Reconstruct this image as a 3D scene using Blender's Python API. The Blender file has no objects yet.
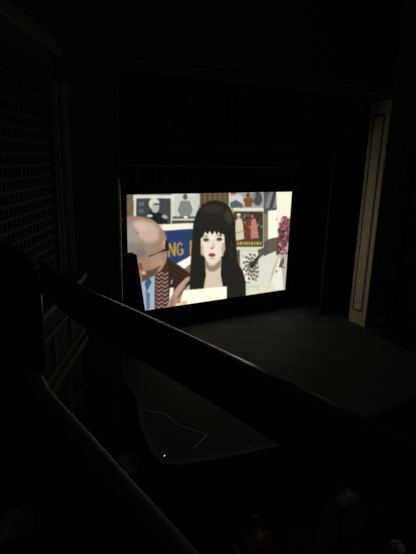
# dark theatre seen from a balcony box
SCREEN_GAIN = 1.25
WORLD = .002
FILL_POWER = 24
PICTURE = [
 ((120,104,80),[(-5.0,-7.5),(180.6,-6.3),(195.9,148.9),(-8.0,114.1)],0),
 ((84,66,48),[(0.7,-3.5),(1.6,-3.5),(1.1,22.1),(0.2,22.1)],0),
 ((84,66,48),[(2.7,-3.5),(3.5,-3.5),(3.0,22.2),(2.2,22.1)],0),
 ((84,66,48),[(4.6,-3.5),(5.5,-3.5),(5.0,22.3),(4.1,22.2)],0),
 ((84,66,48),[(6.6,-3.4),(7.4,-3.4),(7.0,22.4),(6.1,22.3)],0),
 ((196,196,180),[(6.2,0.5),(69.6,1.6),(69.7,5.9),(6.1,4.5)],0),
 ((205,207,192),[(6.6,1.3),(41.0,1.9),(41.2,30.8),(6.1,28.9)],0),
 ((60,64,66),[(8.7,3.4),(39.6,4.0),(39.8,26.0),(8.4,24.5)],0.5),
 ((96,100,102),[(10.8,6.2),(15.2,6.3),(15.1,9.6),(10.8,9.5)],0.5),
 ((90,94,96),[(10.7,11.9),(15.1,12.0),(15.1,15.3),(10.7,15.2)],0.5),
 ((28,30,32),[(16.8,24.5),(18.6,15.4),(24.9,14.0),(32.2,16.8),(37.9,25.5)],0.4),
 ((196,198,190),[(29.4,8.3),(29.2,9.9),(28.5,11.2),(27.4,12.3),(26.0,13.0),(24.5,13.2),(23.0,12.9),(21.6,12.1),(20.6,11.0),(19.9,9.6),(19.7,8.1),(19.9,6.6),(20.6,5.2),(21.7,4.2),(23.0,3.5),(24.5,3.3),(26.0,3.6),(27.4,4.3),(28.5,5.4),(29.2,6.8)],0.5),
 ((170,172,165),[(28.9,11.6),(28.7,12.9),(28.2,14.1),(27.4,15.0),(26.4,15.5),(25.4,15.7),(24.3,15.4),(23.4,14.8),(22.6,13.9),(22.1,12.7),(22.0,11.4),(22.1,10.2),(22.6,9.0),(23.4,8.1),(24.4,7.6),(25.4,7.4),(26.5,7.6),(27.4,8.2),(28.2,9.2),(28.7,10.3)],0.5),
 ((40,42,44),[(24.1,7.9),(29.5,8.0),(29.5,9.2),(24.1,9.0)],0.3),
 ((150,152,148),[(36.5,20.7),(36.1,21.1),(35.5,21.3),(34.8,21.3),(34.0,21.1),(33.2,20.8),(32.5,20.3),(31.9,19.7),(31.6,19.1),(31.5,18.5),(31.7,18.0),(32.1,17.6),(32.7,17.4),(33.4,17.4),(34.2,17.6),(35.0,17.9),(35.7,18.4),(36.3,19.0),(36.6,19.6),(36.7,20.2)],0.4),
 ((190,190,184),[(23.1,18.1),(23.0,18.5),(22.6,18.9),(22.0,19.1),(21.2,19.3),(20.4,19.3),(19.6,19.2),(18.8,19.0),(18.2,18.7),(17.8,18.3),(17.7,17.9),(17.9,17.5),(18.2,17.1),(18.8,16.9),(19.6,16.7),(20.4,16.7),(21.2,16.8),(22.0,17.0),(22.6,17.3),(23.0,17.7)],0.4),
 ((215,216,200),[(41.1,0.3),(69.1,0.7),(69.7,25.2),(41.3,23.9)],0),
 ((186,190,180),[(42.4,1.1),(67.6,1.6),(68.1,22.5),(42.6,21.4)],0.3),
 ((80,84,84),[(55.5,3.0),(55.4,3.8),(55.2,4.5),(54.7,5.1),(54.1,5.4),(53.4,5.6),(52.8,5.4),(52.2,5.0),(51.7,4.5),(51.4,3.8),(51.3,3.0),(51.4,2.2),(51.7,1.5),(52.1,0.9),(52.7,0.6),(53.4,0.5),(54.0,0.6),(54.6,1.0),(55.1,1.5),(55.4,2.3)],0.5),
 ((120,124,122),[(49.1,6.3),(57.8,6.5),(60.9,14.3),(58.1,21.2),(49.3,20.8),(46.3,13.9)],0.8),
 ((90,92,90),[(41.6,19.2),(68.1,20.3),(68.1,22.5),(41.6,21.4)],0.6),
 ((230,230,220),[(56.3,20.7),(56.2,21.0),(55.9,21.3),(55.4,21.5),(54.8,21.6),(54.2,21.6),(53.5,21.6),(52.9,21.4),(52.4,21.1),(52.1,20.8),(52.0,20.5),(52.1,20.2),(52.4,19.9),(52.9,19.7),(53.5,19.6),(54.1,19.6),(54.8,19.6),(55.4,19.8),(55.9,20.1),(56.2,20.4)],0.4),
 ((70,64,54),[(40.7,22.6),(68.2,23.8),(68.2,26.9),(40.7,25.6)],0.5),
 ((226,224,206),[(32.2,25.6),(68.2,26.0),(68.3,31.4),(32.2,31.2)],0),
 ((44,58,96),[(32.2,31.2),(68.3,31.0),(69.0,61.5),(32.3,63.6)],0.3),
 ((170,138,70),[(37.5,54.2),(37.5,42.3),(39.5,42.2),(42.8,49.8),(42.7,42.0),(44.7,41.9),(44.8,54.0),(42.6,54.1),(39.3,46.4),(39.3,54.2)],0),
 ((170,138,70),[(51.6,44.5),(50.6,43.1),(49.5,42.3),(48.2,42.2),(47.1,42.8),(46.2,44.1),(45.6,45.9),(45.4,47.9),(45.6,50.0),(46.2,51.9),(47.2,53.3),(48.4,54.2),(49.6,54.3),(50.7,53.6),(51.7,52.3),(52.6,53.7),(52.6,48.3),(49.2,48.0),(49.2,49.7),(50.8,49.8),(50.3,51.1),(49.8,52.1),(49.3,52.6),(48.6,52.5),(48.1,51.9),(47.6,50.9),(47.3,49.6),(47.1,48.1),(47.2,46.6),(47.5,45.3),(48.0,44.4),(48.6,43.9),(49.2,43.9),(49.8,44.5),(50.2,45.5)],0),
 ((170,138,70),[(58.4,41.1),(61.4,41.3),(61.7,54.5),(58.7,54.2)],0),
 ((232,228,214),[(41.9,62.7),(60.7,54.4),(61.8,60.9),(54.8,65.7),(46.8,68.6)],0.4),
 ((100,84,62),[(67.5,-2.7),(100.7,-2.4),(101.5,13.9),(67.9,12.8)],0.3),
 ((74,60,44),[(69.5,-2.7),(71.0,-2.7),(71.4,11.2),(69.9,11.1)],0.3),
 ((74,60,44),[(74.6,-2.7),(76.1,-2.6),(76.5,11.3),(75.0,11.3)],0.3),
 ((74,60,44),[(79.7,-2.6),(81.2,-2.6),(81.7,11.5),(80.1,11.4)],0.3),
 ((74,60,44),[(84.8,-2.5),(86.4,-2.5),(86.9,11.6),(85.3,11.6)],0.3),
 ((74,60,44),[(90.1,-2.5),(91.6,-2.5),(92.2,11.8),(90.6,11.7)],0.3),
 ((74,60,44),[(95.4,-2.4),(97.0,-2.4),(97.6,11.9),(96.0,11.9)],0.3),
 ((196,196,182),[(97.5,-2.4),(139.1,-1.9),(140.4,16.9),(98.3,15.6)],0),
 ((150,152,148),[(99.6,-2.4),(136.7,-1.9),(137.9,15.0),(100.4,13.8)],0.4),
 ((190,194,190),[(99.9,3.0),(109.6,1.4),(115.5,6.9),(114.7,12.4),(100.3,12.0)],1),
 ((84,90,94),[(99.1,9.3),(105.5,6.7),(113.4,10.5),(113.6,14.2),(100.4,13.8)],0.8),
 ((70,74,76),[(135.5,6.4),(135.4,8.5),(134.8,10.3),(133.7,11.7),(132.3,12.6),(130.7,12.9),(129.1,12.5),(127.5,11.5),(126.3,10.1),(125.5,8.2),(125.1,6.2),(125.2,4.2),(125.8,2.4),(126.9,1.0),(128.3,0.1),(129.9,-0.2),(131.5,0.2),(133.0,1.1),(134.3,2.6),(135.1,4.4)],1.2),
 ((120,124,124),[(127.8,3.5),(127.7,4.3),(127.4,5.1),(127.0,5.7),(126.4,6.1),(125.7,6.2),(124.9,6.1),(124.3,5.7),(123.7,5.0),(123.4,4.3),(123.2,3.4),(123.3,2.6),(123.5,1.8),(124.0,1.2),(124.6,0.8),(125.3,0.7),(126.0,0.8),(126.7,1.2),(127.2,1.8),(127.6,2.6)],0.8),
 ((110,60,46),[(121.5,2.7),(121.4,3.4),(121.0,4.0),(120.5,4.5),(119.8,4.8),(119.1,4.9),(118.3,4.8),(117.6,4.4),(117.0,3.9),(116.6,3.3),(116.5,2.6),(116.6,2.0),(116.9,1.4),(117.4,0.9),(118.1,0.6),(118.8,0.5),(119.6,0.6),(120.3,0.9),(120.9,1.4),(121.3,2.0)],0.3),
 ((126,72,52),[(115.4,5.1),(122.7,4.8),(126.4,9.0),(123.6,10.8),(123.8,13.6),(115.8,13.4),(115.6,9.7),(113.2,6.9)],0.4),
 ((160,56,56),[(99.7,-0.6),(105.1,-0.5),(105.2,1.6),(99.8,1.6)],0.4),
 ((206,206,188),[(101.5,13.9),(140.3,15.0),(143.2,56.1),(103.2,53.1)],0),
 ((62,58,50),[(103.8,17.1),(137.5,18.3),(139.9,52.9),(105.4,50.4)],0.3),
 ((40,38,34),[(116.8,36.0),(116.4,36.3),(116.0,36.4),(115.5,36.5),(115.0,36.4),(114.7,36.1),(114.4,35.8),(114.3,35.5),(114.3,35.1),(114.4,34.7),(114.7,34.3),(115.1,34.1),(115.6,33.9),(116.1,33.9),(116.5,34.0),(116.9,34.2),(117.2,34.5),(117.3,34.9),(117.3,35.3),(117.1,35.7)],0.4),
 ((96,92,82),[(108.7,28.7),(108.1,28.7),(107.6,28.6),(107.2,28.3),(106.9,28.0),(106.8,27.7),(106.8,27.3),(107.0,27.0),(107.3,26.7),(107.7,26.6),(108.2,26.5),(108.7,26.5),(109.2,26.6),(109.6,26.9),(109.9,27.1),(110.1,27.5),(110.1,27.8),(109.9,28.2),(109.6,28.4),(109.2,28.6)],0.4),
 ((96,92,82),[(114.4,31.4),(114.1,31.8),(113.8,32.0),(113.4,32.2),(112.9,32.2),(112.5,32.1),(112.1,31.9),(111.9,31.5),(111.7,31.1),(111.7,30.7),(111.9,30.3),(112.1,30.0),(112.5,29.7),(112.9,29.5),(113.4,29.5),(113.8,29.6),(114.1,29.8),(114.4,30.2),(114.5,30.6),(114.5,31.0)],0.4),
 ((40,38,34),[(131.1,26.6),(130.6,26.5),(130.1,26.4),(129.6,26.1),(129.3,25.8),(129.2,25.5),(129.2,25.1),(129.4,24.8),(129.7,24.5),(130.2,24.4),(130.7,24.3),(131.3,24.3),(131.8,24.5),(132.2,24.7),(132.5,25.0),(132.7,25.4),(132.7,25.7),(132.5,26.1),(132.1,26.3),(131.7,26.5)],0.4),
 ((96,92,82),[(132.3,39.2),(131.8,39.2),(131.2,39.2),(130.8,39.0),(130.4,38.7),(130.1,38.4),(130.1,38.0),(130.2,37.6),(130.4,37.3),(130.8,37.1),(131.3,36.9),(131.8,36.8),(132.4,36.9),(132.9,37.1),(133.2,37.3),(133.5,37.7),(133.6,38.0),(133.5,38.4),(133.2,38.7),(132.8,39.0)],0.4),
 ((40,38,34),[(111.5,26.3),(111.0,26.3),(110.5,26.2),(110.0,26.0),(109.7,25.8),(109.5,25.4),(109.5,25.1),(109.7,24.7),(109.9,24.4),(110.3,24.2),(110.8,24.1),(111.4,24.1),(111.9,24.2),(112.3,24.4),(112.6,24.7),(112.8,25.0),(112.8,25.3),(112.7,25.7),(112.4,26.0),(112.0,26.2)],0.4),
 ((118,112,98),[(110.0,33.2),(109.5,33.4),(109.0,33.4),(108.5,33.3),(108.1,33.1),(107.8,32.8),(107.7,32.5),(107.7,32.1),(107.8,31.8),(108.1,31.4),(108.5,31.2),(109.0,31.1),(109.5,31.0),(110.0,31.1),(110.4,31.3),(110.7,31.6),(110.8,31.9),(110.8,32.3),(110.7,32.7),(110.4,33.0)],0.4),
 ((40,38,34),[(113.1,29.6),(113.0,30.0),(112.8,30.4),(112.4,30.6),(112.0,30.7),(111.6,30.7),(111.2,30.6),(110.8,30.4),(110.6,30.0),(110.4,29.6),(110.4,29.1),(110.5,28.7),(110.8,28.4),(111.1,28.1),(111.5,28.0),(111.9,28.0),(112.3,28.1),(112.7,28.4),(113.0,28.7),(113.1,29.1)],0.4),
 ((118,112,98),[(107.2,26.1),(106.8,26.2),(106.3,26.2),(105.8,26.1),(105.4,25.9),(105.1,25.6),(105.0,25.3),(105.0,24.9),(105.2,24.6),(105.5,24.3),(105.9,24.0),(106.4,23.9),(106.9,23.9),(107.4,24.0),(107.8,24.2),(108.1,24.5),(108.2,24.8),(108.2,25.2),(108.0,25.6),(107.7,25.9)],0.4),
 ((118,112,98),[(133.1,31.9),(132.8,32.2),(132.3,32.4),(131.8,32.5),(131.4,32.4),(130.9,32.2),(130.6,31.9),(130.5,31.6),(130.4,31.2),(130.5,30.8),(130.8,30.4),(131.1,30.1),(131.6,29.9),(132.1,29.8),(132.5,29.9),(132.9,30.0),(133.3,30.3),(133.5,30.7),(133.5,31.1),(133.4,31.5)],0.4),
 ((118,112,98),[(120.1,23.2),(119.8,23.6),(119.4,23.8),(119.0,24.0),(118.6,24.0),(118.1,23.9),(117.8,23.6),(117.5,23.3),(117.4,22.9),(117.5,22.5),(117.6,22.1),(117.9,21.7),(118.3,21.5),(118.7,21.3),(119.2,21.3),(119.6,21.4),(119.9,21.7),(120.2,22.0),(120.3,22.4),(120.3,22.8)],0.4),
 ((96,92,82),[(109.0,30.1),(108.5,30.0),(108.0,29.8),(107.6,29.6),(107.3,29.3),(107.2,28.9),(107.3,28.6),(107.5,28.3),(107.9,28.0),(108.3,27.9),(108.9,27.9),(109.4,27.9),(109.9,28.1),(110.3,28.4),(110.5,28.7),(110.6,29.1),(110.5,29.4),(110.3,29.7),(110.0,29.9),(109.5,30.1)],0.4),
 ((76,66,54),[(127.7,23.6),(127.2,23.8),(126.7,23.8),(126.2,23.7),(125.8,23.5),(125.5,23.2),(125.3,22.9),(125.3,22.5),(125.5,22.2),(125.8,21.8),(126.2,21.6),(126.7,21.4),(127.2,21.4),(127.7,21.5),(128.1,21.7),(128.4,22.0),(128.6,22.3),(128.6,22.7),(128.4,23.1),(128.1,23.4)],0.4),
 ((96,92,82),[(119.2,24.5),(118.7,24.7),(118.2,24.8),(117.7,24.7),(117.3,24.5),(117.0,24.3),(116.8,23.9),(116.8,23.6),(116.9,23.2),(117.2,22.9),(117.6,22.6),(118.0,22.4),(118.5,22.4),(119.0,22.4),(119.4,22.6),(119.8,22.9),(119.9,23.2),(120.0,23.6),(119.8,23.9),(119.6,24.3)],0.4),
 ((118,112,98),[(112.8,29.5),(112.3,29.7),(111.8,29.7),(111.3,29.7),(110.9,29.6),(110.6,29.3),(110.4,29.0),(110.3,28.6),(110.4,28.2),(110.7,27.9),(111.0,27.6),(111.5,27.4),(112.0,27.3),(112.4,27.3),(112.9,27.5),(113.2,27.7),(113.4,28.1),(113.5,28.4),(113.4,28.8),(113.1,29.2)],0.4),
 ((40,38,34),[(134.5,22.0),(134.4,22.4),(134.2,22.8),(133.8,23.1),(133.4,23.2),(133.0,23.3),(132.6,23.1),(132.2,22.9),(131.9,22.5),(131.7,22.1),(131.6,21.7),(131.7,21.3),(132.0,20.9),(132.3,20.6),(132.7,20.5),(133.1,20.4),(133.6,20.6),(134.0,20.8),(134.3,21.1),(134.4,21.6)],0.4),
 ((40,38,34),[(115.2,33.1),(114.7,33.1),(114.1,33.0),(113.7,32.8),(113.4,32.5),(113.2,32.2),(113.2,31.8),(113.3,31.5),(113.6,31.2),(114.0,31.0),(114.5,30.8),(115.0,30.8),(115.5,30.9),(116.0,31.1),(116.3,31.4),(116.5,31.7),(116.5,32.1),(116.4,32.4),(116.1,32.7),(115.7,33.0)],0.4),
 ((96,92,82),[(117.0,23.7),(116.6,24.0),(116.2,24.1),(115.7,24.2),(115.2,24.1),(114.9,23.9),(114.6,23.6),(114.4,23.3),(114.4,22.9),(114.6,22.5),(114.9,22.1),(115.2,21.8),(115.7,21.7),(116.2,21.6),(116.6,21.7),(117.0,21.9),(117.3,22.2),(117.4,22.5),(117.4,22.9),(117.3,23.3)],0.4),
 ((96,92,82),[(116.7,21.9),(116.2,21.9),(115.7,21.7),(115.3,21.5),(115.0,21.2),(114.9,20.8),(114.9,20.5),(115.1,20.2),(115.5,19.9),(115.9,19.7),(116.4,19.7),(117.0,19.7),(117.5,19.9),(117.9,20.1),(118.1,20.4),(118.3,20.8),(118.2,21.1),(118.0,21.5),(117.7,21.7),(117.2,21.9)],0.4),
 ((118,112,98),[(130.6,41.5),(130.5,42.0),(130.3,42.4),(130.0,42.7),(129.6,42.9),(129.2,42.9),(128.7,42.8),(128.3,42.5),(128.0,42.2),(127.8,41.8),(127.7,41.3),(127.8,40.9),(128.0,40.5),(128.3,40.2),(128.7,40.0),(129.1,40.0),(129.5,40.1),(129.9,40.3),(130.3,40.7),(130.5,41.1)],0.4),
 ((118,112,98),[(116.4,23.3),(115.9,23.5),(115.4,23.5),(114.9,23.5),(114.5,23.3),(114.2,23.0),(114.0,22.7),(114.0,22.3),(114.2,21.9),(114.5,21.6),(114.9,21.4),(115.3,21.2),(115.8,21.1),(116.3,21.2),(116.7,21.4),(117.0,21.7),(117.2,22.0),(117.2,22.4),(117.1,22.7),(116.8,23.1)],0.4),
 ((96,92,82),[(115.9,23.9),(115.5,24.2),(115.1,24.4),(114.6,24.5),(114.2,24.4),(113.8,24.2),(113.5,23.9),(113.4,23.6),(113.3,23.2),(113.5,22.8),(113.7,22.4),(114.1,22.1),(114.6,21.9),(115.0,21.9),(115.5,22.0),(115.9,22.1),(116.1,22.4),(116.3,22.8),(116.3,23.2),(116.2,23.6)],0.4),
 ((40,38,34),[(115.4,32.7),(115.2,33.1),(114.9,33.4),(114.5,33.6),(114.1,33.7),(113.7,33.7),(113.3,33.5),(113.0,33.2),(112.8,32.8),(112.7,32.4),(112.7,32.0),(112.9,31.6),(113.2,31.2),(113.5,31.0),(114.0,30.9),(114.4,30.9),(114.8,31.1),(115.1,31.4),(115.3,31.8),(115.4,32.2)],0.4),
 ((96,92,82),[(118.4,29.9),(118.1,30.2),(117.7,30.4),(117.2,30.5),(116.8,30.5),(116.4,30.3),(116.0,30.1),(115.8,29.7),(115.8,29.3),(115.8,28.9),(116.0,28.5),(116.4,28.2),(116.8,28.0),(117.2,27.9),(117.7,27.9),(118.1,28.1),(118.4,28.3),(118.6,28.7),(118.7,29.1),(118.6,29.5)],0.4),
 ((118,112,98),[(137.8,33.6),(137.4,33.9),(137.0,34.1),(136.5,34.2),(136.0,34.1),(135.6,33.9),(135.3,33.6),(135.1,33.2),(135.1,32.8),(135.2,32.4),(135.5,32.0),(135.9,31.7),(136.3,31.6),(136.8,31.5),(137.3,31.6),(137.7,31.8),(138.0,32.1),(138.2,32.4),(138.2,32.9),(138.1,33.3)],0.4),
 ((40,38,34),[(120.1,23.9),(120.0,24.3),(119.8,24.7),(119.5,24.9),(119.1,25.1),(118.6,25.1),(118.2,25.0),(117.8,24.7),(117.6,24.4),(117.4,24.0),(117.3,23.5),(117.4,23.1),(117.6,22.7),(118.0,22.5),(118.4,22.3),(118.8,22.3),(119.2,22.4),(119.6,22.7),(119.9,23.0),(120.0,23.4)],0.4),
 ((96,92,82),[(128.8,34.1),(128.3,34.1),(127.8,33.9),(127.3,33.6),(127.1,33.3),(126.9,33.0),(127.0,32.6),(127.2,32.3),(127.5,32.0),(128.0,31.9),(128.5,31.8),(129.1,31.9),(129.6,32.1),(130.0,32.3),(130.3,32.6),(130.4,33.0),(130.4,33.4),(130.2,33.7),(129.8,33.9),(129.4,34.1)],0.4),
 ((96,92,82),[(124.1,33.0),(123.8,33.3),(123.4,33.6),(123.0,33.7),(122.5,33.7),(122.1,33.6),(121.7,33.3),(121.5,33.0),(121.4,32.6),(121.4,32.2),(121.6,31.8),(121.9,31.4),(122.3,31.2),(122.7,31.0),(123.2,31.0),(123.6,31.2),(124.0,31.4),(124.2,31.8),(124.3,32.2),(124.3,32.6)],0.4),
 ((96,92,82),[(110.7,31.6),(110.2,31.7),(109.7,31.7),(109.3,31.5),(108.9,31.3),(108.6,30.9),(108.6,30.6),(108.6,30.2),(108.9,29.9),(109.2,29.6),(109.7,29.5),(110.2,29.4),(110.7,29.4),(111.2,29.6),(111.5,29.8),(111.8,30.1),(111.8,30.5),(111.8,30.8),(111.5,31.2),(111.2,31.4)],0.4),
 ((76,66,54),[(126.9,24.2),(126.7,24.6),(126.3,24.9),(125.9,25.1),(125.5,25.2),(125.1,25.1),(124.7,24.9),(124.4,24.6),(124.2,24.3),(124.1,23.8),(124.2,23.4),(124.4,23.0),(124.7,22.7),(125.1,22.5),(125.5,22.4),(126.0,22.5),(126.4,22.7),(126.7,23.0),(126.9,23.4),(126.9,23.8)],0.4),
 ((76,66,54),[(119.2,20.6),(118.9,20.9),(118.4,21.1),(118.0,21.1),(117.5,21.1),(117.1,20.9),(116.8,20.6),(116.6,20.3),(116.6,19.9),(116.7,19.5),(117.0,19.1),(117.3,18.8),(117.8,18.6),(118.2,18.5),(118.7,18.6),(119.1,18.8),(119.4,19.0),(119.6,19.4),(119.6,19.8),(119.5,20.2)],0.4),
 ((40,38,34),[(127.1,29.4),(126.8,29.8),(126.5,30.1),(126.1,30.3),(125.6,30.4),(125.2,30.3),(124.8,30.1),(124.5,29.8),(124.3,29.4),(124.3,29.0),(124.4,28.5),(124.6,28.2),(124.9,27.9),(125.3,27.7),(125.8,27.6),(126.2,27.7),(126.6,27.9),(126.9,28.2),(127.1,28.6),(127.1,29.0)],0.4),
 ((40,38,34),[(108.5,24.7),(108.3,25.1),(108.0,25.4),(107.5,25.6),(107.1,25.6),(106.7,25.5),(106.3,25.3),(106.1,25.0),(105.9,24.6),(105.9,24.2),(106.0,23.8),(106.2,23.4),(106.6,23.1),(107.0,23.0),(107.4,22.9),(107.8,23.0),(108.2,23.2),(108.5,23.5),(108.6,23.9),(108.6,24.3)],0.4),
 ((40,38,34),[(130.8,29.4),(130.6,29.8),(130.2,30.1),(129.8,30.3),(129.3,30.3),(128.9,30.2),(128.5,30.0),(128.2,29.7),(128.1,29.3),(128.0,28.8),(128.2,28.4),(128.4,28.0),(128.8,27.8),(129.2,27.6),(129.7,27.5),(130.1,27.6),(130.5,27.9),(130.8,28.2),(130.9,28.6),(130.9,29.0)],0.4),
 ((118,112,98),[(109.5,40.4),(109.0,40.6),(108.6,40.7),(108.1,40.7),(107.6,40.5),(107.3,40.3),(107.1,39.9),(107.0,39.6),(107.1,39.2),(107.3,38.8),(107.7,38.5),(108.1,38.3),(108.6,38.2),(109.1,38.2),(109.5,38.4),(109.8,38.6),(110.1,39.0),(110.1,39.3),(110.1,39.7),(109.8,40.1)],0.4),
 ((76,66,54),[(136.1,35.8),(135.5,35.8),(135.0,35.7),(134.5,35.5),(134.2,35.2),(134.0,34.9),(134.0,34.5),(134.1,34.2),(134.4,33.9),(134.8,33.6),(135.4,33.5),(135.9,33.5),(136.4,33.6),(136.9,33.8),(137.3,34.1),(137.5,34.5),(137.5,34.8),(137.3,35.2),(137.0,35.5),(136.6,35.7)],0.4),
 ((96,92,82),[(122.0,21.6),(121.8,22.0),(121.4,22.3),(121.0,22.5),(120.6,22.6),(120.2,22.5),(119.8,22.3),(119.5,22.0),(119.3,21.6),(119.3,21.2),(119.3,20.8),(119.5,20.4),(119.9,20.1),(120.3,19.9),(120.7,19.8),(121.1,19.9),(121.5,20.1),(121.8,20.4),(122.0,20.8),(122.1,21.2)],0.4),
 ((40,38,34),[(117.2,34.9),(116.6,34.9),(116.1,34.9),(115.7,34.7),(115.3,34.4),(115.1,34.1),(115.0,33.8),(115.1,33.4),(115.3,33.1),(115.7,32.8),(116.2,32.7),(116.7,32.6),(117.2,32.7),(117.7,32.8),(118.1,33.1),(118.3,33.4),(118.4,33.8),(118.3,34.1),(118.0,34.4),(117.6,34.7)],0.4),
 ((118,112,98),[(131.8,32.6),(131.3,32.7),(130.7,32.8),(130.2,32.7),(129.8,32.5),(129.5,32.2),(129.3,31.9),(129.3,31.5),(129.5,31.1),(129.7,30.8),(130.2,30.5),(130.7,30.4),(131.2,30.3),(131.7,30.4),(132.1,30.6),(132.4,30.9),(132.6,31.2),(132.6,31.6),(132.5,32.0),(132.2,32.3)],0.4),
 ((118,112,98),[(117.4,28.6),(117.0,28.8),(116.6,29.0),(116.1,29.0),(115.6,28.9),(115.3,28.7),(115.0,28.4),(114.9,28.0),(114.9,27.6),(115.1,27.2),(115.4,26.9),(115.8,26.7),(116.3,26.5),(116.7,26.5),(117.2,26.6),(117.6,26.8),(117.8,27.1),(117.9,27.5),(117.9,27.9),(117.7,28.3)],0.4),
 ((196,190,164),[(105.9,26.9),(108.5,23.3),(113.1,24.4),(115.1,31.1),(116.9,43.5),(106.8,44.8)],0.5),
 ((170,138,106),[(111.5,22.3),(111.4,22.9),(111.2,23.5),(110.8,23.9),(110.3,24.2),(109.7,24.3),(109.1,24.1),(108.5,23.8),(108.1,23.4),(107.8,22.8),(107.7,22.1),(107.7,21.5),(108.0,21.0),(108.4,20.5),(108.9,20.3),(109.5,20.2),(110.1,20.3),(110.6,20.6),(111.1,21.1),(111.4,21.7)],0.4),
 ((206,196,160),[(111.9,20.3),(111.8,20.6),(111.5,20.9),(111.0,21.1),(110.3,21.3),(109.5,21.3),(108.8,21.2),(108.1,21.0),(107.5,20.8),(107.2,20.4),(107.0,20.1),(107.1,19.7),(107.5,19.5),(108.0,19.2),(108.7,19.1),(109.4,19.1),(110.2,19.1),(110.9,19.3),(111.4,19.6),(111.8,19.9)],0.4),
 ((104,58,38),[(118.7,24.6),(123.3,23.9),(126.1,31.6),(124.7,38.2),(124.5,45.0),(122.8,44.9),(121.5,37.1),(120.5,44.7),(117.5,44.0),(116.8,31.1)],0.35),
 ((96,66,50),[(121.8,21.5),(121.7,22.1),(121.4,22.6),(121.0,23.0),(120.4,23.2),(119.8,23.3),(119.2,23.2),(118.6,22.9),(118.1,22.4),(117.8,21.9),(117.6,21.3),(117.7,20.7),(118.0,20.2),(118.4,19.8),(119.0,19.6),(119.6,19.5),(120.2,19.6),(120.8,19.9),(121.3,20.4),(121.6,20.9)],0.4),
 ((176,118,100),[(124.0,25.8),(128.5,23.6),(130.6,29.9),(133.9,43.6),(124.5,44.0)],0.45),
 ((72,42,32),[(129.6,21.8),(129.6,22.8),(129.2,23.7),(128.6,24.4),(127.7,24.8),(126.8,24.9),(125.9,24.7),(125.0,24.2),(124.3,23.5),(123.8,22.6),(123.6,21.6),(123.7,20.6),(124.1,19.7),(124.7,19.0),(125.5,18.6),(126.4,18.5),(127.4,18.6),(128.2,19.1),(128.9,19.9),(129.4,20.8)],0.5),
 ((182,140,112),[(126.2,22.6),(126.2,23.0),(126.0,23.4),(125.8,23.7),(125.5,23.9),(125.1,24.0),(124.8,23.9),(124.4,23.7),(124.2,23.3),(124.0,22.9),(123.9,22.5),(123.9,22.1),(124.1,21.7),(124.3,21.4),(124.6,21.2),(125.0,21.1),(125.3,21.2),(125.7,21.4),(125.9,21.8),(126.1,22.2)],0.3),
 ((176,122,96),[(121.5,32.3),(125.1,35.4),(125.6,34.0),(122.0,30.9)],0.3),
 ((150,140,110),[(107.0,36.7),(117.1,35.4),(117.1,36.4),(107.0,38.0)],0.2),
 ((98,80,44),[(107.3,44.8),(138.3,46.9),(138.6,51.8),(107.6,49.6)],0.3),
 ((170,140,74),[(109.0,46.1),(111.0,46.2),(111.2,48.7),(109.1,48.5)],0.3),
 ((196,168,96),[(112.2,46.3),(114.2,46.4),(114.4,48.9),(112.3,48.8)],0.3),
 ((170,140,74),[(115.4,46.5),(117.4,46.6),(117.6,49.1),(115.5,49.0)],0.3),
 ((196,168,96),[(118.6,46.7),(120.7,46.8),(120.8,49.4),(118.7,49.2)],0.3),
 ((170,140,74),[(121.9,46.9),(124.0,47.1),(124.1,49.6),(122.0,49.5)],0.3),
 ((196,168,96),[(125.1,47.1),(127.3,47.3),(127.4,49.8),(125.3,49.7)],0.3),
 ((170,140,74),[(128.4,47.4),(130.6,47.5),(130.7,50.1),(128.6,49.9)],0.3),
 ((196,168,96),[(131.8,47.6),(133.9,47.7),(134.1,50.3),(131.9,50.2)],0.3),
 ((170,140,74),[(135.1,47.8),(137.3,48.0),(137.5,50.5),(135.3,50.4)],0.3),
 ((84,74,58),[(103.2,53.1),(113.5,53.9),(115.7,95.7),(105.1,94.4)],0.3),
 ((200,198,180),[(103.1,50.7),(143.0,53.6),(143.2,55.9),(103.2,52.9)],0.2),
 ((110,98,78),[(138.9,13.1),(144.9,13.3),(148.2,56.5),(142.0,56.0)],0.4),
 ((190,190,176),[(137.4,15.9),(139.7,16.0),(142.6,56.1),(140.1,55.9)],0.3),
 ((196,194,178),[(112.3,53.3),(141.9,55.5),(144.9,97.2),(114.4,93.5)],0),
 ((206,206,194),[(114.1,55.8),(138.4,57.8),(140.7,91.5),(115.9,88.6)],0.2),
 ((92,92,86),[(133.1,74.0),(133.0,74.4),(132.8,74.7),(132.3,74.9),(131.8,75.0),(131.1,75.0),(130.5,74.8),(129.9,74.6),(129.4,74.3),(129.1,74.0),(129.0,73.6),(129.1,73.3),(129.4,73.0),(129.8,72.8),(130.4,72.7),(131.0,72.7),(131.6,72.8),(132.2,73.1),(132.7,73.4),(133.0,73.7)],0.3),
 ((92,92,86),[(135.3,77.6),(135.2,77.9),(134.9,78.2),(134.5,78.4),(133.9,78.5),(133.3,78.5),(132.6,78.4),(132.0,78.2),(131.6,77.9),(131.2,77.5),(131.1,77.2),(131.2,76.9),(131.5,76.6),(131.9,76.4),(132.5,76.3),(133.1,76.3),(133.8,76.4),(134.3,76.6),(134.8,76.9),(135.1,77.3)],0.3),
 ((92,92,86),[(136.2,82.4),(136.2,82.7),(135.9,83.0),(135.4,83.2),(134.9,83.3),(134.2,83.3),(133.6,83.1),(133.0,82.9),(132.5,82.6),(132.2,82.3),(132.1,81.9),(132.2,81.6),(132.4,81.3),(132.9,81.1),(133.5,81.0),(134.1,81.0),(134.7,81.1),(135.3,81.4),(135.8,81.7),(136.1,82.0)],0.3),
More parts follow.
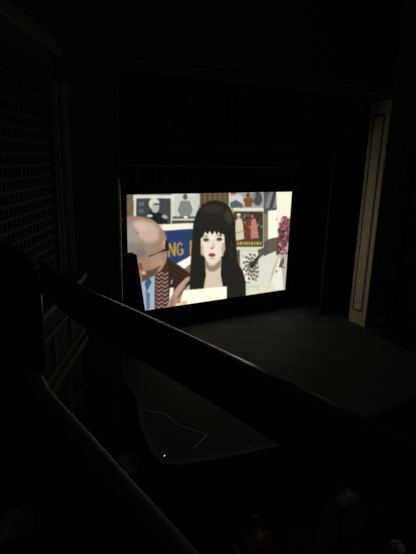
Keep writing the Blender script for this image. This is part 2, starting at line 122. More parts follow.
 ((92,92,86),[(131.9,76.9),(131.6,77.2),(131.2,77.3),(130.6,77.2),(130.0,77.1),(129.4,76.8),(128.9,76.4),(128.5,76.0),(128.2,75.6),(128.1,75.2),(128.2,74.8),(128.5,74.6),(128.9,74.5),(129.5,74.5),(130.0,74.7),(130.6,75.0),(131.2,75.3),(131.6,75.8),(131.9,76.2),(132.0,76.6)],0.3),
 ((92,92,86),[(132.5,81.2),(132.2,81.4),(131.8,81.5),(131.3,81.4),(130.7,81.3),(130.1,81.0),(129.5,80.6),(129.1,80.2),(128.8,79.8),(128.7,79.4),(128.8,79.0),(129.1,78.8),(129.5,78.7),(130.1,78.7),(130.7,78.9),(131.3,79.2),(131.8,79.6),(132.2,80.0),(132.5,80.4),(132.6,80.8)],0.3),
 ((92,92,86),[(131.6,85.5),(131.3,85.7),(130.9,85.8),(130.4,85.8),(129.8,85.6),(129.2,85.3),(128.6,85.0),(128.2,84.5),(127.9,84.1),(127.8,83.7),(127.9,83.4),(128.2,83.2),(128.6,83.1),(129.2,83.1),(129.8,83.3),(130.4,83.5),(130.9,83.9),(131.3,84.3),(131.6,84.8),(131.7,85.2)],0.3),
 ((92,92,86),[(129.4,78.4),(129.0,78.5),(128.5,78.4),(128.0,78.1),(127.6,77.7),(127.2,77.3),(126.9,76.7),(126.7,76.2),(126.7,75.8),(126.9,75.4),(127.2,75.2),(127.6,75.2),(128.0,75.3),(128.5,75.5),(129.0,75.9),(129.4,76.4),(129.7,76.9),(129.9,77.4),(129.9,77.8),(129.7,78.2)],0.3),
 ((92,92,86),[(128.4,82.1),(128.0,82.2),(127.5,82.1),(127.0,81.8),(126.6,81.4),(126.2,81.0),(125.9,80.5),(125.7,79.9),(125.7,79.5),(125.9,79.1),(126.2,78.9),(126.6,78.9),(127.0,79.0),(127.5,79.2),(128.0,79.6),(128.4,80.1),(128.7,80.6),(128.8,81.1),(128.8,81.6),(128.7,81.9)],0.3),
 ((92,92,86),[(125.9,84.9),(125.5,85.0),(125.0,84.9),(124.5,84.6),(124.0,84.2),(123.6,83.8),(123.4,83.2),(123.2,82.7),(123.2,82.3),(123.4,81.9),(123.6,81.7),(124.0,81.7),(124.5,81.8),(125.0,82.0),(125.5,82.4),(125.9,82.9),(126.2,83.4),(126.3,83.9),(126.3,84.4),(126.2,84.7)],0.3),
 ((92,92,86),[(126.4,78.1),(126.0,78.0),(125.6,77.7),(125.3,77.3),(125.1,76.8),(125.0,76.2),(125.0,75.7),(125.2,75.3),(125.4,74.9),(125.8,74.7),(126.2,74.7),(126.6,74.8),(127.0,75.1),(127.3,75.5),(127.5,76.0),(127.6,76.5),(127.6,77.0),(127.4,77.5),(127.2,77.9),(126.8,78.1)],0.3),
 ((92,92,86),[(124.0,80.3),(123.6,80.2),(123.2,79.9),(122.9,79.5),(122.7,79.0),(122.6,78.5),(122.6,78.0),(122.8,77.5),(123.1,77.1),(123.4,76.9),(123.8,76.9),(124.2,77.0),(124.6,77.3),(124.9,77.7),(125.1,78.2),(125.2,78.8),(125.2,79.3),(125.0,79.7),(124.8,80.1),(124.4,80.3)],0.3),
 ((92,92,86),[(120.6,80.8),(120.2,80.7),(119.8,80.4),(119.5,80.0),(119.3,79.5),(119.2,79.0),(119.2,78.5),(119.4,78.0),(119.7,77.7),(120.0,77.5),(120.4,77.4),(120.8,77.5),(121.2,77.8),(121.5,78.2),(121.7,78.7),(121.8,79.3),(121.8,79.8),(121.6,80.3),(121.3,80.6),(121.0,80.8)],0.3),
 ((92,92,86),[(123.7,76.1),(123.3,75.8),(123.2,75.4),(123.1,75.0),(123.2,74.5),(123.4,74.1),(123.8,73.7),(124.2,73.4),(124.7,73.2),(125.1,73.2),(125.5,73.3),(125.8,73.6),(126.0,74.0),(126.1,74.4),(126.0,74.9),(125.8,75.4),(125.4,75.8),(125.0,76.1),(124.5,76.2),(124.1,76.2)],0.3),
 ((92,92,86),[(120.6,76.3),(120.3,76.0),(120.1,75.6),(120.0,75.2),(120.1,74.7),(120.3,74.2),(120.7,73.8),(121.1,73.5),(121.6,73.4),(122.0,73.4),(122.4,73.5),(122.7,73.8),(122.9,74.2),(123.0,74.6),(122.9,75.1),(122.7,75.6),(122.3,76.0),(121.9,76.2),(121.4,76.4),(121.0,76.4)],0.3),
 ((92,92,86),[(117.2,74.4),(116.9,74.1),(116.7,73.8),(116.6,73.3),(116.7,72.8),(117.0,72.4),(117.3,72.0),(117.7,71.7),(118.2,71.5),(118.6,71.5),(119.0,71.7),(119.3,71.9),(119.5,72.3),(119.6,72.8),(119.5,73.2),(119.3,73.7),(118.9,74.1),(118.5,74.4),(118.0,74.5),(117.6,74.5)],0.3),
 ((92,92,86),[(121.9,73.0),(121.8,72.6),(121.8,72.2),(122.0,71.9),(122.4,71.5),(122.9,71.3),(123.5,71.1),(124.0,71.1),(124.6,71.1),(125.0,71.3),(125.3,71.6),(125.5,71.9),(125.4,72.3),(125.2,72.7),(124.8,73.0),(124.3,73.3),(123.8,73.5),(123.2,73.5),(122.7,73.4),(122.2,73.2)],0.3),
 ((92,92,86),[(119.0,71.1),(118.8,70.7),(118.9,70.3),(119.1,70.0),(119.5,69.6),(119.9,69.4),(120.5,69.2),(121.1,69.2),(121.6,69.2),(122.0,69.4),(122.3,69.7),(122.5,70.0),(122.4,70.4),(122.2,70.8),(121.8,71.1),(121.4,71.4),(120.8,71.5),(120.2,71.6),(119.7,71.5),(119.3,71.3)],0.3),
 ((92,92,86),[(116.5,67.4),(116.4,67.0),(116.4,66.6),(116.6,66.3),(117.0,65.9),(117.5,65.7),(118.0,65.5),(118.6,65.5),(119.1,65.5),(119.6,65.7),(119.9,66.0),(120.0,66.3),(119.9,66.7),(119.7,67.1),(119.4,67.4),(118.9,67.7),(118.3,67.8),(117.8,67.9),(117.2,67.8),(116.8,67.6)],0.3),
 ((92,92,86),[(121.6,69.5),(121.7,69.2),(122.0,68.9),(122.4,68.7),(123.0,68.6),(123.6,68.6),(124.2,68.7),(124.8,68.9),(125.2,69.2),(125.5,69.6),(125.7,69.9),(125.6,70.2),(125.3,70.5),(124.9,70.7),(124.3,70.8),(123.7,70.8),(123.1,70.7),(122.5,70.5),(122.0,70.2),(121.7,69.9)],0.3),
 ((92,92,86),[(119.6,66.1),(119.7,65.7),(119.9,65.5),(120.4,65.3),(120.9,65.1),(121.5,65.2),(122.1,65.3),(122.7,65.5),(123.2,65.7),(123.5,66.1),(123.6,66.4),(123.5,66.8),(123.2,67.0),(122.8,67.2),(122.3,67.3),(121.6,67.3),(121.0,67.2),(120.5,67.0),(120.0,66.7),(119.7,66.4)],0.3),
 ((92,92,86),[(118.7,61.5),(118.8,61.2),(119.0,60.9),(119.4,60.7),(120.0,60.6),(120.6,60.6),(121.2,60.7),(121.8,60.9),(122.3,61.2),(122.6,61.5),(122.7,61.8),(122.6,62.2),(122.3,62.5),(121.9,62.7),(121.3,62.8),(120.7,62.8),(120.1,62.7),(119.5,62.5),(119.1,62.2),(118.8,61.8)],0.3),
 ((92,92,86),[(122.8,66.7),(123.1,66.5),(123.5,66.4),(124.1,66.4),(124.7,66.5),(125.2,66.8),(125.8,67.2),(126.2,67.6),(126.5,68.0),(126.5,68.4),(126.4,68.7),(126.2,68.9),(125.7,69.0),(125.2,69.0),(124.6,68.9),(124.0,68.6),(123.5,68.2),(123.1,67.8),(122.8,67.4),(122.8,67.0)],0.3),
 ((92,92,86),[(122.2,62.6),(122.5,62.4),(122.9,62.3),(123.5,62.3),(124.0,62.4),(124.6,62.7),(125.2,63.0),(125.6,63.4),(125.8,63.9),(125.9,64.3),(125.8,64.6),(125.6,64.8),(125.1,64.9),(124.6,64.9),(124.0,64.7),(123.4,64.5),(122.9,64.1),(122.5,63.7),(122.2,63.3),(122.2,62.9)],0.3),
 ((92,92,86),[(123.1,58.4),(123.4,58.1),(123.8,58.0),(124.4,58.0),(124.9,58.2),(125.5,58.5),(126.1,58.8),(126.5,59.2),(126.7,59.6),(126.8,60.0),(126.7,60.3),(126.5,60.6),(126.0,60.7),(125.5,60.6),(124.9,60.5),(124.3,60.2),(123.8,59.9),(123.4,59.5),(123.1,59.1),(123.1,58.7)],0.3),
 ((92,92,86),[(125.3,65.2),(125.7,65.1),(126.1,65.2),(126.6,65.5),(127.1,65.9),(127.5,66.3),(127.8,66.8),(127.9,67.3),(127.9,67.8),(127.8,68.1),(127.5,68.3),(127.1,68.4),(126.6,68.3),(126.1,68.0),(125.7,67.7),(125.3,67.2),(125.0,66.7),(124.8,66.2),(124.8,65.8),(125.0,65.4)],0.3),
 ((92,92,86),[(126.3,61.5),(126.7,61.5),(127.1,61.6),(127.6,61.8),(128.1,62.2),(128.5,62.6),(128.8,63.1),(128.9,63.6),(128.9,64.1),(128.8,64.4),(128.5,64.7),(128.1,64.7),(127.6,64.6),(127.1,64.4),(126.7,64.0),(126.3,63.5),(126.0,63.0),(125.8,62.5),(125.8,62.1),(126.0,61.8)],0.3),
 ((92,92,86),[(128.8,58.8),(129.2,58.7),(129.6,58.8),(130.1,59.0),(130.6,59.4),(131.0,59.8),(131.3,60.4),(131.4,60.8),(131.4,61.3),(131.3,61.6),(131.0,61.9),(130.6,61.9),(130.1,61.8),(129.6,61.6),(129.2,61.2),(128.8,60.8),(128.5,60.3),(128.3,59.8),(128.3,59.3),(128.5,59.0)],0.3),
 ((92,92,86),[(128.2,65.5),(128.7,65.6),(129.0,65.9),(129.4,66.3),(129.6,66.8),(129.7,67.3),(129.6,67.8),(129.5,68.3),(129.2,68.6),(128.9,68.8),(128.5,68.9),(128.0,68.8),(127.7,68.5),(127.3,68.1),(127.1,67.6),(127.0,67.1),(127.1,66.5),(127.2,66.1),(127.5,65.7),(127.8,65.5)],0.3),
 ((92,92,86),[(130.6,63.2),(131.0,63.3),(131.4,63.6),(131.7,64.0),(132.0,64.5),(132.1,65.0),(132.0,65.6),(131.9,66.0),(131.6,66.4),(131.3,66.6),(130.8,66.6),(130.4,66.5),(130.0,66.2),(129.7,65.8),(129.5,65.3),(129.4,64.8),(129.5,64.3),(129.6,63.8),(129.9,63.5),(130.2,63.3)],0.3),
 ((92,92,86),[(134.1,62.7),(134.5,62.8),(134.9,63.0),(135.2,63.4),(135.4,63.9),(135.5,64.5),(135.5,65.0),(135.4,65.5),(135.1,65.8),(134.7,66.0),(134.3,66.1),(133.9,66.0),(133.5,65.7),(133.2,65.3),(133.0,64.8),(132.9,64.2),(132.9,63.7),(133.1,63.3),(133.3,62.9),(133.7,62.7)],0.3),
 ((92,92,86),[(131.0,67.4),(131.3,67.7),(131.5,68.1),(131.6,68.5),(131.5,69.0),(131.3,69.5),(130.9,69.9),(130.5,70.2),(130.0,70.3),(129.6,70.3),(129.1,70.2),(128.8,69.9),(128.6,69.5),(128.6,69.1),(128.7,68.6),(128.9,68.2),(129.2,67.8),(129.7,67.5),(130.1,67.3),(130.6,67.3)],0.3),
 ((92,92,86),[(134.1,67.2),(134.5,67.5),(134.7,67.9),(134.7,68.3),(134.6,68.8),(134.4,69.3),(134.1,69.7),(133.6,70.0),(133.2,70.1),(132.7,70.1),(132.3,70.0),(132.0,69.7),(131.8,69.4),(131.7,68.9),(131.8,68.4),(132.0,68.0),(132.4,67.6),(132.8,67.3),(133.3,67.1),(133.7,67.1)],0.3),
 ((92,92,86),[(137.7,69.1),(138.0,69.4),(138.2,69.7),(138.3,70.2),(138.2,70.7),(137.9,71.1),(137.6,71.5),(137.1,71.8),(136.7,72.0),(136.2,72.0),(135.8,71.9),(135.5,71.6),(135.3,71.2),(135.2,70.8),(135.3,70.3),(135.5,69.8),(135.9,69.4),(136.3,69.1),(136.8,69.0),(137.2,68.9)],0.3),
 ((92,92,86),[(132.8,70.6),(132.9,70.9),(132.9,71.3),(132.7,71.7),(132.3,72.0),(131.8,72.3),(131.2,72.4),(130.6,72.5),(130.1,72.4),(129.6,72.2),(129.3,71.9),(129.2,71.6),(129.2,71.2),(129.5,70.8),(129.8,70.5),(130.3,70.2),(130.9,70.1),(131.5,70.0),(132.0,70.1),(132.5,70.3)],0.3),
 ((92,92,86),[(135.9,72.5),(136.0,72.9),(136.0,73.2),(135.7,73.6),(135.3,74.0),(134.8,74.2),(134.3,74.4),(133.7,74.4),(133.1,74.4),(132.7,74.2),(132.4,73.9),(132.2,73.5),(132.3,73.1),(132.5,72.8),(132.9,72.4),(133.4,72.2),(134.0,72.0),(134.5,71.9),(135.1,72.0),(135.5,72.2)],0.3),
 ((92,92,86),[(138.5,76.3),(138.6,76.7),(138.6,77.1),(138.3,77.4),(138.0,77.8),(137.5,78.0),(136.9,78.2),(136.3,78.3),(135.7,78.2),(135.3,78.0),(135.0,77.7),(134.8,77.3),(134.9,76.9),(135.1,76.6),(135.5,76.2),(136.0,76.0),(136.6,75.8),(137.1,75.8),(137.7,75.8),(138.2,76.0)],0.3),
 ((120,120,112),[(134.6,68.5),(134.3,68.5),(134.0,68.5),(133.6,68.4),(133.3,68.1),(133.0,67.9),(132.8,67.5),(132.7,67.2),(132.7,66.9),(132.8,66.7),(133.0,66.5),(133.3,66.4),(133.6,66.5),(133.9,66.6),(134.3,66.8),(134.5,67.1),(134.8,67.4),(134.9,67.8),(134.9,68.1),(134.8,68.3)],0.3),
 ((120,120,112),[(121.2,70.5),(120.9,70.6),(120.6,70.6),(120.3,70.4),(119.9,70.2),(119.7,69.9),(119.4,69.6),(119.3,69.3),(119.3,69.0),(119.4,68.8),(119.6,68.6),(119.9,68.5),(120.2,68.6),(120.6,68.7),(120.9,68.9),(121.2,69.2),(121.4,69.5),(121.5,69.8),(121.5,70.1),(121.4,70.4)],0.3),
 ((120,120,112),[(132.2,68.1),(131.9,68.1),(131.6,68.0),(131.3,67.7),(131.1,67.4),(130.9,67.1),(130.9,66.8),(130.9,66.4),(131.0,66.2),(131.2,66.0),(131.5,65.9),(131.8,65.9),(132.1,66.1),(132.4,66.3),(132.6,66.6),(132.8,66.9),(132.9,67.3),(132.8,67.6),(132.7,67.8),(132.5,68.0)],0.3),
 ((120,120,112),[(135.8,80.4),(135.6,80.5),(135.3,80.5),(134.9,80.5),(134.5,80.3),(134.2,80.1),(133.9,79.8),(133.7,79.5),(133.6,79.2),(133.6,78.9),(133.7,78.7),(134.0,78.5),(134.3,78.5),(134.7,78.6),(135.0,78.7),(135.4,79.0),(135.7,79.3),(135.9,79.6),(136.0,79.9),(136.0,80.2)],0.3),
 ((120,120,112),[(127.2,71.1),(127.0,71.2),(126.7,71.3),(126.3,71.3),(125.9,71.2),(125.6,71.0),(125.3,70.7),(125.0,70.4),(124.9,70.1),(124.9,69.8),(125.0,69.6),(125.2,69.5),(125.5,69.4),(125.8,69.4),(126.2,69.6),(126.6,69.8),(126.9,70.0),(127.2,70.3),(127.3,70.6),(127.3,70.9)],0.3),
 ((120,120,112),[(133.7,65.7),(133.6,66.0),(133.3,66.1),(133.0,66.2),(132.6,66.2),(132.2,66.1),(131.8,66.0),(131.5,65.7),(131.2,65.5),(131.1,65.2),(131.1,65.0),(131.2,64.8),(131.4,64.6),(131.8,64.5),(132.2,64.5),(132.6,64.6),(133.0,64.8),(133.3,65.0),(133.6,65.2),(133.7,65.5)],0.3),
 ((120,120,112),[(129.7,67.1),(129.5,67.3),(129.2,67.3),(128.9,67.3),(128.5,67.2),(128.1,67.0),(127.8,66.7),(127.6,66.4),(127.4,66.1),(127.4,65.8),(127.5,65.6),(127.7,65.5),(128.0,65.4),(128.4,65.4),(128.8,65.6),(129.1,65.8),(129.5,66.0),(129.7,66.3),(129.8,66.6),(129.8,66.9)],0.3),
 ((120,120,112),[(133.4,70.8),(133.3,71.0),(133.0,71.1),(132.6,71.2),(132.3,71.1),(131.8,71.0),(131.5,70.8),(131.1,70.6),(130.9,70.3),(130.8,70.0),(130.9,69.8),(131.0,69.6),(131.3,69.4),(131.6,69.4),(132.0,69.4),(132.4,69.5),(132.8,69.7),(133.1,70.0),(133.3,70.2),(133.4,70.5)],0.3),
 ((120,120,112),[(119.8,85.9),(119.7,86.1),(119.4,86.3),(119.1,86.4),(118.7,86.3),(118.3,86.2),(118.0,86.1),(117.6,85.9),(117.4,85.6),(117.3,85.3),(117.3,85.1),(117.4,84.9),(117.6,84.7),(117.9,84.6),(118.3,84.6),(118.7,84.7),(119.1,84.9),(119.4,85.1),(119.7,85.4),(119.8,85.7)],0.3),
 ((120,120,112),[(130.5,83.8),(130.2,83.9),(129.9,83.9),(129.6,83.7),(129.2,83.5),(128.9,83.3),(128.6,82.9),(128.5,82.6),(128.5,82.3),(128.5,82.0),(128.7,81.9),(129.0,81.8),(129.3,81.8),(129.7,81.9),(130.0,82.1),(130.3,82.4),(130.6,82.7),(130.7,83.0),(130.8,83.3),(130.7,83.6)],0.3),
 ((120,120,112),[(134.5,86.9),(134.3,87.1),(134.0,87.1),(133.6,87.1),(133.2,86.9),(132.8,86.7),(132.5,86.4),(132.3,86.1),(132.2,85.8),(132.2,85.5),(132.3,85.3),(132.6,85.1),(132.9,85.1),(133.3,85.2),(133.7,85.3),(134.0,85.5),(134.3,85.8),(134.5,86.1),(134.7,86.5),(134.6,86.7)],0.3),
 ((120,120,112),[(119.9,78.4),(119.8,78.6),(119.6,78.8),(119.3,78.9),(118.9,78.9),(118.5,78.8),(118.1,78.7),(117.8,78.5),(117.5,78.3),(117.4,78.0),(117.4,77.7),(117.5,77.5),(117.7,77.3),(118.0,77.3),(118.4,77.2),(118.8,77.3),(119.2,77.4),(119.5,77.6),(119.8,77.9),(119.9,78.1)],0.3),
 ((120,120,112),[(128.1,67.3),(127.9,67.3),(127.5,67.2),(127.2,67.1),(127.0,66.8),(126.7,66.5),(126.6,66.1),(126.6,65.8),(126.7,65.5),(126.9,65.3),(127.1,65.2),(127.4,65.2),(127.7,65.3),(128.0,65.5),(128.3,65.7),(128.5,66.1),(128.6,66.4),(128.6,66.7),(128.6,67.0),(128.4,67.2)],0.3),
 ((120,120,112),[(117.2,61.3),(116.9,61.3),(116.6,61.2),(116.4,61.0),(116.2,60.7),(116.0,60.3),(116.0,60.0),(116.0,59.7),(116.2,59.4),(116.4,59.3),(116.6,59.2),(116.9,59.2),(117.2,59.4),(117.5,59.6),(117.7,59.9),(117.8,60.2),(117.9,60.5),(117.8,60.8),(117.7,61.1),(117.5,61.3)],0.3),
 ((120,120,112),[(135.9,68.7),(135.7,68.9),(135.4,69.0),(135.1,69.0),(134.7,68.9),(134.3,68.7),(134.0,68.5),(133.7,68.2),(133.5,67.9),(133.5,67.6),(133.6,67.4),(133.8,67.2),(134.1,67.1),(134.4,67.1),(134.8,67.2),(135.2,67.4),(135.6,67.7),(135.8,67.9),(136.0,68.2),(136.0,68.5)],0.3),
 ((120,120,112),[(120.0,86.6),(119.8,86.8),(119.5,86.8),(119.1,86.7),(118.7,86.6),(118.4,86.3),(118.1,86.1),(117.9,85.7),(117.8,85.4),(117.8,85.2),(118.0,85.0),(118.2,84.8),(118.5,84.8),(118.8,84.9),(119.2,85.0),(119.6,85.3),(119.9,85.5),(120.1,85.9),(120.2,86.2),(120.1,86.4)],0.3),
 ((120,120,112),[(122.8,87.4),(122.5,87.5),(122.2,87.6),(121.9,87.5),(121.5,87.4),(121.1,87.2),(120.8,86.9),(120.6,86.6),(120.4,86.3),(120.4,86.1),(120.5,85.8),(120.7,85.7),(121.0,85.6),(121.4,85.7),(121.8,85.8),(122.2,86.0),(122.5,86.3),(122.7,86.6),(122.8,86.9),(122.9,87.1)],0.3),
 ((120,120,112),[(133.9,85.0),(133.7,85.2),(133.4,85.3),(133.0,85.2),(132.6,85.1),(132.3,84.9),(131.9,84.6),(131.7,84.3),(131.6,84.0),(131.5,83.7),(131.7,83.5),(131.9,83.3),(132.2,83.3),(132.6,83.3),(132.9,83.4),(133.3,83.7),(133.6,83.9),(133.9,84.2),(134.0,84.5),(134.0,84.8)],0.3),
 ((120,120,112),[(119.4,85.6),(119.1,85.6),(118.8,85.5),(118.5,85.3),(118.3,85.0),(118.1,84.7),(118.0,84.3),(118.0,84.0),(118.1,83.7),(118.2,83.5),(118.5,83.4),(118.8,83.4),(119.1,83.5),(119.4,83.7),(119.7,84.0),(119.8,84.4),(119.9,84.7),(119.9,85.0),(119.9,85.3),(119.7,85.5)],0.3),
 ((120,120,112),[(126.0,88.5),(125.8,88.6),(125.5,88.6),(125.2,88.6),(124.8,88.4),(124.4,88.2),(124.1,88.0),(123.9,87.6),(123.8,87.3),(123.7,87.1),(123.9,86.8),(124.1,86.7),(124.4,86.7),(124.8,86.7),(125.1,86.8),(125.5,87.1),(125.8,87.3),(126.0,87.6),(126.2,88.0),(126.2,88.2)],0.3),
 ((38,38,36),[(129.5,70.5),(129.5,71.5),(129.2,72.4),(128.7,73.2),(128.1,73.6),(127.4,73.7),(126.7,73.4),(126.1,72.9),(125.5,72.1),(125.1,71.1),(125.0,70.0),(125.0,69.0),(125.3,68.1),(125.7,67.4),(126.3,67.0),(127.0,66.9),(127.7,67.1),(128.4,67.6),(129.0,68.4),(129.3,69.4)],0.4),
 ((46,46,42),[(127.1,68.8),(136.1,58.6),(139.7,57.9),(141.0,60.0),(135.3,64.5),(129.7,72.0)],0.3),
 ((86,82,72),[(133.5,55.4),(143.0,53.1),(143.4,59.2),(135.2,63.5)],0.5),
 ((78,76,76),[(136.7,-1.9),(155.9,-1.7),(161.8,69.9),(141.6,68.1)],0.3),
 ((116,116,118),[(136.7,14.9),(141.6,-0.0),(142.4,-0.0),(137.9,15.0)],0.3),
 ((56,56,60),[(138.0,15.0),(142.8,-0.0),(143.6,0.0),(139.2,15.0)],0.3),
 ((150,150,150),[(139.3,15.0),(143.9,0.0),(144.8,0.0),(140.5,15.0)],0.3),
 ((116,116,118),[(140.6,15.0),(145.1,0.0),(146.0,0.0),(141.8,15.1)],0.3),
 ((150,150,150),[(142.0,15.1),(146.3,0.0),(147.2,0.1),(143.2,15.1)],0.3),
 ((116,116,118),[(143.3,15.1),(147.5,0.1),(148.4,0.1),(144.5,15.2)],0.3),
 ((56,56,60),[(144.6,15.2),(148.7,0.1),(149.6,0.1),(145.8,15.2)],0.3),
 ((56,56,60),[(145.9,15.2),(150.0,0.1),(150.8,0.1),(147.1,15.2)],0.3),
 ((56,56,60),[(147.3,15.3),(151.2,0.1),(152.0,0.1),(148.5,15.3)],0.3),
 ((150,150,150),[(148.6,15.3),(152.4,0.1),(153.2,0.1),(149.8,15.3)],0.3),
 ((116,116,118),[(149.9,15.3),(153.6,0.1),(154.5,0.2),(151.2,15.4)],0.3),
 ((150,150,150),[(151.3,15.4),(154.8,0.2),(155.7,0.2),(152.5,15.4)],0.3),
 ((56,56,60),[(152.6,15.4),(156.0,0.2),(156.9,0.2),(153.9,15.5)],0.3),
 ((150,150,150),[(154.0,15.5),(157.3,0.2),(158.1,0.2),(155.2,15.5)],0.3),
 ((120,110,92),[(138.3,20.7),(143.0,19.9),(145.6,46.3),(140.2,48.0)],0.5),
 ((92,84,70),[(144.9,46.3),(160.9,44.3),(163.1,70.0),(146.0,61.4)],0.5),
 ((228,226,202),[(151.5,-1.8),(170.8,-1.6),(173.4,26.0),(164.5,26.6),(157.4,31.2),(154.3,21.3)],0.3),
 ((238,236,216),[(143.2,18.0),(154.4,17.4),(156.9,44.1),(145.3,45.8)],0.2),
 ((222,208,186),[(154.3,17.4),(158.4,29.3),(158.3,43.2),(155.3,45.0),(155.6,33.1)],0.5),
 ((110,100,88),[(154.6,26.2),(154.6,26.5),(154.5,26.9),(154.4,27.1),(154.2,27.3),(154.1,27.3),(153.9,27.3),(153.7,27.1),(153.5,26.8),(153.4,26.5),(153.3,26.1),(153.4,25.8),(153.4,25.4),(153.5,25.2),(153.7,25.0),(153.9,25.0),(154.1,25.0),(154.3,25.2),(154.4,25.5),(154.5,25.8)],0.3),
 ((176,170,152),[(158.7,47.2),(175.2,46.2),(180.3,101.6),(161.6,99.3)],0.4),
 ((206,204,186),[(135.2,64.0),(140.0,62.9),(155.8,58.1),(160.5,69.8),(168.3,101.2),(138.8,99.6)],0.3),
 ((218,216,200),[(159.5,57.4),(165.1,78.5),(169.6,101.3),(148.8,98.8),(155.9,75.5)],0.6),
 ((180,176,160),[(152.4,79.3),(159.8,61.5),(161.3,63.7),(148.8,98.8)],0.8),
 ((70,66,58),[(158.9,79.5),(158.9,80.0),(158.9,80.4),(158.7,80.7),(158.5,80.9),(158.3,81.0),(158.1,80.9),(157.9,80.6),(157.7,80.3),(157.6,79.8),(157.5,79.3),(157.5,78.8),(157.6,78.4),(157.7,78.1),(157.9,77.9),(158.1,77.8),(158.3,77.9),(158.5,78.2),(158.7,78.5),(158.8,79.0)],0.2),
 ((90,86,76),[(162.4,69.9),(166.4,64.1),(167.6,70.4),(164.9,76.4),(160.9,75.0)],0.4),
 ((70,72,66),[(162.1,74.1),(168.7,75.7),(168.8,76.8),(162.2,75.3)],0.3),
 ((196,140,158),[(158.4,31.4),(158.3,31.2),(158.4,31.0),(158.7,30.7),(159.1,30.5),(159.6,30.3),(160.2,30.1),(160.7,30.0),(161.1,30.1),(161.5,30.1),(161.7,30.3),(161.7,30.5),(161.6,30.8),(161.3,31.0),(160.9,31.3),(160.4,31.5),(159.9,31.6),(159.4,31.7),(158.9,31.7),(158.6,31.6)],0.2),
 ((120,52,78),[(168.5,35.5),(168.4,35.3),(168.3,35.0),(168.4,34.7),(168.6,34.3),(168.9,33.9),(169.3,33.6),(169.7,33.3),(170.1,33.2),(170.4,33.1),(170.7,33.2),(170.8,33.4),(170.9,33.7),(170.8,34.0),(170.6,34.4),(170.3,34.8),(169.9,35.1),(169.5,35.4),(169.1,35.5),(168.8,35.6)],0.2),
 ((140,70,96),[(164.7,25.3),(164.6,25.5),(164.2,25.6),(163.8,25.6),(163.2,25.5),(162.7,25.3),(162.1,25.1),(161.6,24.9),(161.3,24.6),(161.1,24.4),(161.1,24.2),(161.2,24.0),(161.6,23.9),(162.0,23.9),(162.5,24.0),(163.1,24.2),(163.7,24.4),(164.1,24.6),(164.5,24.9),(164.7,25.1)],0.2),
 ((140,70,96),[(167.1,54.3),(167.0,54.5),(166.7,54.6),(166.2,54.6),(165.7,54.6),(165.1,54.5),(164.5,54.3),(164.0,54.0),(163.6,53.8),(163.4,53.5),(163.3,53.3),(163.4,53.2),(163.8,53.0),(164.2,53.0),(164.8,53.1),(165.4,53.2),(165.9,53.4),(166.4,53.6),(166.8,53.9),(167.1,54.1)],0.2),
 ((90,36,56),[(169.6,34.9),(169.3,34.9),(169.0,34.9),(168.5,34.8),(168.0,34.6),(167.5,34.3),(167.1,33.9),(166.7,33.5),(166.5,33.2),(166.4,32.9),(166.5,32.7),(166.7,32.6),(167.1,32.7),(167.5,32.8),(168.0,33.0),(168.5,33.3),(169.0,33.7),(169.3,34.0),(169.6,34.4),(169.7,34.7)],0.2),
 ((120,52,78),[(166.8,32.6),(166.6,32.4),(166.6,32.1),(166.6,31.8),(166.7,31.4),(167.0,31.0),(167.3,30.6),(167.6,30.3),(168.0,30.2),(168.3,30.1),(168.6,30.1),(168.8,30.3),(168.9,30.6),(168.8,31.0),(168.7,31.3),(168.4,31.7),(168.1,32.1),(167.8,32.4),(167.4,32.6),(167.1,32.7)],0.2),
 ((196,140,158),[(160.2,47.8),(160.1,47.6),(160.1,47.3),(160.3,47.0),(160.6,46.7),(161.0,46.4),(161.5,46.2),(162.0,46.0),(162.4,45.9),(162.8,46.0),(163.0,46.1),(163.1,46.3),(163.1,46.6),(162.9,46.9),(162.6,47.2),(162.2,47.5),(161.7,47.7),(161.2,47.9),(160.8,48.0),(160.5,47.9)],0.2),
 ((140,70,96),[(167.8,46.8),(167.7,46.5),(167.8,46.3),(168.0,46.0),(168.3,45.6),(168.7,45.3),(169.2,45.1),(169.7,44.9),(170.1,44.9),(170.5,44.9),(170.7,45.0),(170.8,45.3),(170.8,45.5),(170.6,45.8),(170.3,46.2),(169.9,46.5),(169.4,46.7),(168.9,46.8),(168.5,46.9),(168.1,46.9)],0.2),
 ((168,96,120),[(164.6,48.4),(164.4,48.4),(164.0,48.4),(163.6,48.2),(163.1,47.9),(162.6,47.6),(162.2,47.2),(161.9,46.8),(161.7,46.5),(161.7,46.2),(161.8,46.0),(162.0,45.9),(162.4,46.0),(162.8,46.1),(163.3,46.4),(163.7,46.8),(164.2,47.1),(164.5,47.5),(164.7,47.9),(164.7,48.2)],0.2),
 ((90,36,56),[(171.7,47.8),(171.6,47.9),(171.2,48.0),(170.8,47.9),(170.2,47.8),(169.6,47.6),(169.1,47.3),(168.6,47.1),(168.3,46.8),(168.1,46.5),(168.1,46.3),(168.3,46.1),(168.6,46.1),(169.1,46.1),(169.6,46.2),(170.2,46.4),(170.7,46.7),(171.2,47.0),(171.6,47.3),(171.7,47.5)],0.2),
 ((140,70,96),[(162.9,28.3),(162.6,28.5),(162.3,28.5),(161.8,28.4),(161.3,28.2),(160.8,28.0),(160.3,27.7),(159.9,27.4),(159.6,27.1),(159.5,26.8),(159.5,26.6),(159.7,26.5),(160.1,26.5),(160.5,26.6),(161.0,26.7),(161.6,27.0),(162.1,27.2),(162.5,27.6),(162.8,27.9),(162.9,28.1)],0.2),
 ((140,70,96),[(161.0,58.8),(160.9,58.6),(160.9,58.3),(161.1,58.0),(161.5,57.7),(161.9,57.4),(162.4,57.2),(162.8,57.0),(163.3,57.0),(163.6,57.0),(163.9,57.2),(164.0,57.4),(163.9,57.7),(163.7,58.0),(163.4,58.3),(163.0,58.6),(162.5,58.8),(162.0,58.9),(161.6,59.0),(161.2,58.9)],0.2),
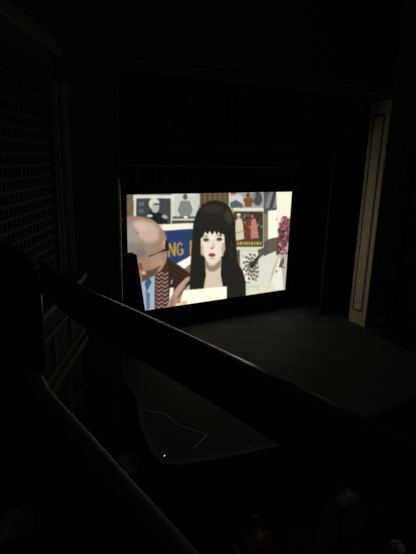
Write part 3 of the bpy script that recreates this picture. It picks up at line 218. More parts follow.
 ((120,52,78),[(169.4,51.4),(169.1,51.3),(168.8,51.2),(168.5,50.9),(168.1,50.5),(167.9,50.0),(167.7,49.5),(167.6,49.1),(167.6,48.7),(167.7,48.5),(168.0,48.4),(168.2,48.4),(168.5,48.6),(168.9,48.9),(169.2,49.3),(169.5,49.7),(169.6,50.2),(169.7,50.6),(169.7,51.0),(169.6,51.3)],0.2),
 ((70,40,48),[(160.9,60.6),(160.7,60.6),(160.3,60.4),(160.0,60.1),(159.6,59.7),(159.3,59.3),(159.1,58.8),(159.0,58.4),(158.9,58.0),(159.0,57.8),(159.2,57.6),(159.5,57.6),(159.8,57.8),(160.2,58.1),(160.5,58.4),(160.8,58.9),(161.0,59.4),(161.2,59.8),(161.2,60.2),(161.1,60.4)],0.2),
 ((140,70,96),[(169.8,31.3),(169.7,31.5),(169.4,31.7),(169.0,31.8),(168.4,31.8),(167.8,31.8),(167.2,31.7),(166.7,31.6),(166.3,31.4),(166.0,31.2),(165.9,31.0),(166.0,30.8),(166.3,30.6),(166.7,30.5),(167.2,30.5),(167.8,30.5),(168.4,30.6),(169.0,30.7),(169.4,30.9),(169.7,31.1)],0.2),
 ((90,36,56),[(166.6,61.0),(166.5,60.8),(166.6,60.5),(166.8,60.2),(167.1,59.9),(167.6,59.6),(168.1,59.4),(168.6,59.3),(169.0,59.3),(169.4,59.3),(169.7,59.5),(169.7,59.7),(169.7,60.0),(169.5,60.3),(169.1,60.6),(168.7,60.8),(168.2,61.0),(167.7,61.2),(167.2,61.2),(166.8,61.1)],0.2),
 ((140,70,96),[(157.9,59.6),(158.0,59.4),(158.2,59.3),(158.6,59.1),(159.1,59.1),(159.7,59.1),(160.3,59.1),(160.9,59.2),(161.3,59.4),(161.6,59.6),(161.7,59.8),(161.7,60.0),(161.4,60.2),(161.0,60.3),(160.5,60.4),(159.9,60.4),(159.3,60.3),(158.8,60.2),(158.3,60.0),(158.0,59.8)],0.2),
 ((120,52,78),[(168.7,50.4),(168.6,50.2),(168.6,49.9),(168.7,49.6),(169.0,49.2),(169.4,48.9),(169.8,48.6),(170.3,48.4),(170.7,48.4),(171.1,48.4),(171.4,48.5),(171.5,48.7),(171.5,49.0),(171.3,49.3),(171.0,49.6),(170.6,50.0),(170.2,50.2),(169.7,50.4),(169.3,50.5),(168.9,50.5)],0.2),
 ((70,40,48),[(159.6,61.8),(159.3,61.7),(159.0,61.5),(158.8,61.1),(158.6,60.7),(158.5,60.2),(158.4,59.8),(158.5,59.3),(158.6,59.0),(158.8,58.8),(159.1,58.7),(159.3,58.8),(159.6,59.0),(159.8,59.4),(160.0,59.8),(160.1,60.3),(160.2,60.8),(160.1,61.2),(160.0,61.5),(159.8,61.7)],0.2),
 ((70,40,48),[(161.8,58.6),(161.5,58.6),(161.2,58.5),(160.8,58.3),(160.3,58.0),(159.9,57.6),(159.6,57.2),(159.3,56.7),(159.2,56.4),(159.2,56.1),(159.4,55.9),(159.6,55.9),(160.0,56.0),(160.4,56.2),(160.8,56.5),(161.2,56.9),(161.6,57.3),(161.8,57.8),(161.9,58.1),(161.9,58.4)],0.2),
 ((140,70,96),[(164.4,60.2),(164.1,60.2),(163.8,60.2),(163.3,60.0),(162.8,59.8),(162.3,59.4),(161.9,59.1),(161.5,58.7),(161.3,58.3),(161.3,58.0),(161.4,57.8),(161.6,57.8),(161.9,57.8),(162.4,58.0),(162.9,58.2),(163.4,58.5),(163.8,58.9),(164.2,59.3),(164.4,59.7),(164.4,60.0)],0.2),
 ((90,36,56),[(162.0,43.5),(161.7,43.6),(161.4,43.6),(160.9,43.4),(160.4,43.2),(159.9,42.9),(159.5,42.5),(159.2,42.2),(158.9,41.8),(158.9,41.5),(158.9,41.3),(159.2,41.3),(159.5,41.3),(160.0,41.4),(160.5,41.7),(161.0,42.0),(161.4,42.3),(161.7,42.7),(162.0,43.0),(162.0,43.3)],0.2),
 ((196,140,158),[(163.6,37.0),(163.6,36.8),(163.7,36.6),(164.1,36.4),(164.5,36.2),(165.0,36.0),(165.6,35.9),(166.1,35.9),(166.6,36.0),(167.0,36.1),(167.1,36.3),(167.1,36.5),(167.0,36.7),(166.7,37.0),(166.2,37.1),(165.7,37.3),(165.1,37.4),(164.6,37.4),(164.1,37.3),(163.8,37.2)],0.2),
 ((90,36,56),[(163.9,40.5),(163.7,40.5),(163.3,40.5),(162.9,40.3),(162.4,40.0),(162.0,39.6),(161.6,39.2),(161.4,38.8),(161.2,38.4),(161.2,38.2),(161.3,38.0),(161.6,37.9),(161.9,38.0),(162.3,38.2),(162.8,38.5),(163.2,38.9),(163.6,39.3),(163.9,39.7),(164.0,40.0),(164.0,40.3)],0.2),
 ((168,96,120),[(156.2,39.8),(156.2,39.5),(156.3,39.3),(156.6,39.1),(157.1,38.9),(157.6,38.8),(158.2,38.7),(158.7,38.7),(159.1,38.7),(159.5,38.8),(159.7,39.0),(159.7,39.2),(159.5,39.5),(159.2,39.7),(158.7,39.9),(158.2,40.0),(157.7,40.1),(157.1,40.1),(156.7,40.1),(156.3,39.9)],0.2),
 ((90,36,56),[(165.3,43.0),(165.0,43.0),(164.7,42.8),(164.4,42.5),(164.1,42.1),(163.8,41.7),(163.6,41.2),(163.6,40.8),(163.6,40.4),(163.7,40.1),(163.9,40.0),(164.2,40.1),(164.5,40.2),(164.8,40.5),(165.1,40.9),(165.4,41.4),(165.6,41.8),(165.6,42.3),(165.6,42.6),(165.5,42.9)],0.2),
 ((140,70,96),[(160.0,39.0),(159.8,39.1),(159.5,39.3),(159.1,39.3),(158.5,39.3),(158.0,39.2),(157.4,39.0),(156.9,38.8),(156.5,38.6),(156.3,38.3),(156.2,38.1),(156.3,38.0),(156.6,37.8),(157.1,37.8),(157.6,37.8),(158.2,37.9),(158.8,38.1),(159.3,38.3),(159.7,38.5),(159.9,38.8)],0.2),
 ((90,36,56),[(169.6,62.7),(169.4,62.6),(169.2,62.3),(169.2,61.9),(169.2,61.5),(169.3,61.0),(169.5,60.6),(169.7,60.3),(170.0,60.0),(170.3,59.9),(170.6,59.9),(170.8,60.0),(171.0,60.3),(171.1,60.7),(171.1,61.1),(170.9,61.6),(170.7,62.0),(170.5,62.4),(170.2,62.6),(169.9,62.8)],0.2),
 ((90,36,56),[(159.1,37.3),(158.8,37.2),(158.5,37.0),(158.3,36.7),(158.1,36.2),(158.0,35.8),(158.0,35.3),(158.0,34.9),(158.2,34.6),(158.4,34.4),(158.6,34.3),(158.9,34.4),(159.1,34.6),(159.4,34.9),(159.5,35.3),(159.6,35.8),(159.7,36.3),(159.6,36.7),(159.5,37.0),(159.3,37.2)],0.2),
 ((140,70,96),[(162.2,49.1),(162.1,48.9),(162.2,48.6),(162.3,48.3),(162.6,48.0),(163.0,47.7),(163.5,47.4),(164.0,47.3),(164.4,47.2),(164.8,47.2),(165.0,47.3),(165.1,47.5),(165.1,47.8),(164.9,48.1),(164.6,48.5),(164.2,48.8),(163.7,49.0),(163.3,49.2),(162.8,49.2),(162.5,49.2)],0.2),
 ((90,36,56),[(163.0,30.6),(162.8,30.7),(162.5,30.8),(162.0,30.8),(161.5,30.7),(160.9,30.5),(160.4,30.2),(160.0,30.0),(159.6,29.7),(159.4,29.4),(159.4,29.2),(159.6,29.1),(160.0,29.0),(160.4,29.0),(160.9,29.1),(161.5,29.3),(162.0,29.6),(162.5,29.8),(162.8,30.1),(163.0,30.4)],0.2),
 ((140,70,96),[(162.2,27.5),(162.0,27.3),(162.0,27.0),(162.0,26.7),(162.1,26.3),(162.4,25.9),(162.7,25.5),(163.1,25.3),(163.4,25.1),(163.8,25.0),(164.0,25.1),(164.2,25.2),(164.3,25.5),(164.2,25.9),(164.1,26.2),(163.8,26.6),(163.5,27.0),(163.2,27.3),(162.8,27.5),(162.5,27.5)],0.2),
 ((90,36,56),[(171.5,45.3),(171.4,45.5),(171.1,45.7),(170.7,45.8),(170.2,45.8),(169.6,45.8),(169.0,45.7),(168.4,45.5),(168.0,45.3),(167.7,45.1),(167.6,44.9),(167.7,44.7),(168.0,44.6),(168.4,44.5),(168.9,44.4),(169.5,44.5),(170.1,44.6),(170.7,44.7),(171.1,44.9),(171.4,45.1)],0.2),
 ((168,96,120),[(168.8,34.0),(168.7,34.2),(168.4,34.3),(168.0,34.4),(167.4,34.4),(166.8,34.4),(166.2,34.3),(165.7,34.1),(165.3,33.9),(165.0,33.7),(164.9,33.5),(165.0,33.3),(165.3,33.2),(165.7,33.1),(166.3,33.0),(166.9,33.1),(167.5,33.2),(168.0,33.4),(168.4,33.5),(168.7,33.8)],0.2),
 ((120,52,78),[(157.5,36.4),(157.5,36.2),(157.6,36.0),(157.9,35.7),(158.3,35.5),(158.8,35.3),(159.4,35.2),(159.9,35.2),(160.4,35.2),(160.7,35.3),(160.9,35.5),(160.9,35.7),(160.8,35.9),(160.5,36.2),(160.1,36.4),(159.6,36.6),(159.0,36.7),(158.5,36.7),(158.0,36.7),(157.7,36.6)],0.2),
 ((70,40,48),[(164.2,49.6),(164.1,49.4),(164.0,49.1),(164.1,48.8),(164.3,48.4),(164.6,48.0),(164.9,47.7),(165.3,47.4),(165.7,47.3),(166.0,47.2),(166.3,47.3),(166.5,47.5),(166.5,47.8),(166.4,48.1),(166.3,48.5),(166.0,48.9),(165.6,49.2),(165.2,49.5),(164.8,49.6),(164.5,49.7)],0.2),
 ((168,96,120),[(164.1,52.2),(164.1,52.0),(164.2,51.8),(164.5,51.5),(165.0,51.3),(165.5,51.2),(166.1,51.1),(166.6,51.0),(167.1,51.1),(167.4,51.2),(167.6,51.4),(167.6,51.6),(167.5,51.8),(167.2,52.1),(166.7,52.3),(166.2,52.4),(165.7,52.5),(165.1,52.6),(164.7,52.5),(164.3,52.4)],0.2),
 ((70,40,48),[(166.6,51.4),(166.5,51.6),(166.3,51.8),(165.9,51.9),(165.3,51.9),(164.7,51.9),(164.1,51.9),(163.6,51.7),(163.1,51.5),(162.9,51.3),(162.8,51.1),(162.8,50.9),(163.1,50.8),(163.5,50.6),(164.0,50.6),(164.6,50.6),(165.2,50.7),(165.8,50.8),(166.2,51.0),(166.5,51.2)],0.2),
 ((196,140,158),[(161.5,57.8),(161.3,58.0),(161.0,58.0),(160.5,57.9),(160.0,57.8),(159.4,57.5),(158.9,57.2),(158.5,56.9),(158.1,56.6),(158.0,56.3),(158.0,56.1),(158.2,56.0),(158.5,56.0),(159.0,56.0),(159.5,56.2),(160.1,56.4),(160.6,56.7),(161.1,57.0),(161.4,57.3),(161.5,57.6)],0.2),
 ((120,52,78),[(164.6,57.4),(164.4,57.4),(164.0,57.2),(163.7,56.9),(163.3,56.6),(163.0,56.1),(162.8,55.6),(162.7,55.2),(162.7,54.8),(162.7,54.6),(162.9,54.4),(163.2,54.4),(163.5,54.6),(163.9,54.9),(164.2,55.3),(164.5,55.7),(164.8,56.2),(164.9,56.6),(164.9,57.0),(164.8,57.3)],0.2),
 ((140,70,96),[(168.5,32.2),(168.2,32.2),(167.9,32.0),(167.6,31.7),(167.2,31.4),(167.0,30.9),(166.8,30.5),(166.7,30.0),(166.7,29.7),(166.8,29.4),(167.0,29.3),(167.2,29.3),(167.6,29.5),(167.9,29.8),(168.2,30.1),(168.5,30.6),(168.7,31.0),(168.8,31.4),(168.8,31.8),(168.7,32.1)],0.2),
 ((90,36,56),[(170.1,51.0),(169.9,51.1),(169.6,51.2),(169.1,51.1),(168.6,50.9),(168.0,50.7),(167.5,50.4),(167.1,50.0),(166.8,49.7),(166.6,49.4),(166.7,49.2),(166.9,49.1),(167.2,49.1),(167.7,49.2),(168.2,49.3),(168.8,49.6),(169.3,49.9),(169.7,50.2),(170.0,50.5),(170.2,50.8)],0.2),
 ((90,36,56),[(165.1,27.5),(165.0,27.2),(165.2,27.0),(165.5,26.8),(165.9,26.5),(166.4,26.4),(167.0,26.2),(167.5,26.2),(168.0,26.2),(168.3,26.3),(168.5,26.5),(168.5,26.7),(168.4,26.9),(168.1,27.2),(167.7,27.4),(167.1,27.6),(166.6,27.7),(166.1,27.8),(165.6,27.7),(165.3,27.6)],0.2),
 ((168,96,120),[(167.8,25.8),(167.6,26.0),(167.3,26.1),(166.9,26.1),(166.3,26.1),(165.7,26.0),(165.2,25.8),(164.7,25.6),(164.3,25.3),(164.1,25.1),(164.0,24.9),(164.2,24.7),(164.5,24.6),(164.9,24.6),(165.5,24.6),(166.1,24.7),(166.6,24.9),(167.1,25.1),(167.5,25.4),(167.7,25.6)],0.2),
 ((120,52,78),[(166.2,29.9),(165.9,30.0),(165.6,30.0),(165.1,29.9),(164.6,29.6),(164.1,29.3),(163.7,29.0),(163.4,28.6),(163.1,28.3),(163.1,28.0),(163.1,27.8),(163.4,27.7),(163.7,27.7),(164.2,27.9),(164.7,28.1),(165.2,28.4),(165.6,28.8),(165.9,29.1),(166.2,29.4),(166.2,29.7)],0.2),
 ((70,40,48),[(163.5,46.5),(163.3,46.4),(163.1,46.1),(162.9,45.8),(162.8,45.3),(162.8,44.9),(162.8,44.4),(163.0,44.0),(163.2,43.7),(163.4,43.5),(163.7,43.5),(163.9,43.6),(164.1,43.8),(164.3,44.2),(164.4,44.6),(164.4,45.1),(164.4,45.6),(164.2,46.0),(164.0,46.3),(163.8,46.5)],0.2),
 ((70,40,48),[(162.3,58.6),(162.2,58.4),(162.1,58.1),(162.2,57.7),(162.4,57.4),(162.7,57.0),(163.1,56.7),(163.5,56.4),(163.9,56.2),(164.2,56.2),(164.5,56.3),(164.6,56.5),(164.7,56.8),(164.6,57.1),(164.4,57.5),(164.1,57.9),(163.7,58.2),(163.4,58.5),(163.0,58.6),(162.6,58.7)],0.2),
 ((196,140,158),[(170.5,60.7),(170.3,60.7),(169.9,60.6),(169.5,60.3),(169.1,60.0),(168.7,59.5),(168.4,59.1),(168.2,58.6),(168.2,58.3),(168.2,58.0),(168.4,57.8),(168.6,57.8),(169.0,57.9),(169.4,58.2),(169.8,58.6),(170.2,59.0),(170.5,59.4),(170.7,59.9),(170.7,60.3),(170.7,60.5)],0.2),
 ((168,96,120),[(165.9,31.5),(165.8,31.6),(165.4,31.7),(165.0,31.7),(164.4,31.7),(163.8,31.5),(163.3,31.3),(162.8,31.1),(162.5,30.8),(162.3,30.5),(162.2,30.3),(162.4,30.2),(162.7,30.1),(163.2,30.1),(163.7,30.2),(164.3,30.3),(164.8,30.5),(165.3,30.8),(165.7,31.0),(165.9,31.3)],0.2),
 ((90,36,56),[(167.1,48.0),(167.1,47.8),(167.3,47.6),(167.7,47.4),(168.2,47.2),(168.8,47.1),(169.3,47.1),(169.9,47.1),(170.4,47.2),(170.7,47.4),(170.9,47.6),(170.8,47.8),(170.6,48.0),(170.3,48.2),(169.8,48.4),(169.2,48.5),(168.6,48.5),(168.1,48.4),(167.6,48.3),(167.3,48.2)],0.2),
 ((70,40,48),[(164.8,55.7),(164.7,55.9),(164.4,56.0),(164.0,56.1),(163.5,56.1),(162.9,56.0),(162.3,55.9),(161.7,55.7),(161.3,55.5),(161.1,55.3),(161.0,55.1),(161.1,54.9),(161.4,54.7),(161.8,54.7),(162.4,54.7),(163.0,54.7),(163.5,54.9),(164.1,55.0),(164.5,55.3),(164.8,55.5)],0.2),
 ((70,40,48),[(160.5,49.2),(160.3,49.0),(160.1,48.8),(160.0,48.4),(160.0,48.0),(160.1,47.5),(160.3,47.1),(160.5,46.7),(160.8,46.4),(161.1,46.3),(161.3,46.3),(161.6,46.5),(161.7,46.7),(161.8,47.1),(161.8,47.5),(161.7,48.0),(161.6,48.4),(161.3,48.8),(161.1,49.0),(160.8,49.2)],0.2),
 ((90,36,56),[(162.2,54.4),(162.1,54.2),(162.2,53.9),(162.4,53.6),(162.7,53.3),(163.2,53.1),(163.7,52.9),(164.2,52.7),(164.6,52.7),(165.0,52.7),(165.2,52.9),(165.3,53.1),(165.2,53.4),(165.0,53.7),(164.6,54.0),(164.2,54.2),(163.7,54.4),(163.2,54.6),(162.8,54.6),(162.4,54.5)],0.2),
 ((90,36,56),[(160.1,28.0),(160.1,27.8),(160.2,27.5),(160.5,27.3),(161.0,27.1),(161.5,26.9),(162.0,26.8),(162.6,26.8),(163.0,26.8),(163.4,26.9),(163.6,27.1),(163.6,27.3),(163.4,27.5),(163.1,27.8),(162.7,28.0),(162.2,28.2),(161.6,28.3),(161.1,28.3),(160.6,28.3),(160.3,28.2)],0.2),
 ((140,70,96),[(167.5,50.5),(167.2,50.5),(166.9,50.4),(166.5,50.1),(166.1,49.8),(165.7,49.4),(165.4,49.0),(165.2,48.5),(165.1,48.2),(165.1,47.9),(165.2,47.7),(165.5,47.7),(165.9,47.8),(166.3,48.0),(166.7,48.4),(167.1,48.8),(167.4,49.2),(167.6,49.6),(167.7,50.0),(167.7,50.3)],0.2),
 ((120,52,78),[(171.2,43.4),(171.0,43.5),(170.6,43.5),(170.2,43.4),(169.6,43.2),(169.1,43.0),(168.6,42.7),(168.1,42.4),(167.8,42.0),(167.7,41.8),(167.8,41.6),(168.0,41.4),(168.3,41.4),(168.8,41.5),(169.3,41.7),(169.9,41.9),(170.4,42.2),(170.8,42.6),(171.1,42.9),(171.2,43.1)],0.2),
 ((140,70,96),[(162.7,27.3),(162.6,27.1),(162.5,26.8),(162.6,26.5),(162.8,26.1),(163.1,25.7),(163.5,25.4),(163.9,25.2),(164.3,25.0),(164.6,25.0),(164.9,25.0),(165.0,25.2),(165.1,25.5),(165.0,25.8),(164.8,26.2),(164.5,26.6),(164.1,26.9),(163.7,27.2),(163.3,27.3),(163.0,27.4)],0.2),
 ((90,36,56),[(163.3,26.9),(163.2,26.7),(163.2,26.4),(163.4,26.1),(163.7,25.8),(164.1,25.5),(164.6,25.3),(165.0,25.1),(165.5,25.0),(165.8,25.0),(166.1,25.2),(166.2,25.4),(166.1,25.6),(165.9,25.9),(165.6,26.3),(165.2,26.6),(164.8,26.8),(164.3,27.0),(163.9,27.1),(163.5,27.0)],0.2),
 ((120,52,78),[(166.5,60.1),(166.3,60.0),(166.0,59.7),(165.8,59.4),(165.7,58.9),(165.6,58.5),(165.6,58.0),(165.7,57.6),(165.9,57.2),(166.1,57.0),(166.4,57.0),(166.6,57.1),(166.9,57.3),(167.1,57.7),(167.2,58.1),(167.3,58.6),(167.3,59.1),(167.2,59.5),(167.0,59.8),(166.8,60.0)],0.2),
 ((120,52,78),[(170.0,58.4),(169.8,58.6),(169.5,58.7),(169.1,58.7),(168.5,58.7),(167.9,58.6),(167.3,58.4),(166.8,58.1),(166.4,57.9),(166.2,57.6),(166.1,57.4),(166.2,57.3),(166.6,57.1),(167.0,57.1),(167.6,57.2),(168.2,57.3),(168.8,57.5),(169.3,57.7),(169.7,57.9),(169.9,58.2)],0.2),
 ((120,52,78),[(159.3,33.1),(159.3,32.9),(159.4,32.7),(159.7,32.5),(160.2,32.3),(160.7,32.1),(161.2,32.0),(161.8,32.0),(162.2,32.0),(162.6,32.1),(162.8,32.3),(162.8,32.5),(162.6,32.8),(162.3,33.0),(161.9,33.2),(161.4,33.4),(160.8,33.5),(160.3,33.5),(159.8,33.4),(159.5,33.3)],0.2),
 ((70,40,48),[(159.8,61.2),(159.6,61.3),(159.3,61.3),(158.8,61.3),(158.3,61.1),(157.7,60.9),(157.2,60.6),(156.7,60.3),(156.4,60.0),(156.2,59.7),(156.2,59.5),(156.4,59.4),(156.8,59.3),(157.2,59.4),(157.8,59.5),(158.3,59.8),(158.9,60.0),(159.3,60.4),(159.6,60.7),(159.8,60.9)],0.2),
 ((70,40,48),[(169.6,39.5),(169.4,39.5),(169.0,39.3),(168.6,39.1),(168.2,38.7),(167.9,38.3),(167.6,37.9),(167.4,37.5),(167.4,37.1),(167.4,36.8),(167.6,36.7),(167.9,36.7),(168.2,36.8),(168.6,37.0),(169.0,37.4),(169.3,37.8),(169.6,38.2),(169.8,38.7),(169.9,39.0),(169.8,39.3)],0.2),
 ((70,40,48),[(168.0,62.9),(167.8,62.8),(167.6,62.5),(167.5,62.1),(167.6,61.7),(167.7,61.2),(167.9,60.8),(168.1,60.5),(168.4,60.2),(168.7,60.1),(169.0,60.1),(169.2,60.3),(169.4,60.5),(169.5,60.9),(169.4,61.4),(169.3,61.8),(169.1,62.2),(168.9,62.6),(168.6,62.8),(168.3,63.0)],0.2),
 ((120,52,78),[(162.0,26.8),(161.8,26.6),(161.8,26.3),(162.0,26.0),(162.3,25.6),(162.6,25.3),(163.0,25.0),(163.5,24.8),(163.9,24.7),(164.3,24.7),(164.5,24.8),(164.6,25.0),(164.6,25.3),(164.5,25.6),(164.2,26.0),(163.8,26.3),(163.4,26.6),(163.0,26.8),(162.6,26.9),(162.2,26.9)],0.2),
 ((70,40,48),[(162.8,57.7),(162.6,57.8),(162.2,57.7),(161.8,57.5),(161.3,57.2),(160.9,56.8),(160.5,56.4),(160.2,56.0),(160.1,55.6),(160.1,55.3),(160.2,55.2),(160.5,55.1),(160.8,55.2),(161.2,55.4),(161.7,55.7),(162.1,56.1),(162.5,56.5),(162.8,56.9),(162.9,57.3),(162.9,57.5)],0.2),
 ((90,36,56),[(167.9,33.2),(167.7,33.3),(167.3,33.3),(166.9,33.2),(166.3,33.1),(165.8,32.8),(165.3,32.5),(164.9,32.2),(164.6,31.9),(164.4,31.6),(164.5,31.4),(164.7,31.3),(165.0,31.3),(165.5,31.4),(166.0,31.5),(166.6,31.8),(167.1,32.1),(167.5,32.4),(167.8,32.7),(167.9,33.0)],0.2),
 ((90,36,56),[(166.6,26.6),(166.3,26.7),(166.0,26.6),(165.6,26.3),(165.2,26.0),(164.8,25.6),(164.5,25.2),(164.3,24.8),(164.3,24.4),(164.3,24.1),(164.5,24.0),(164.7,24.0),(165.1,24.1),(165.4,24.3),(165.8,24.6),(166.2,25.0),(166.5,25.4),(166.7,25.8),(166.8,26.2),(166.8,26.5)],0.2),
 ((196,140,158),[(170.8,60.2),(170.5,60.2),(170.1,60.1),(169.7,59.9),(169.3,59.5),(168.9,59.1),(168.6,58.6),(168.4,58.2),(168.3,57.8),(168.3,57.6),(168.5,57.4),(168.7,57.4),(169.1,57.5),(169.5,57.7),(169.9,58.1),(170.3,58.5),(170.6,58.9),(170.8,59.4),(171.0,59.7),(170.9,60.0)],0.2),
 ((140,70,96),[(162.8,47.8),(162.6,48.0),(162.3,48.1),(161.9,48.1),(161.3,48.1),(160.7,47.9),(160.2,47.7),(159.7,47.5),(159.3,47.2),(159.1,47.0),(159.0,46.8),(159.2,46.6),(159.5,46.5),(160.0,46.5),(160.5,46.5),(161.1,46.7),(161.7,46.9),(162.2,47.1),(162.5,47.4),(162.8,47.6)],0.2),
 ((70,40,48),[(163.4,39.8),(163.4,39.6),(163.5,39.3),(163.9,39.1),(164.3,39.0),(164.9,38.8),(165.5,38.8),(166.0,38.8),(166.5,38.9),(166.8,39.0),(167.0,39.2),(167.0,39.4),(166.8,39.6),(166.5,39.8),(166.0,40.0),(165.4,40.1),(164.9,40.2),(164.3,40.2),(163.9,40.1),(163.5,40.0)],0.2),
 ((120,52,78),[(164.2,29.7),(164.3,29.5),(164.5,29.3),(164.8,29.1),(165.3,29.0),(165.8,28.9),(166.4,28.8),(167.0,28.9),(167.4,29.0),(167.8,29.1),(167.9,29.3),(167.9,29.5),(167.7,29.7),(167.3,29.9),(166.9,30.1),(166.3,30.2),(165.7,30.2),(165.2,30.2),(164.7,30.1),(164.4,29.9)],0.2),
 ((70,40,48),[(167.1,54.8),(166.8,54.9),(166.5,54.8),(166.0,54.7),(165.5,54.5),(165.0,54.2),(164.5,53.8),(164.1,53.5),(163.9,53.1),(163.8,52.8),(163.8,52.6),(164.1,52.5),(164.4,52.5),(164.9,52.7),(165.4,52.9),(165.9,53.2),(166.4,53.6),(166.8,53.9),(167.0,54.3),(167.1,54.5)],0.2),
 ((70,40,48),[(166.2,61.0),(166.0,60.9),(165.7,60.7),(165.5,60.3),(165.4,59.9),(165.3,59.4),(165.3,58.9),(165.3,58.5),(165.5,58.2),(165.7,58.0),(166.0,57.9),(166.2,58.0),(166.5,58.2),(166.7,58.6),(166.9,59.0),(167.0,59.5),(167.0,60.0),(166.9,60.4),(166.7,60.7),(166.5,60.9)],0.2),
 ((196,140,158),[(162.1,30.1),(161.9,30.0),(161.7,29.7),(161.6,29.4),(161.5,29.0),(161.6,28.5),(161.7,28.1),(161.9,27.7),(162.2,27.4),(162.4,27.3),(162.7,27.3),(162.9,27.4),(163.1,27.6),(163.2,28.0),(163.3,28.4),(163.2,28.9),(163.1,29.3),(162.9,29.7),(162.6,30.0),(162.4,30.1)],0.2),
 ((140,70,96),[(157.4,32.4),(157.4,32.2),(157.5,32.0),(157.7,31.7),(158.1,31.4),(158.6,31.2),(159.1,31.1),(159.6,31.0),(160.1,31.0),(160.4,31.0),(160.6,31.2),(160.7,31.4),(160.6,31.7),(160.3,31.9),(159.9,32.2),(159.5,32.4),(158.9,32.6),(158.4,32.7),(158.0,32.7),(157.6,32.6)],0.2),
 ((90,36,56),[(166.0,29.4),(165.9,29.2),(166.1,29.0),(166.4,28.7),(166.8,28.5),(167.3,28.3),(167.8,28.2),(168.4,28.1),(168.8,28.1),(169.2,28.2),(169.4,28.4),(169.4,28.6),(169.3,28.9),(169.0,29.1),(168.6,29.3),(168.1,29.5),(167.5,29.7),(167.0,29.7),(166.5,29.7),(166.2,29.6)],0.2),
 ((70,40,48),[(161.5,46.3),(161.4,46.4),(161.1,46.5),(160.6,46.6),(160.1,46.5),(159.5,46.4),(158.9,46.2),(158.4,46.0),(158.0,45.8),(157.8,45.5),(157.7,45.3),(157.9,45.1),(158.2,45.0),(158.6,45.0),(159.2,45.1),(159.8,45.2),(160.3,45.3),(160.8,45.6),(161.2,45.8),(161.5,46.1)],0.2),
 ((70,40,48),[(158.8,56.7),(158.7,56.5),(158.7,56.2),(158.8,55.9),(159.1,55.5),(159.4,55.2),(159.8,54.9),(160.3,54.7),(160.7,54.6),(161.0,54.6),(161.3,54.7),(161.4,54.9),(161.4,55.2),(161.3,55.6),(161.0,55.9),(160.7,56.2),(160.3,56.5),(159.8,56.7),(159.4,56.8),(159.0,56.8)],0.2),
 ((70,40,48),[(169.3,53.9),(169.1,54.0),(168.7,54.0),(168.3,53.9),(167.7,53.7),(167.2,53.4),(166.7,53.0),(166.4,52.6),(166.1,52.3),(166.0,52.0),(166.1,51.8),(166.3,51.7),(166.6,51.7),(167.1,51.8),(167.6,52.1),(168.1,52.4),(168.6,52.7),(169.0,53.1),(169.3,53.4),(169.4,53.7)],0.2),
 ((90,36,56),[(161.6,26.9),(161.4,26.7),(161.4,26.4),(161.5,26.1),(161.8,25.7),(162.1,25.4),(162.5,25.1),(162.9,24.8),(163.3,24.7),(163.7,24.7),(163.9,24.8),(164.1,25.0),(164.1,25.2),(164.0,25.6),(163.7,25.9),(163.4,26.3),(163.0,26.6),(162.6,26.8),(162.2,26.9),(161.8,26.9)],0.2),
 ((168,96,120),[(170.0,54.3),(169.8,54.5),(169.4,54.5),(168.9,54.4),(168.4,54.2),(167.8,54.0),(167.3,53.7),(166.9,53.3),(166.6,53.0),(166.5,52.7),(166.5,52.5),(166.7,52.4),(167.0,52.4),(167.5,52.5),(168.0,52.6),(168.6,52.9),(169.1,53.2),(169.6,53.5),(169.9,53.8),(170.0,54.1)],0.2),
 ((168,96,120),[(168.4,33.9),(168.2,33.8),(168.1,33.5),(168.2,33.1),(168.3,32.7),(168.6,32.3),(168.9,32.0),(169.3,31.7),(169.7,31.5),(170.0,31.5),(170.3,31.5),(170.5,31.7),(170.5,32.0),(170.5,32.3),(170.3,32.7),(170.1,33.1),(169.7,33.5),(169.4,33.8),(169.0,33.9),(168.7,34.0)],0.2),
 ((90,36,56),[(157.5,61.7),(157.4,61.5),(157.3,61.2),(157.4,60.9),(157.6,60.5),(157.9,60.1),(158.2,59.8),(158.6,59.5),(159.0,59.4),(159.4,59.4),(159.6,59.4),(159.8,59.6),(159.8,59.9),(159.8,60.3),(159.6,60.7),(159.3,61.0),(158.9,61.4),(158.5,61.6),(158.1,61.8),(157.8,61.8)],0.2),
 ((120,52,78),[(166.5,50.2),(166.5,50.0),(166.6,49.7),(166.8,49.4),(167.2,49.2),(167.7,49.0),(168.3,48.8),(168.8,48.7),(169.2,48.7),(169.6,48.8),(169.8,49.0),(169.9,49.2),(169.8,49.5),(169.5,49.7),(169.1,50.0),(168.6,50.2),(168.1,50.3),(167.5,50.4),(167.1,50.4),(166.7,50.3)],0.2),
 ((140,70,96),[(162.5,55.6),(162.2,55.4),(162.0,55.2),(161.9,54.8),(161.8,54.4),(161.8,53.9),(161.9,53.5),(162.1,53.1),(162.3,52.8),(162.5,52.6),(162.8,52.6),(163.0,52.7),(163.3,53.0),(163.4,53.3),(163.5,53.8),(163.5,54.2),(163.4,54.7),(163.2,55.1),(163.0,55.4),(162.8,55.5)],0.2),
 ((70,40,48),[(162.9,45.9),(162.6,45.9),(162.3,45.7),(162.0,45.4),(161.7,45.0),(161.4,44.6),(161.2,44.1),(161.2,43.7),(161.2,43.3),(161.3,43.1),(161.5,42.9),(161.8,43.0),(162.1,43.1),(162.4,43.4),(162.7,43.8),(163.0,44.3),(163.1,44.7),(163.2,45.2),(163.2,45.5),(163.1,45.8)],0.2),
 ((168,96,120),[(167.7,26.8),(167.5,26.9),(167.2,26.9),(166.7,26.9),(166.2,26.8),(165.6,26.6),(165.1,26.3),(164.7,26.0),(164.4,25.7),(164.2,25.4),(164.2,25.2),(164.4,25.1),(164.7,25.1),(165.2,25.1),(165.7,25.2),(166.3,25.4),(166.8,25.7),(167.3,26.0),(167.6,26.3),(167.7,26.5)],0.2),
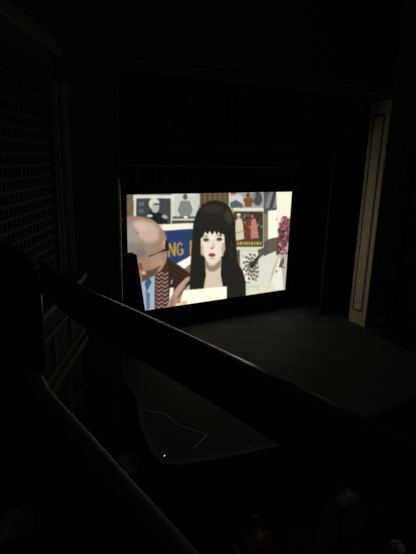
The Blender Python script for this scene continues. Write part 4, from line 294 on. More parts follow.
 ((140,70,96),[(158.9,33.0),(158.9,32.8),(159.0,32.5),(159.3,32.3),(159.7,32.0),(160.2,31.9),(160.7,31.7),(161.3,31.7),(161.7,31.7),(162.1,31.8),(162.3,31.9),(162.3,32.1),(162.2,32.4),(161.9,32.6),(161.5,32.9),(161.0,33.1),(160.4,33.2),(159.9,33.3),(159.5,33.2),(159.1,33.1)],0.2),
 ((196,140,158),[(167.1,61.2),(166.9,61.2),(166.5,61.0),(166.2,60.7),(165.8,60.4),(165.5,59.9),(165.2,59.4),(165.1,59.0),(165.0,58.6),(165.1,58.4),(165.3,58.2),(165.6,58.2),(165.9,58.4),(166.3,58.6),(166.6,59.0),(167.0,59.5),(167.2,59.9),(167.4,60.4),(167.4,60.8),(167.3,61.0)],0.2),
 ((168,96,120),[(167.5,51.1),(167.6,50.9),(167.8,50.7),(168.2,50.6),(168.8,50.5),(169.4,50.5),(170.0,50.6),(170.5,50.7),(171.0,50.9),(171.3,51.1),(171.4,51.3),(171.3,51.5),(171.1,51.7),(170.6,51.8),(170.1,51.8),(169.5,51.8),(168.9,51.8),(168.4,51.6),(167.9,51.5),(167.6,51.3)],0.2),
 ((120,52,78),[(166.0,31.6),(165.9,31.8),(165.7,31.9),(165.2,32.0),(164.7,32.1),(164.1,32.0),(163.5,31.9),(163.0,31.8),(162.6,31.6),(162.3,31.4),(162.2,31.2),(162.3,31.0),(162.6,30.8),(163.0,30.7),(163.6,30.7),(164.1,30.7),(164.7,30.8),(165.3,31.0),(165.7,31.2),(166.0,31.4)],0.2),
 ((70,40,48),[(168.6,33.1),(168.3,33.1),(167.9,33.0),(167.5,32.8),(167.1,32.5),(166.8,32.1),(166.4,31.6),(166.2,31.2),(166.1,30.9),(166.1,30.6),(166.3,30.4),(166.6,30.4),(166.9,30.5),(167.3,30.7),(167.7,31.0),(168.1,31.4),(168.4,31.9),(168.6,32.3),(168.7,32.6),(168.7,32.9)],0.2),
 ((90,36,56),[(167.8,45.7),(167.7,45.5),(167.8,45.2),(168.0,44.9),(168.3,44.6),(168.8,44.3),(169.3,44.1),(169.8,43.9),(170.2,43.9),(170.6,43.9),(170.8,44.1),(170.9,44.3),(170.9,44.6),(170.6,44.9),(170.3,45.2),(169.9,45.4),(169.4,45.7),(168.9,45.8),(168.4,45.9),(168.1,45.8)],0.2),
 ((196,140,158),[(159.3,55.4),(159.0,55.3),(158.9,55.0),(158.9,54.6),(158.9,54.2),(159.0,53.7),(159.3,53.3),(159.5,53.0),(159.8,52.7),(160.1,52.6),(160.4,52.7),(160.6,52.8),(160.8,53.1),(160.8,53.5),(160.8,53.9),(160.6,54.3),(160.4,54.7),(160.1,55.1),(159.8,55.3),(159.5,55.4)],0.2),
 ((70,40,48),[(159.6,37.9),(159.4,38.0),(159.1,38.1),(158.6,38.0),(158.1,37.9),(157.5,37.7),(157.0,37.5),(156.5,37.2),(156.2,36.9),(156.0,36.6),(156.0,36.4),(156.2,36.3),(156.6,36.2),(157.0,36.3),(157.5,36.4),(158.1,36.6),(158.6,36.8),(159.1,37.1),(159.4,37.4),(159.6,37.6)],0.2),
 ((70,40,48),[(164.1,26.8),(163.9,26.6),(163.9,26.4),(164.0,26.0),(164.2,25.7),(164.5,25.3),(164.9,25.0),(165.3,24.7),(165.7,24.6),(166.0,24.5),(166.3,24.6),(166.4,24.8),(166.5,25.1),(166.4,25.4),(166.1,25.8),(165.8,26.2),(165.5,26.5),(165.1,26.7),(164.7,26.9),(164.3,26.9)],0.2),
 ((140,70,96),[(161.5,33.7),(161.3,33.6),(161.1,33.3),(160.9,33.0),(160.9,32.5),(160.9,32.1),(161.0,31.6),(161.2,31.2),(161.4,31.0),(161.7,30.8),(162.0,30.8),(162.2,30.9),(162.4,31.1),(162.5,31.5),(162.6,31.9),(162.5,32.4),(162.4,32.8),(162.3,33.2),(162.0,33.5),(161.8,33.7)],0.2),
 ((70,40,48),[(163.7,59.3),(163.5,59.2),(163.3,59.0),(163.1,58.6),(163.0,58.2),(162.9,57.7),(163.0,57.2),(163.1,56.8),(163.3,56.5),(163.5,56.3),(163.8,56.3),(164.1,56.4),(164.3,56.6),(164.5,57.0),(164.6,57.5),(164.6,57.9),(164.6,58.4),(164.4,58.8),(164.2,59.1),(164.0,59.3)],0.2),
 ((140,70,96),[(166.1,32.6),(165.8,32.6),(165.5,32.5),(165.1,32.3),(164.7,32.0),(164.3,31.6),(164.0,31.1),(163.8,30.7),(163.7,30.4),(163.8,30.1),(163.9,29.9),(164.2,29.9),(164.5,30.0),(164.9,30.2),(165.3,30.6),(165.7,31.0),(166.0,31.4),(166.2,31.8),(166.3,32.2),(166.2,32.5)],0.2),
 ((196,140,158),[(165.0,26.8),(164.7,26.8),(164.4,26.6),(164.1,26.3),(163.9,25.9),(163.7,25.4),(163.6,25.0),(163.5,24.5),(163.6,24.2),(163.7,24.0),(164.0,23.9),(164.2,23.9),(164.5,24.1),(164.8,24.4),(165.1,24.8),(165.3,25.2),(165.4,25.7),(165.4,26.1),(165.3,26.5),(165.2,26.7)],0.2),
 ((120,52,78),[(161.3,54.7),(161.1,54.8),(160.8,54.9),(160.3,54.9),(159.8,54.7),(159.2,54.5),(158.7,54.3),(158.2,54.0),(157.9,53.7),(157.7,53.4),(157.7,53.2),(157.9,53.0),(158.2,53.0),(158.7,53.0),(159.2,53.2),(159.8,53.4),(160.4,53.6),(160.8,53.9),(161.1,54.2),(161.3,54.5)],0.2),
 ((70,40,48),[(161.8,48.1),(161.5,48.1),(161.2,48.0),(160.8,47.8),(160.4,47.4),(160.0,47.0),(159.7,46.6),(159.4,46.2),(159.3,45.8),(159.3,45.6),(159.5,45.4),(159.7,45.4),(160.1,45.5),(160.5,45.7),(160.9,46.0),(161.3,46.4),(161.6,46.8),(161.8,47.3),(162.0,47.6),(161.9,47.9)],0.2),
 ((90,36,56),[(158.0,48.0),(158.1,47.8),(158.3,47.6),(158.6,47.4),(159.1,47.2),(159.6,47.1),(160.2,47.1),(160.8,47.1),(161.2,47.2),(161.5,47.4),(161.7,47.5),(161.7,47.8),(161.5,48.0),(161.1,48.2),(160.7,48.3),(160.1,48.4),(159.5,48.5),(159.0,48.4),(158.5,48.3),(158.2,48.2)],0.2),
 ((140,70,96),[(164.1,56.0),(164.1,55.7),(164.3,55.5),(164.7,55.3),(165.2,55.2),(165.7,55.1),(166.3,55.1),(166.9,55.1),(167.3,55.3),(167.7,55.4),(167.8,55.6),(167.8,55.8),(167.6,56.0),(167.2,56.2),(166.7,56.4),(166.2,56.5),(165.6,56.5),(165.0,56.4),(164.6,56.3),(164.2,56.2)],0.2),
 ((140,70,96),[(163.7,34.2),(163.6,34.4),(163.3,34.5),(162.9,34.6),(162.3,34.6),(161.7,34.6),(161.2,34.5),(160.6,34.3),(160.2,34.1),(160.0,33.9),(159.9,33.7),(160.0,33.5),(160.3,33.4),(160.7,33.3),(161.2,33.3),(161.8,33.3),(162.4,33.4),(162.9,33.6),(163.3,33.8),(163.6,34.0)],0.2),
 ((168,96,120),[(164.6,31.7),(164.3,31.6),(164.1,31.4),(163.9,31.0),(163.7,30.6),(163.6,30.1),(163.6,29.7),(163.7,29.3),(163.8,29.0),(164.0,28.7),(164.3,28.7),(164.5,28.8),(164.8,29.0),(165.0,29.3),(165.2,29.7),(165.3,30.2),(165.3,30.7),(165.2,31.1),(165.0,31.4),(164.8,31.6)],0.2),
 ((70,40,48),[(158.3,56.4),(158.1,56.2),(157.9,55.9),(157.8,55.6),(157.8,55.1),(157.9,54.7),(158.1,54.3),(158.4,53.9),(158.6,53.7),(158.9,53.5),(159.2,53.5),(159.4,53.7),(159.6,53.9),(159.7,54.3),(159.7,54.8),(159.6,55.2),(159.4,55.6),(159.1,56.0),(158.9,56.2),(158.6,56.4)],0.2),
 ((70,40,48),[(161.4,61.8),(161.2,61.9),(160.9,62.0),(160.4,61.9),(159.9,61.8),(159.3,61.6),(158.8,61.3),(158.3,61.0),(158.0,60.7),(157.8,60.4),(157.8,60.2),(158.0,60.1),(158.4,60.0),(158.8,60.1),(159.4,60.2),(159.9,60.4),(160.5,60.7),(160.9,61.0),(161.3,61.3),(161.4,61.6)],0.2),
 ((90,36,56),[(162.7,56.2),(162.7,56.0),(162.8,55.7),(163.1,55.5),(163.6,55.3),(164.1,55.1),(164.6,55.0),(165.2,54.9),(165.6,55.0),(166.0,55.1),(166.2,55.3),(166.2,55.5),(166.1,55.7),(165.8,56.0),(165.4,56.2),(164.8,56.4),(164.3,56.5),(163.7,56.5),(163.3,56.5),(162.9,56.4)],0.2),
 ((140,70,96),[(168.6,28.4),(168.4,28.5),(168.1,28.6),(167.6,28.6),(167.1,28.4),(166.5,28.2),(166.0,28.0),(165.6,27.7),(165.2,27.4),(165.1,27.1),(165.1,26.9),(165.3,26.8),(165.6,26.7),(166.1,26.8),(166.6,26.9),(167.2,27.1),(167.7,27.4),(168.2,27.6),(168.5,27.9),(168.6,28.2)],0.2),
 ((90,36,56),[(165.4,32.6),(165.1,32.5),(164.8,32.3),(164.6,32.0),(164.4,31.6),(164.3,31.1),(164.2,30.6),(164.3,30.2),(164.4,29.9),(164.6,29.7),(164.8,29.6),(165.1,29.7),(165.3,29.9),(165.6,30.2),(165.8,30.6),(165.9,31.1),(166.0,31.5),(165.9,32.0),(165.8,32.3),(165.6,32.5)],0.2),
 ((196,140,158),[(159.1,57.4),(159.0,57.2),(159.0,56.9),(159.1,56.6),(159.4,56.3),(159.8,55.9),(160.2,55.7),(160.7,55.5),(161.1,55.4),(161.5,55.4),(161.7,55.5),(161.8,55.7),(161.8,56.0),(161.7,56.3),(161.4,56.7),(161.0,57.0),(160.6,57.3),(160.1,57.5),(159.7,57.5),(159.4,57.5)],0.2),
 ((120,52,78),[(165.2,44.7),(165.2,44.5),(165.4,44.3),(165.7,44.0),(166.1,43.8),(166.7,43.7),(167.2,43.6),(167.8,43.5),(168.2,43.6),(168.6,43.7),(168.8,43.9),(168.8,44.1),(168.6,44.3),(168.3,44.6),(167.9,44.8),(167.3,44.9),(166.8,45.0),(166.2,45.1),(165.8,45.0),(165.4,44.9)],0.2),
 ((120,52,78),[(163.8,36.5),(163.5,36.5),(163.2,36.4),(162.8,36.1),(162.4,35.8),(162.1,35.4),(161.8,34.9),(161.6,34.5),(161.6,34.1),(161.6,33.9),(161.8,33.7),(162.0,33.7),(162.4,33.8),(162.8,34.1),(163.1,34.4),(163.5,34.8),(163.8,35.3),(163.9,35.7),(164.0,36.0),(163.9,36.3)],0.2),
 ((90,36,56),[(171.0,47.7),(170.8,47.8),(170.5,48.0),(170.1,48.0),(169.5,48.0),(168.9,47.8),(168.3,47.7),(167.8,47.4),(167.4,47.2),(167.2,47.0),(167.1,46.7),(167.3,46.6),(167.6,46.5),(168.0,46.4),(168.6,46.5),(169.2,46.6),(169.8,46.7),(170.3,47.0),(170.7,47.2),(170.9,47.4)],0.2),
 ((196,140,158),[(157.3,41.1),(157.2,40.9),(157.3,40.6),(157.5,40.3),(157.8,40.0),(158.2,39.7),(158.6,39.5),(159.1,39.3),(159.5,39.2),(159.9,39.3),(160.1,39.4),(160.2,39.6),(160.2,39.9),(160.0,40.2),(159.7,40.5),(159.3,40.8),(158.8,41.0),(158.3,41.2),(157.9,41.2),(157.5,41.2)],0.2),
 ((70,40,48),[(160.3,25.8),(160.3,25.6),(160.5,25.4),(160.9,25.3),(161.4,25.1),(161.9,25.1),(162.5,25.0),(163.1,25.1),(163.5,25.2),(163.8,25.4),(164.0,25.6),(163.9,25.8),(163.7,26.0),(163.3,26.1),(162.9,26.3),(162.3,26.3),(161.7,26.3),(161.2,26.3),(160.7,26.2),(160.4,26.0)],0.2),
 ((70,40,48),[(158.5,54.9),(158.5,54.7),(158.7,54.5),(159.0,54.3),(159.5,54.1),(160.1,54.0),(160.6,54.0),(161.2,54.0),(161.6,54.1),(162.0,54.3),(162.1,54.4),(162.1,54.7),(161.9,54.9),(161.6,55.1),(161.1,55.2),(160.6,55.3),(160.0,55.4),(159.4,55.3),(159.0,55.3),(158.7,55.1)],0.2),
 ((120,52,78),[(156.1,61.3),(156.2,61.1),(156.4,60.9),(156.8,60.8),(157.3,60.7),(157.8,60.6),(158.4,60.6),(159.0,60.7),(159.4,60.8),(159.7,61.0),(159.9,61.2),(159.9,61.4),(159.6,61.6),(159.3,61.8),(158.8,61.9),(158.2,62.0),(157.6,61.9),(157.0,61.9),(156.6,61.7),(156.3,61.6)],0.2),
 ((120,52,78),[(166.1,44.3),(165.9,44.5),(165.6,44.6),(165.1,44.6),(164.6,44.5),(164.0,44.4),(163.4,44.2),(162.9,43.9),(162.6,43.7),(162.3,43.4),(162.3,43.2),(162.5,43.1),(162.8,43.0),(163.2,42.9),(163.8,43.0),(164.4,43.1),(164.9,43.3),(165.4,43.6),(165.8,43.8),(166.0,44.1)],0.2),
 ((70,40,48),[(167.6,49.4),(167.4,49.5),(167.0,49.5),(166.6,49.4),(166.1,49.2),(165.5,48.9),(165.1,48.6),(164.7,48.2),(164.4,47.9),(164.3,47.6),(164.3,47.4),(164.6,47.3),(164.9,47.3),(165.4,47.4),(165.9,47.6),(166.4,47.9),(166.9,48.2),(167.3,48.6),(167.6,48.9),(167.7,49.2)],0.2),
 ((120,52,78),[(160.5,50.3),(160.3,50.4),(160.0,50.6),(159.6,50.6),(159.0,50.6),(158.5,50.5),(157.9,50.3),(157.4,50.1),(157.0,49.9),(156.7,49.6),(156.7,49.4),(156.8,49.2),(157.1,49.1),(157.5,49.1),(158.1,49.1),(158.7,49.2),(159.3,49.4),(159.8,49.6),(160.2,49.8),(160.4,50.1)],0.2),
 ((120,52,78),[(157.5,40.4),(157.6,40.2),(157.8,40.0),(158.2,39.9),(158.7,39.8),(159.3,39.7),(159.8,39.7),(160.4,39.8),(160.8,39.9),(161.1,40.1),(161.3,40.3),(161.2,40.5),(161.0,40.7),(160.6,40.9),(160.1,41.0),(159.5,41.0),(159.0,41.0),(158.4,40.9),(158.0,40.8),(157.7,40.6)],0.2),
 ((70,40,48),[(165.4,44.9),(165.1,45.0),(164.8,44.9),(164.3,44.7),(163.9,44.4),(163.4,44.0),(163.1,43.6),(162.8,43.2),(162.6,42.9),(162.6,42.6),(162.7,42.4),(163.0,42.4),(163.3,42.4),(163.7,42.6),(164.2,42.9),(164.6,43.3),(165.0,43.7),(165.3,44.1),(165.5,44.4),(165.5,44.7)],0.2),
 ((70,40,48),[(158.6,47.3),(158.4,47.2),(158.3,46.9),(158.2,46.5),(158.3,46.1),(158.4,45.7),(158.7,45.3),(158.9,44.9),(159.3,44.7),(159.6,44.6),(159.8,44.6),(160.0,44.8),(160.2,45.0),(160.2,45.4),(160.2,45.8),(160.0,46.3),(159.8,46.7),(159.5,47.0),(159.2,47.2),(158.9,47.3)],0.2),
 ((120,52,78),[(156.5,47.3),(156.4,47.1),(156.4,46.9),(156.6,46.5),(156.9,46.2),(157.3,45.9),(157.7,45.6),(158.2,45.5),(158.6,45.4),(158.9,45.4),(159.2,45.5),(159.3,45.7),(159.3,46.0),(159.1,46.3),(158.8,46.6),(158.4,46.9),(158.0,47.2),(157.5,47.4),(157.1,47.5),(156.8,47.5)],0.2),
 ((90,36,56),[(162.5,46.1),(162.3,45.9),(162.1,45.6),(162.1,45.3),(162.1,44.8),(162.1,44.4),(162.3,44.0),(162.6,43.6),(162.8,43.3),(163.1,43.2),(163.4,43.2),(163.6,43.4),(163.8,43.6),(163.9,44.0),(163.9,44.4),(163.8,44.9),(163.6,45.3),(163.4,45.7),(163.1,45.9),(162.8,46.1)],0.2),
 ((90,36,56),[(159.6,61.6),(159.4,61.5),(159.2,61.2),(159.0,60.9),(158.9,60.4),(158.9,60.0),(159.0,59.5),(159.1,59.1),(159.3,58.8),(159.6,58.6),(159.8,58.6),(160.1,58.7),(160.3,59.0),(160.5,59.3),(160.6,59.8),(160.6,60.2),(160.5,60.7),(160.4,61.1),(160.2,61.4),(159.9,61.6)],0.2),
 ((168,96,120),[(163.4,33.7),(163.5,33.5),(163.7,33.3),(164.1,33.2),(164.6,33.1),(165.2,33.1),(165.8,33.1),(166.3,33.2),(166.8,33.4),(167.1,33.5),(167.2,33.7),(167.1,33.9),(166.9,34.1),(166.5,34.3),(166.0,34.4),(165.4,34.4),(164.8,34.4),(164.3,34.3),(163.8,34.1),(163.5,33.9)],0.2),
 ((120,52,78),[(164.7,63.3),(164.4,63.2),(164.3,62.9),(164.2,62.5),(164.1,62.1),(164.2,61.6),(164.4,61.2),(164.6,60.8),(164.8,60.5),(165.1,60.4),(165.4,60.4),(165.6,60.5),(165.8,60.8),(165.9,61.2),(165.9,61.6),(165.9,62.1),(165.7,62.5),(165.5,62.9),(165.2,63.2),(164.9,63.3)],0.2),
 ((140,70,96),[(159.2,46.6),(159.0,46.4),(159.0,46.1),(159.0,45.8),(159.2,45.4),(159.4,45.0),(159.7,44.6),(160.1,44.4),(160.5,44.2),(160.8,44.1),(161.1,44.2),(161.3,44.4),(161.3,44.6),(161.3,45.0),(161.1,45.4),(160.9,45.8),(160.5,46.1),(160.2,46.4),(159.8,46.6),(159.5,46.7)],0.2),
 ((196,140,158),[(167.7,52.0),(167.7,51.8),(167.9,51.6),(168.3,51.4),(168.8,51.3),(169.4,51.2),(170.0,51.2),(170.5,51.2),(171.0,51.3),(171.3,51.5),(171.5,51.7),(171.5,51.9),(171.2,52.1),(170.9,52.3),(170.4,52.4),(169.8,52.5),(169.2,52.5),(168.6,52.5),(168.2,52.3),(167.8,52.2)],0.2),
 ((90,36,56),[(158.7,30.9),(158.6,30.7),(158.8,30.5),(159.0,30.2),(159.4,30.0),(159.9,29.8),(160.4,29.6),(160.9,29.5),(161.4,29.5),(161.7,29.6),(161.9,29.7),(162.0,30.0),(161.9,30.2),(161.6,30.5),(161.2,30.7),(160.7,30.9),(160.2,31.1),(159.7,31.2),(159.2,31.2),(158.9,31.1)],0.2),
 ((140,70,96),[(165.6,52.0),(165.4,52.1),(165.0,52.0),(164.6,51.8),(164.1,51.5),(163.7,51.1),(163.4,50.7),(163.1,50.3),(162.9,49.9),(162.9,49.6),(163.1,49.4),(163.3,49.4),(163.7,49.5),(164.1,49.7),(164.6,50.0),(165.0,50.4),(165.3,50.8),(165.6,51.2),(165.7,51.6),(165.8,51.9)],0.2),
 ((90,36,56),[(167.7,38.8),(167.5,39.0),(167.2,39.0),(166.8,39.1),(166.2,39.0),(165.6,38.8),(165.1,38.6),(164.6,38.4),(164.2,38.1),(164.0,37.9),(164.0,37.7),(164.1,37.5),(164.4,37.4),(164.9,37.4),(165.4,37.5),(166.0,37.6),(166.6,37.8),(167.1,38.1),(167.5,38.3),(167.7,38.6)],0.2),
 ((70,40,48),[(167.0,34.0),(167.0,33.8),(167.1,33.6),(167.3,33.3),(167.7,33.0),(168.2,32.8),(168.7,32.6),(169.2,32.5),(169.7,32.5),(170.0,32.5),(170.2,32.7),(170.3,32.9),(170.2,33.2),(170.0,33.4),(169.6,33.7),(169.1,33.9),(168.6,34.1),(168.1,34.2),(167.6,34.2),(167.3,34.2)],0.2),
 ((90,36,56),[(161.3,31.1),(161.2,31.3),(161.0,31.4),(160.5,31.5),(160.0,31.5),(159.4,31.5),(158.8,31.4),(158.3,31.2),(157.9,31.0),(157.6,30.8),(157.6,30.6),(157.7,30.4),(157.9,30.3),(158.4,30.2),(158.9,30.2),(159.5,30.2),(160.1,30.3),(160.6,30.5),(161.0,30.7),(161.3,30.9)],0.2),
 ((120,52,78),[(163.5,25.3),(163.5,25.1),(163.7,24.9),(164.0,24.6),(164.4,24.4),(164.9,24.2),(165.4,24.1),(166.0,24.1),(166.4,24.1),(166.8,24.2),(167.0,24.4),(167.0,24.6),(166.9,24.8),(166.6,25.0),(166.1,25.3),(165.6,25.5),(165.1,25.6),(164.5,25.6),(164.1,25.6),(163.7,25.5)],0.2),
 ((168,96,120),[(160.8,51.1),(160.6,51.1),(160.2,50.9),(159.9,50.6),(159.5,50.2),(159.2,49.8),(159.0,49.4),(158.9,48.9),(158.9,48.6),(158.9,48.3),(159.1,48.2),(159.4,48.2),(159.7,48.3),(160.1,48.6),(160.4,49.0),(160.7,49.4),(161.0,49.9),(161.1,50.3),(161.1,50.7),(161.0,50.9)],0.2),
 ((70,40,48),[(163.0,49.8),(162.7,49.8),(162.4,49.6),(162.1,49.3),(161.9,48.9),(161.7,48.4),(161.6,47.9),(161.6,47.5),(161.7,47.1),(161.8,46.9),(162.0,46.8),(162.3,46.9),(162.6,47.0),(162.9,47.4),(163.1,47.8),(163.3,48.3),(163.4,48.7),(163.5,49.2),(163.4,49.5),(163.2,49.7)],0.2),
 ((120,52,78),[(162.4,52.9),(162.1,52.9),(161.8,52.8),(161.4,52.6),(161.0,52.2),(160.7,51.8),(160.4,51.3),(160.2,50.9),(160.1,50.5),(160.2,50.3),(160.4,50.1),(160.6,50.1),(161.0,50.2),(161.3,50.5),(161.7,50.8),(162.1,51.3),(162.4,51.7),(162.5,52.1),(162.6,52.5),(162.6,52.8)],0.2),
 ((196,140,158),[(163.8,26.2),(163.7,26.4),(163.5,26.6),(163.1,26.7),(162.5,26.7),(162.0,26.7),(161.4,26.7),(160.8,26.6),(160.4,26.4),(160.1,26.2),(160.0,26.0),(160.1,25.8),(160.4,25.6),(160.8,25.5),(161.3,25.5),(161.9,25.5),(162.5,25.5),(163.0,25.6),(163.4,25.8),(163.7,26.0)],0.2),
 ((70,40,48),[(165.2,61.9),(165.0,62.1),(164.8,62.2),(164.3,62.3),(163.8,62.3),(163.2,62.2),(162.6,62.0),(162.0,61.8),(161.6,61.6),(161.4,61.4),(161.3,61.1),(161.4,61.0),(161.7,60.8),(162.1,60.8),(162.7,60.8),(163.3,60.9),(163.9,61.0),(164.4,61.2),(164.8,61.4),(165.1,61.7)],0.2),
 ((140,70,96),[(163.2,34.0),(162.9,34.1),(162.6,33.9),(162.2,33.7),(161.9,33.3),(161.5,32.9),(161.3,32.5),(161.1,32.1),(161.0,31.7),(161.1,31.4),(161.3,31.3),(161.5,31.3),(161.9,31.4),(162.2,31.6),(162.6,32.0),(162.9,32.4),(163.2,32.8),(163.4,33.3),(163.4,33.6),(163.4,33.9)],0.2),
 ((90,36,56),[(159.7,50.0),(159.5,50.1),(159.2,50.2),(158.7,50.2),(158.2,50.2),(157.6,50.0),(157.1,49.8),(156.6,49.6),(156.2,49.3),(156.0,49.0),(156.0,48.8),(156.1,48.7),(156.4,48.6),(156.9,48.6),(157.4,48.6),(158.0,48.8),(158.6,49.0),(159.1,49.2),(159.4,49.5),(159.6,49.8)],0.2),
 ((90,36,56),[(158.5,38.5),(158.5,38.3),(158.7,38.1),(159.1,37.9),(159.6,37.7),(160.1,37.7),(160.7,37.6),(161.2,37.7),(161.7,37.8),(162.0,37.9),(162.2,38.1),(162.2,38.3),(162.0,38.5),(161.6,38.7),(161.1,38.9),(160.6,38.9),(160.0,39.0),(159.4,38.9),(159.0,38.8),(158.7,38.7)],0.2),
 ((196,140,158),[(168.4,41.5),(168.2,41.6),(167.9,41.7),(167.4,41.6),(166.9,41.5),(166.3,41.2),(165.8,40.9),(165.4,40.6),(165.1,40.3),(164.9,40.1),(164.9,39.9),(165.1,39.7),(165.5,39.7),(165.9,39.7),(166.5,39.9),(167.0,40.1),(167.5,40.4),(168.0,40.7),(168.3,41.0),(168.5,41.3)],0.2),
 ((120,52,78),[(166.0,41.7),(165.9,41.8),(165.6,41.9),(165.1,41.9),(164.6,41.9),(164.0,41.7),(163.4,41.5),(162.9,41.3),(162.5,41.0),(162.3,40.8),(162.3,40.6),(162.4,40.4),(162.7,40.3),(163.2,40.3),(163.7,40.4),(164.3,40.5),(164.9,40.7),(165.4,40.9),(165.8,41.2),(166.0,41.4)],0.2),
 ((196,140,158),[(159.6,29.2),(159.5,29.0),(159.5,28.7),(159.6,28.4),(159.8,28.0),(160.2,27.7),(160.6,27.4),(161.0,27.1),(161.4,27.0),(161.8,27.0),(162.0,27.1),(162.1,27.3),(162.2,27.6),(162.0,27.9),(161.8,28.2),(161.5,28.6),(161.1,28.9),(160.6,29.1),(160.2,29.2),(159.9,29.2)],0.2),
 ((90,36,56),[(169.4,54.5),(169.2,54.5),(168.8,54.3),(168.5,54.0),(168.2,53.6),(167.9,53.2),(167.7,52.7),(167.6,52.2),(167.7,51.9),(167.8,51.6),(168.0,51.5),(168.3,51.5),(168.6,51.7),(168.9,52.0),(169.2,52.4),(169.5,52.9),(169.7,53.3),(169.8,53.8),(169.8,54.1),(169.6,54.4)],0.2),
 ((70,40,48),[(169.2,36.7),(169.0,36.8),(168.7,36.9),(168.2,36.9),(167.7,36.9),(167.1,36.7),(166.5,36.5),(166.0,36.3),(165.7,36.0),(165.4,35.7),(165.4,35.5),(165.6,35.4),(165.9,35.3),(166.4,35.3),(166.9,35.4),(167.5,35.5),(168.1,35.7),(168.6,36.0),(168.9,36.2),(169.1,36.5)],0.2),
 ((140,70,96),[(167.1,59.8),(167.1,59.6),(167.2,59.4),(167.4,59.1),(167.8,58.8),(168.3,58.6),(168.8,58.4),(169.3,58.3),(169.8,58.3),(170.1,58.4),(170.4,58.5),(170.4,58.8),(170.3,59.0),(170.1,59.3),(169.7,59.6),(169.2,59.8),(168.7,60.0),(168.2,60.1),(167.7,60.1),(167.4,60.0)],0.2),
 ((70,40,48),[(164.0,52.3),(163.8,52.3),(163.4,52.1),(163.1,51.9),(162.7,51.5),(162.4,51.1),(162.2,50.6),(162.0,50.2),(162.0,49.8),(162.1,49.5),(162.2,49.4),(162.5,49.4),(162.9,49.5),(163.2,49.8),(163.6,50.2),(163.9,50.6),(164.1,51.1),(164.3,51.5),(164.3,51.9),(164.2,52.2)],0.2),
 ((168,96,120),[(166.3,33.4),(166.3,33.2),(166.5,33.0),(166.8,32.8),(167.3,32.6),(167.9,32.5),(168.4,32.4),(169.0,32.5),(169.5,32.5),(169.8,32.7),(170.0,32.9),(169.9,33.1),(169.8,33.3),(169.4,33.5),(168.9,33.7),(168.4,33.8),(167.8,33.8),(167.2,33.8),(166.8,33.7),(166.5,33.6)],0.2),
 ((120,52,78),[(161.8,36.4),(161.5,36.3),(161.3,36.1),(161.1,35.7),(161.0,35.3),(161.0,34.8),(161.0,34.4),(161.1,34.0),(161.3,33.7),(161.5,33.5),(161.8,33.4),(162.0,33.5),(162.3,33.8),(162.4,34.1),(162.6,34.5),(162.6,35.0),(162.6,35.5),(162.5,35.9),(162.3,36.2),(162.0,36.4)],0.2),
 ((70,40,48),[(169.4,54.8),(169.1,54.9),(168.8,54.8),(168.3,54.7),(167.8,54.4),(167.3,54.1),(166.9,53.7),(166.5,53.3),(166.3,53.0),(166.2,52.7),(166.3,52.5),(166.6,52.4),(166.9,52.5),(167.4,52.6),(167.9,52.9),(168.4,53.2),(168.8,53.6),(169.2,54.0),(169.4,54.3),(169.5,54.6)],0.2),
 ((140,70,96),[(164.5,32.7),(164.2,32.7),(163.9,32.6),(163.5,32.3),(163.1,32.0),(162.8,31.6),(162.5,31.1),(162.4,30.7),(162.3,30.4),(162.4,30.1),(162.6,29.9),(162.8,29.9),(163.2,30.1),(163.5,30.3),(163.9,30.7),(164.2,31.1),(164.5,31.5),(164.7,31.9),(164.7,32.3),(164.6,32.6)],0.2),
 ((70,40,48),[(164.6,40.7),(164.5,40.9),(164.1,40.9),(163.7,40.9),(163.1,40.8),(162.6,40.6),(162.0,40.4),(161.6,40.1),(161.2,39.8),(161.0,39.6),(161.0,39.4),(161.2,39.2),(161.5,39.2),(162.0,39.2),(162.5,39.3),(163.1,39.5),(163.6,39.7),(164.1,40.0),(164.5,40.2),(164.6,40.5)],0.2),
 ((70,40,48),[(158.5,57.8),(158.3,57.8),(158.0,57.6),(157.7,57.2),(157.4,56.8),(157.2,56.4),(157.1,55.9),(157.0,55.4),(157.1,55.1),(157.2,54.9),(157.5,54.8),(157.7,54.8),(158.0,55.0),(158.3,55.3),(158.6,55.7),(158.8,56.2),(158.9,56.7),(159.0,57.1),(158.9,57.5),(158.7,57.7)],0.2),
 ((70,40,48),[(169.8,39.2),(169.6,39.3),(169.2,39.2),(168.8,39.0),(168.3,38.7),(167.9,38.4),(167.5,38.0),(167.2,37.6),(167.1,37.2),(167.1,36.9),(167.2,36.7),(167.4,36.7),(167.8,36.8),(168.2,36.9),(168.7,37.2),(169.1,37.6),(169.5,38.0),(169.8,38.4),(169.9,38.8),(170.0,39.0)],0.2),
 ((90,36,56),[(162.3,31.1),(162.1,31.0),(161.8,30.8),(161.7,30.4),(161.6,30.0),(161.6,29.6),(161.7,29.1),(161.8,28.7),(162.0,28.4),(162.3,28.2),(162.5,28.2),(162.8,28.3),(163.0,28.6),(163.2,28.9),(163.2,29.3),(163.3,29.8),(163.2,30.2),(163.0,30.6),(162.8,30.9),(162.6,31.1)],0.2),
 ((196,140,158),[(167.8,61.2),(167.7,61.0),(167.7,60.7),(167.9,60.4),(168.2,60.0),(168.6,59.7),(169.1,59.5),(169.5,59.3),(170.0,59.2),(170.3,59.2),(170.6,59.4),(170.7,59.6),(170.7,59.9),(170.5,60.2),(170.2,60.5),(169.8,60.8),(169.3,61.1),(168.9,61.3),(168.4,61.3),(168.1,61.3)],0.2),
 ((196,140,158),[(168.6,55.4),(168.4,55.2),(168.4,54.9),(168.5,54.6),(168.8,54.2),(169.1,53.9),(169.6,53.6),(170.0,53.3),(170.4,53.2),(170.8,53.2),(171.0,53.3),(171.2,53.5),(171.2,53.8),(171.1,54.2),(170.8,54.5),(170.5,54.9),(170.0,55.2),(169.6,55.4),(169.2,55.5),(168.8,55.5)],0.2),
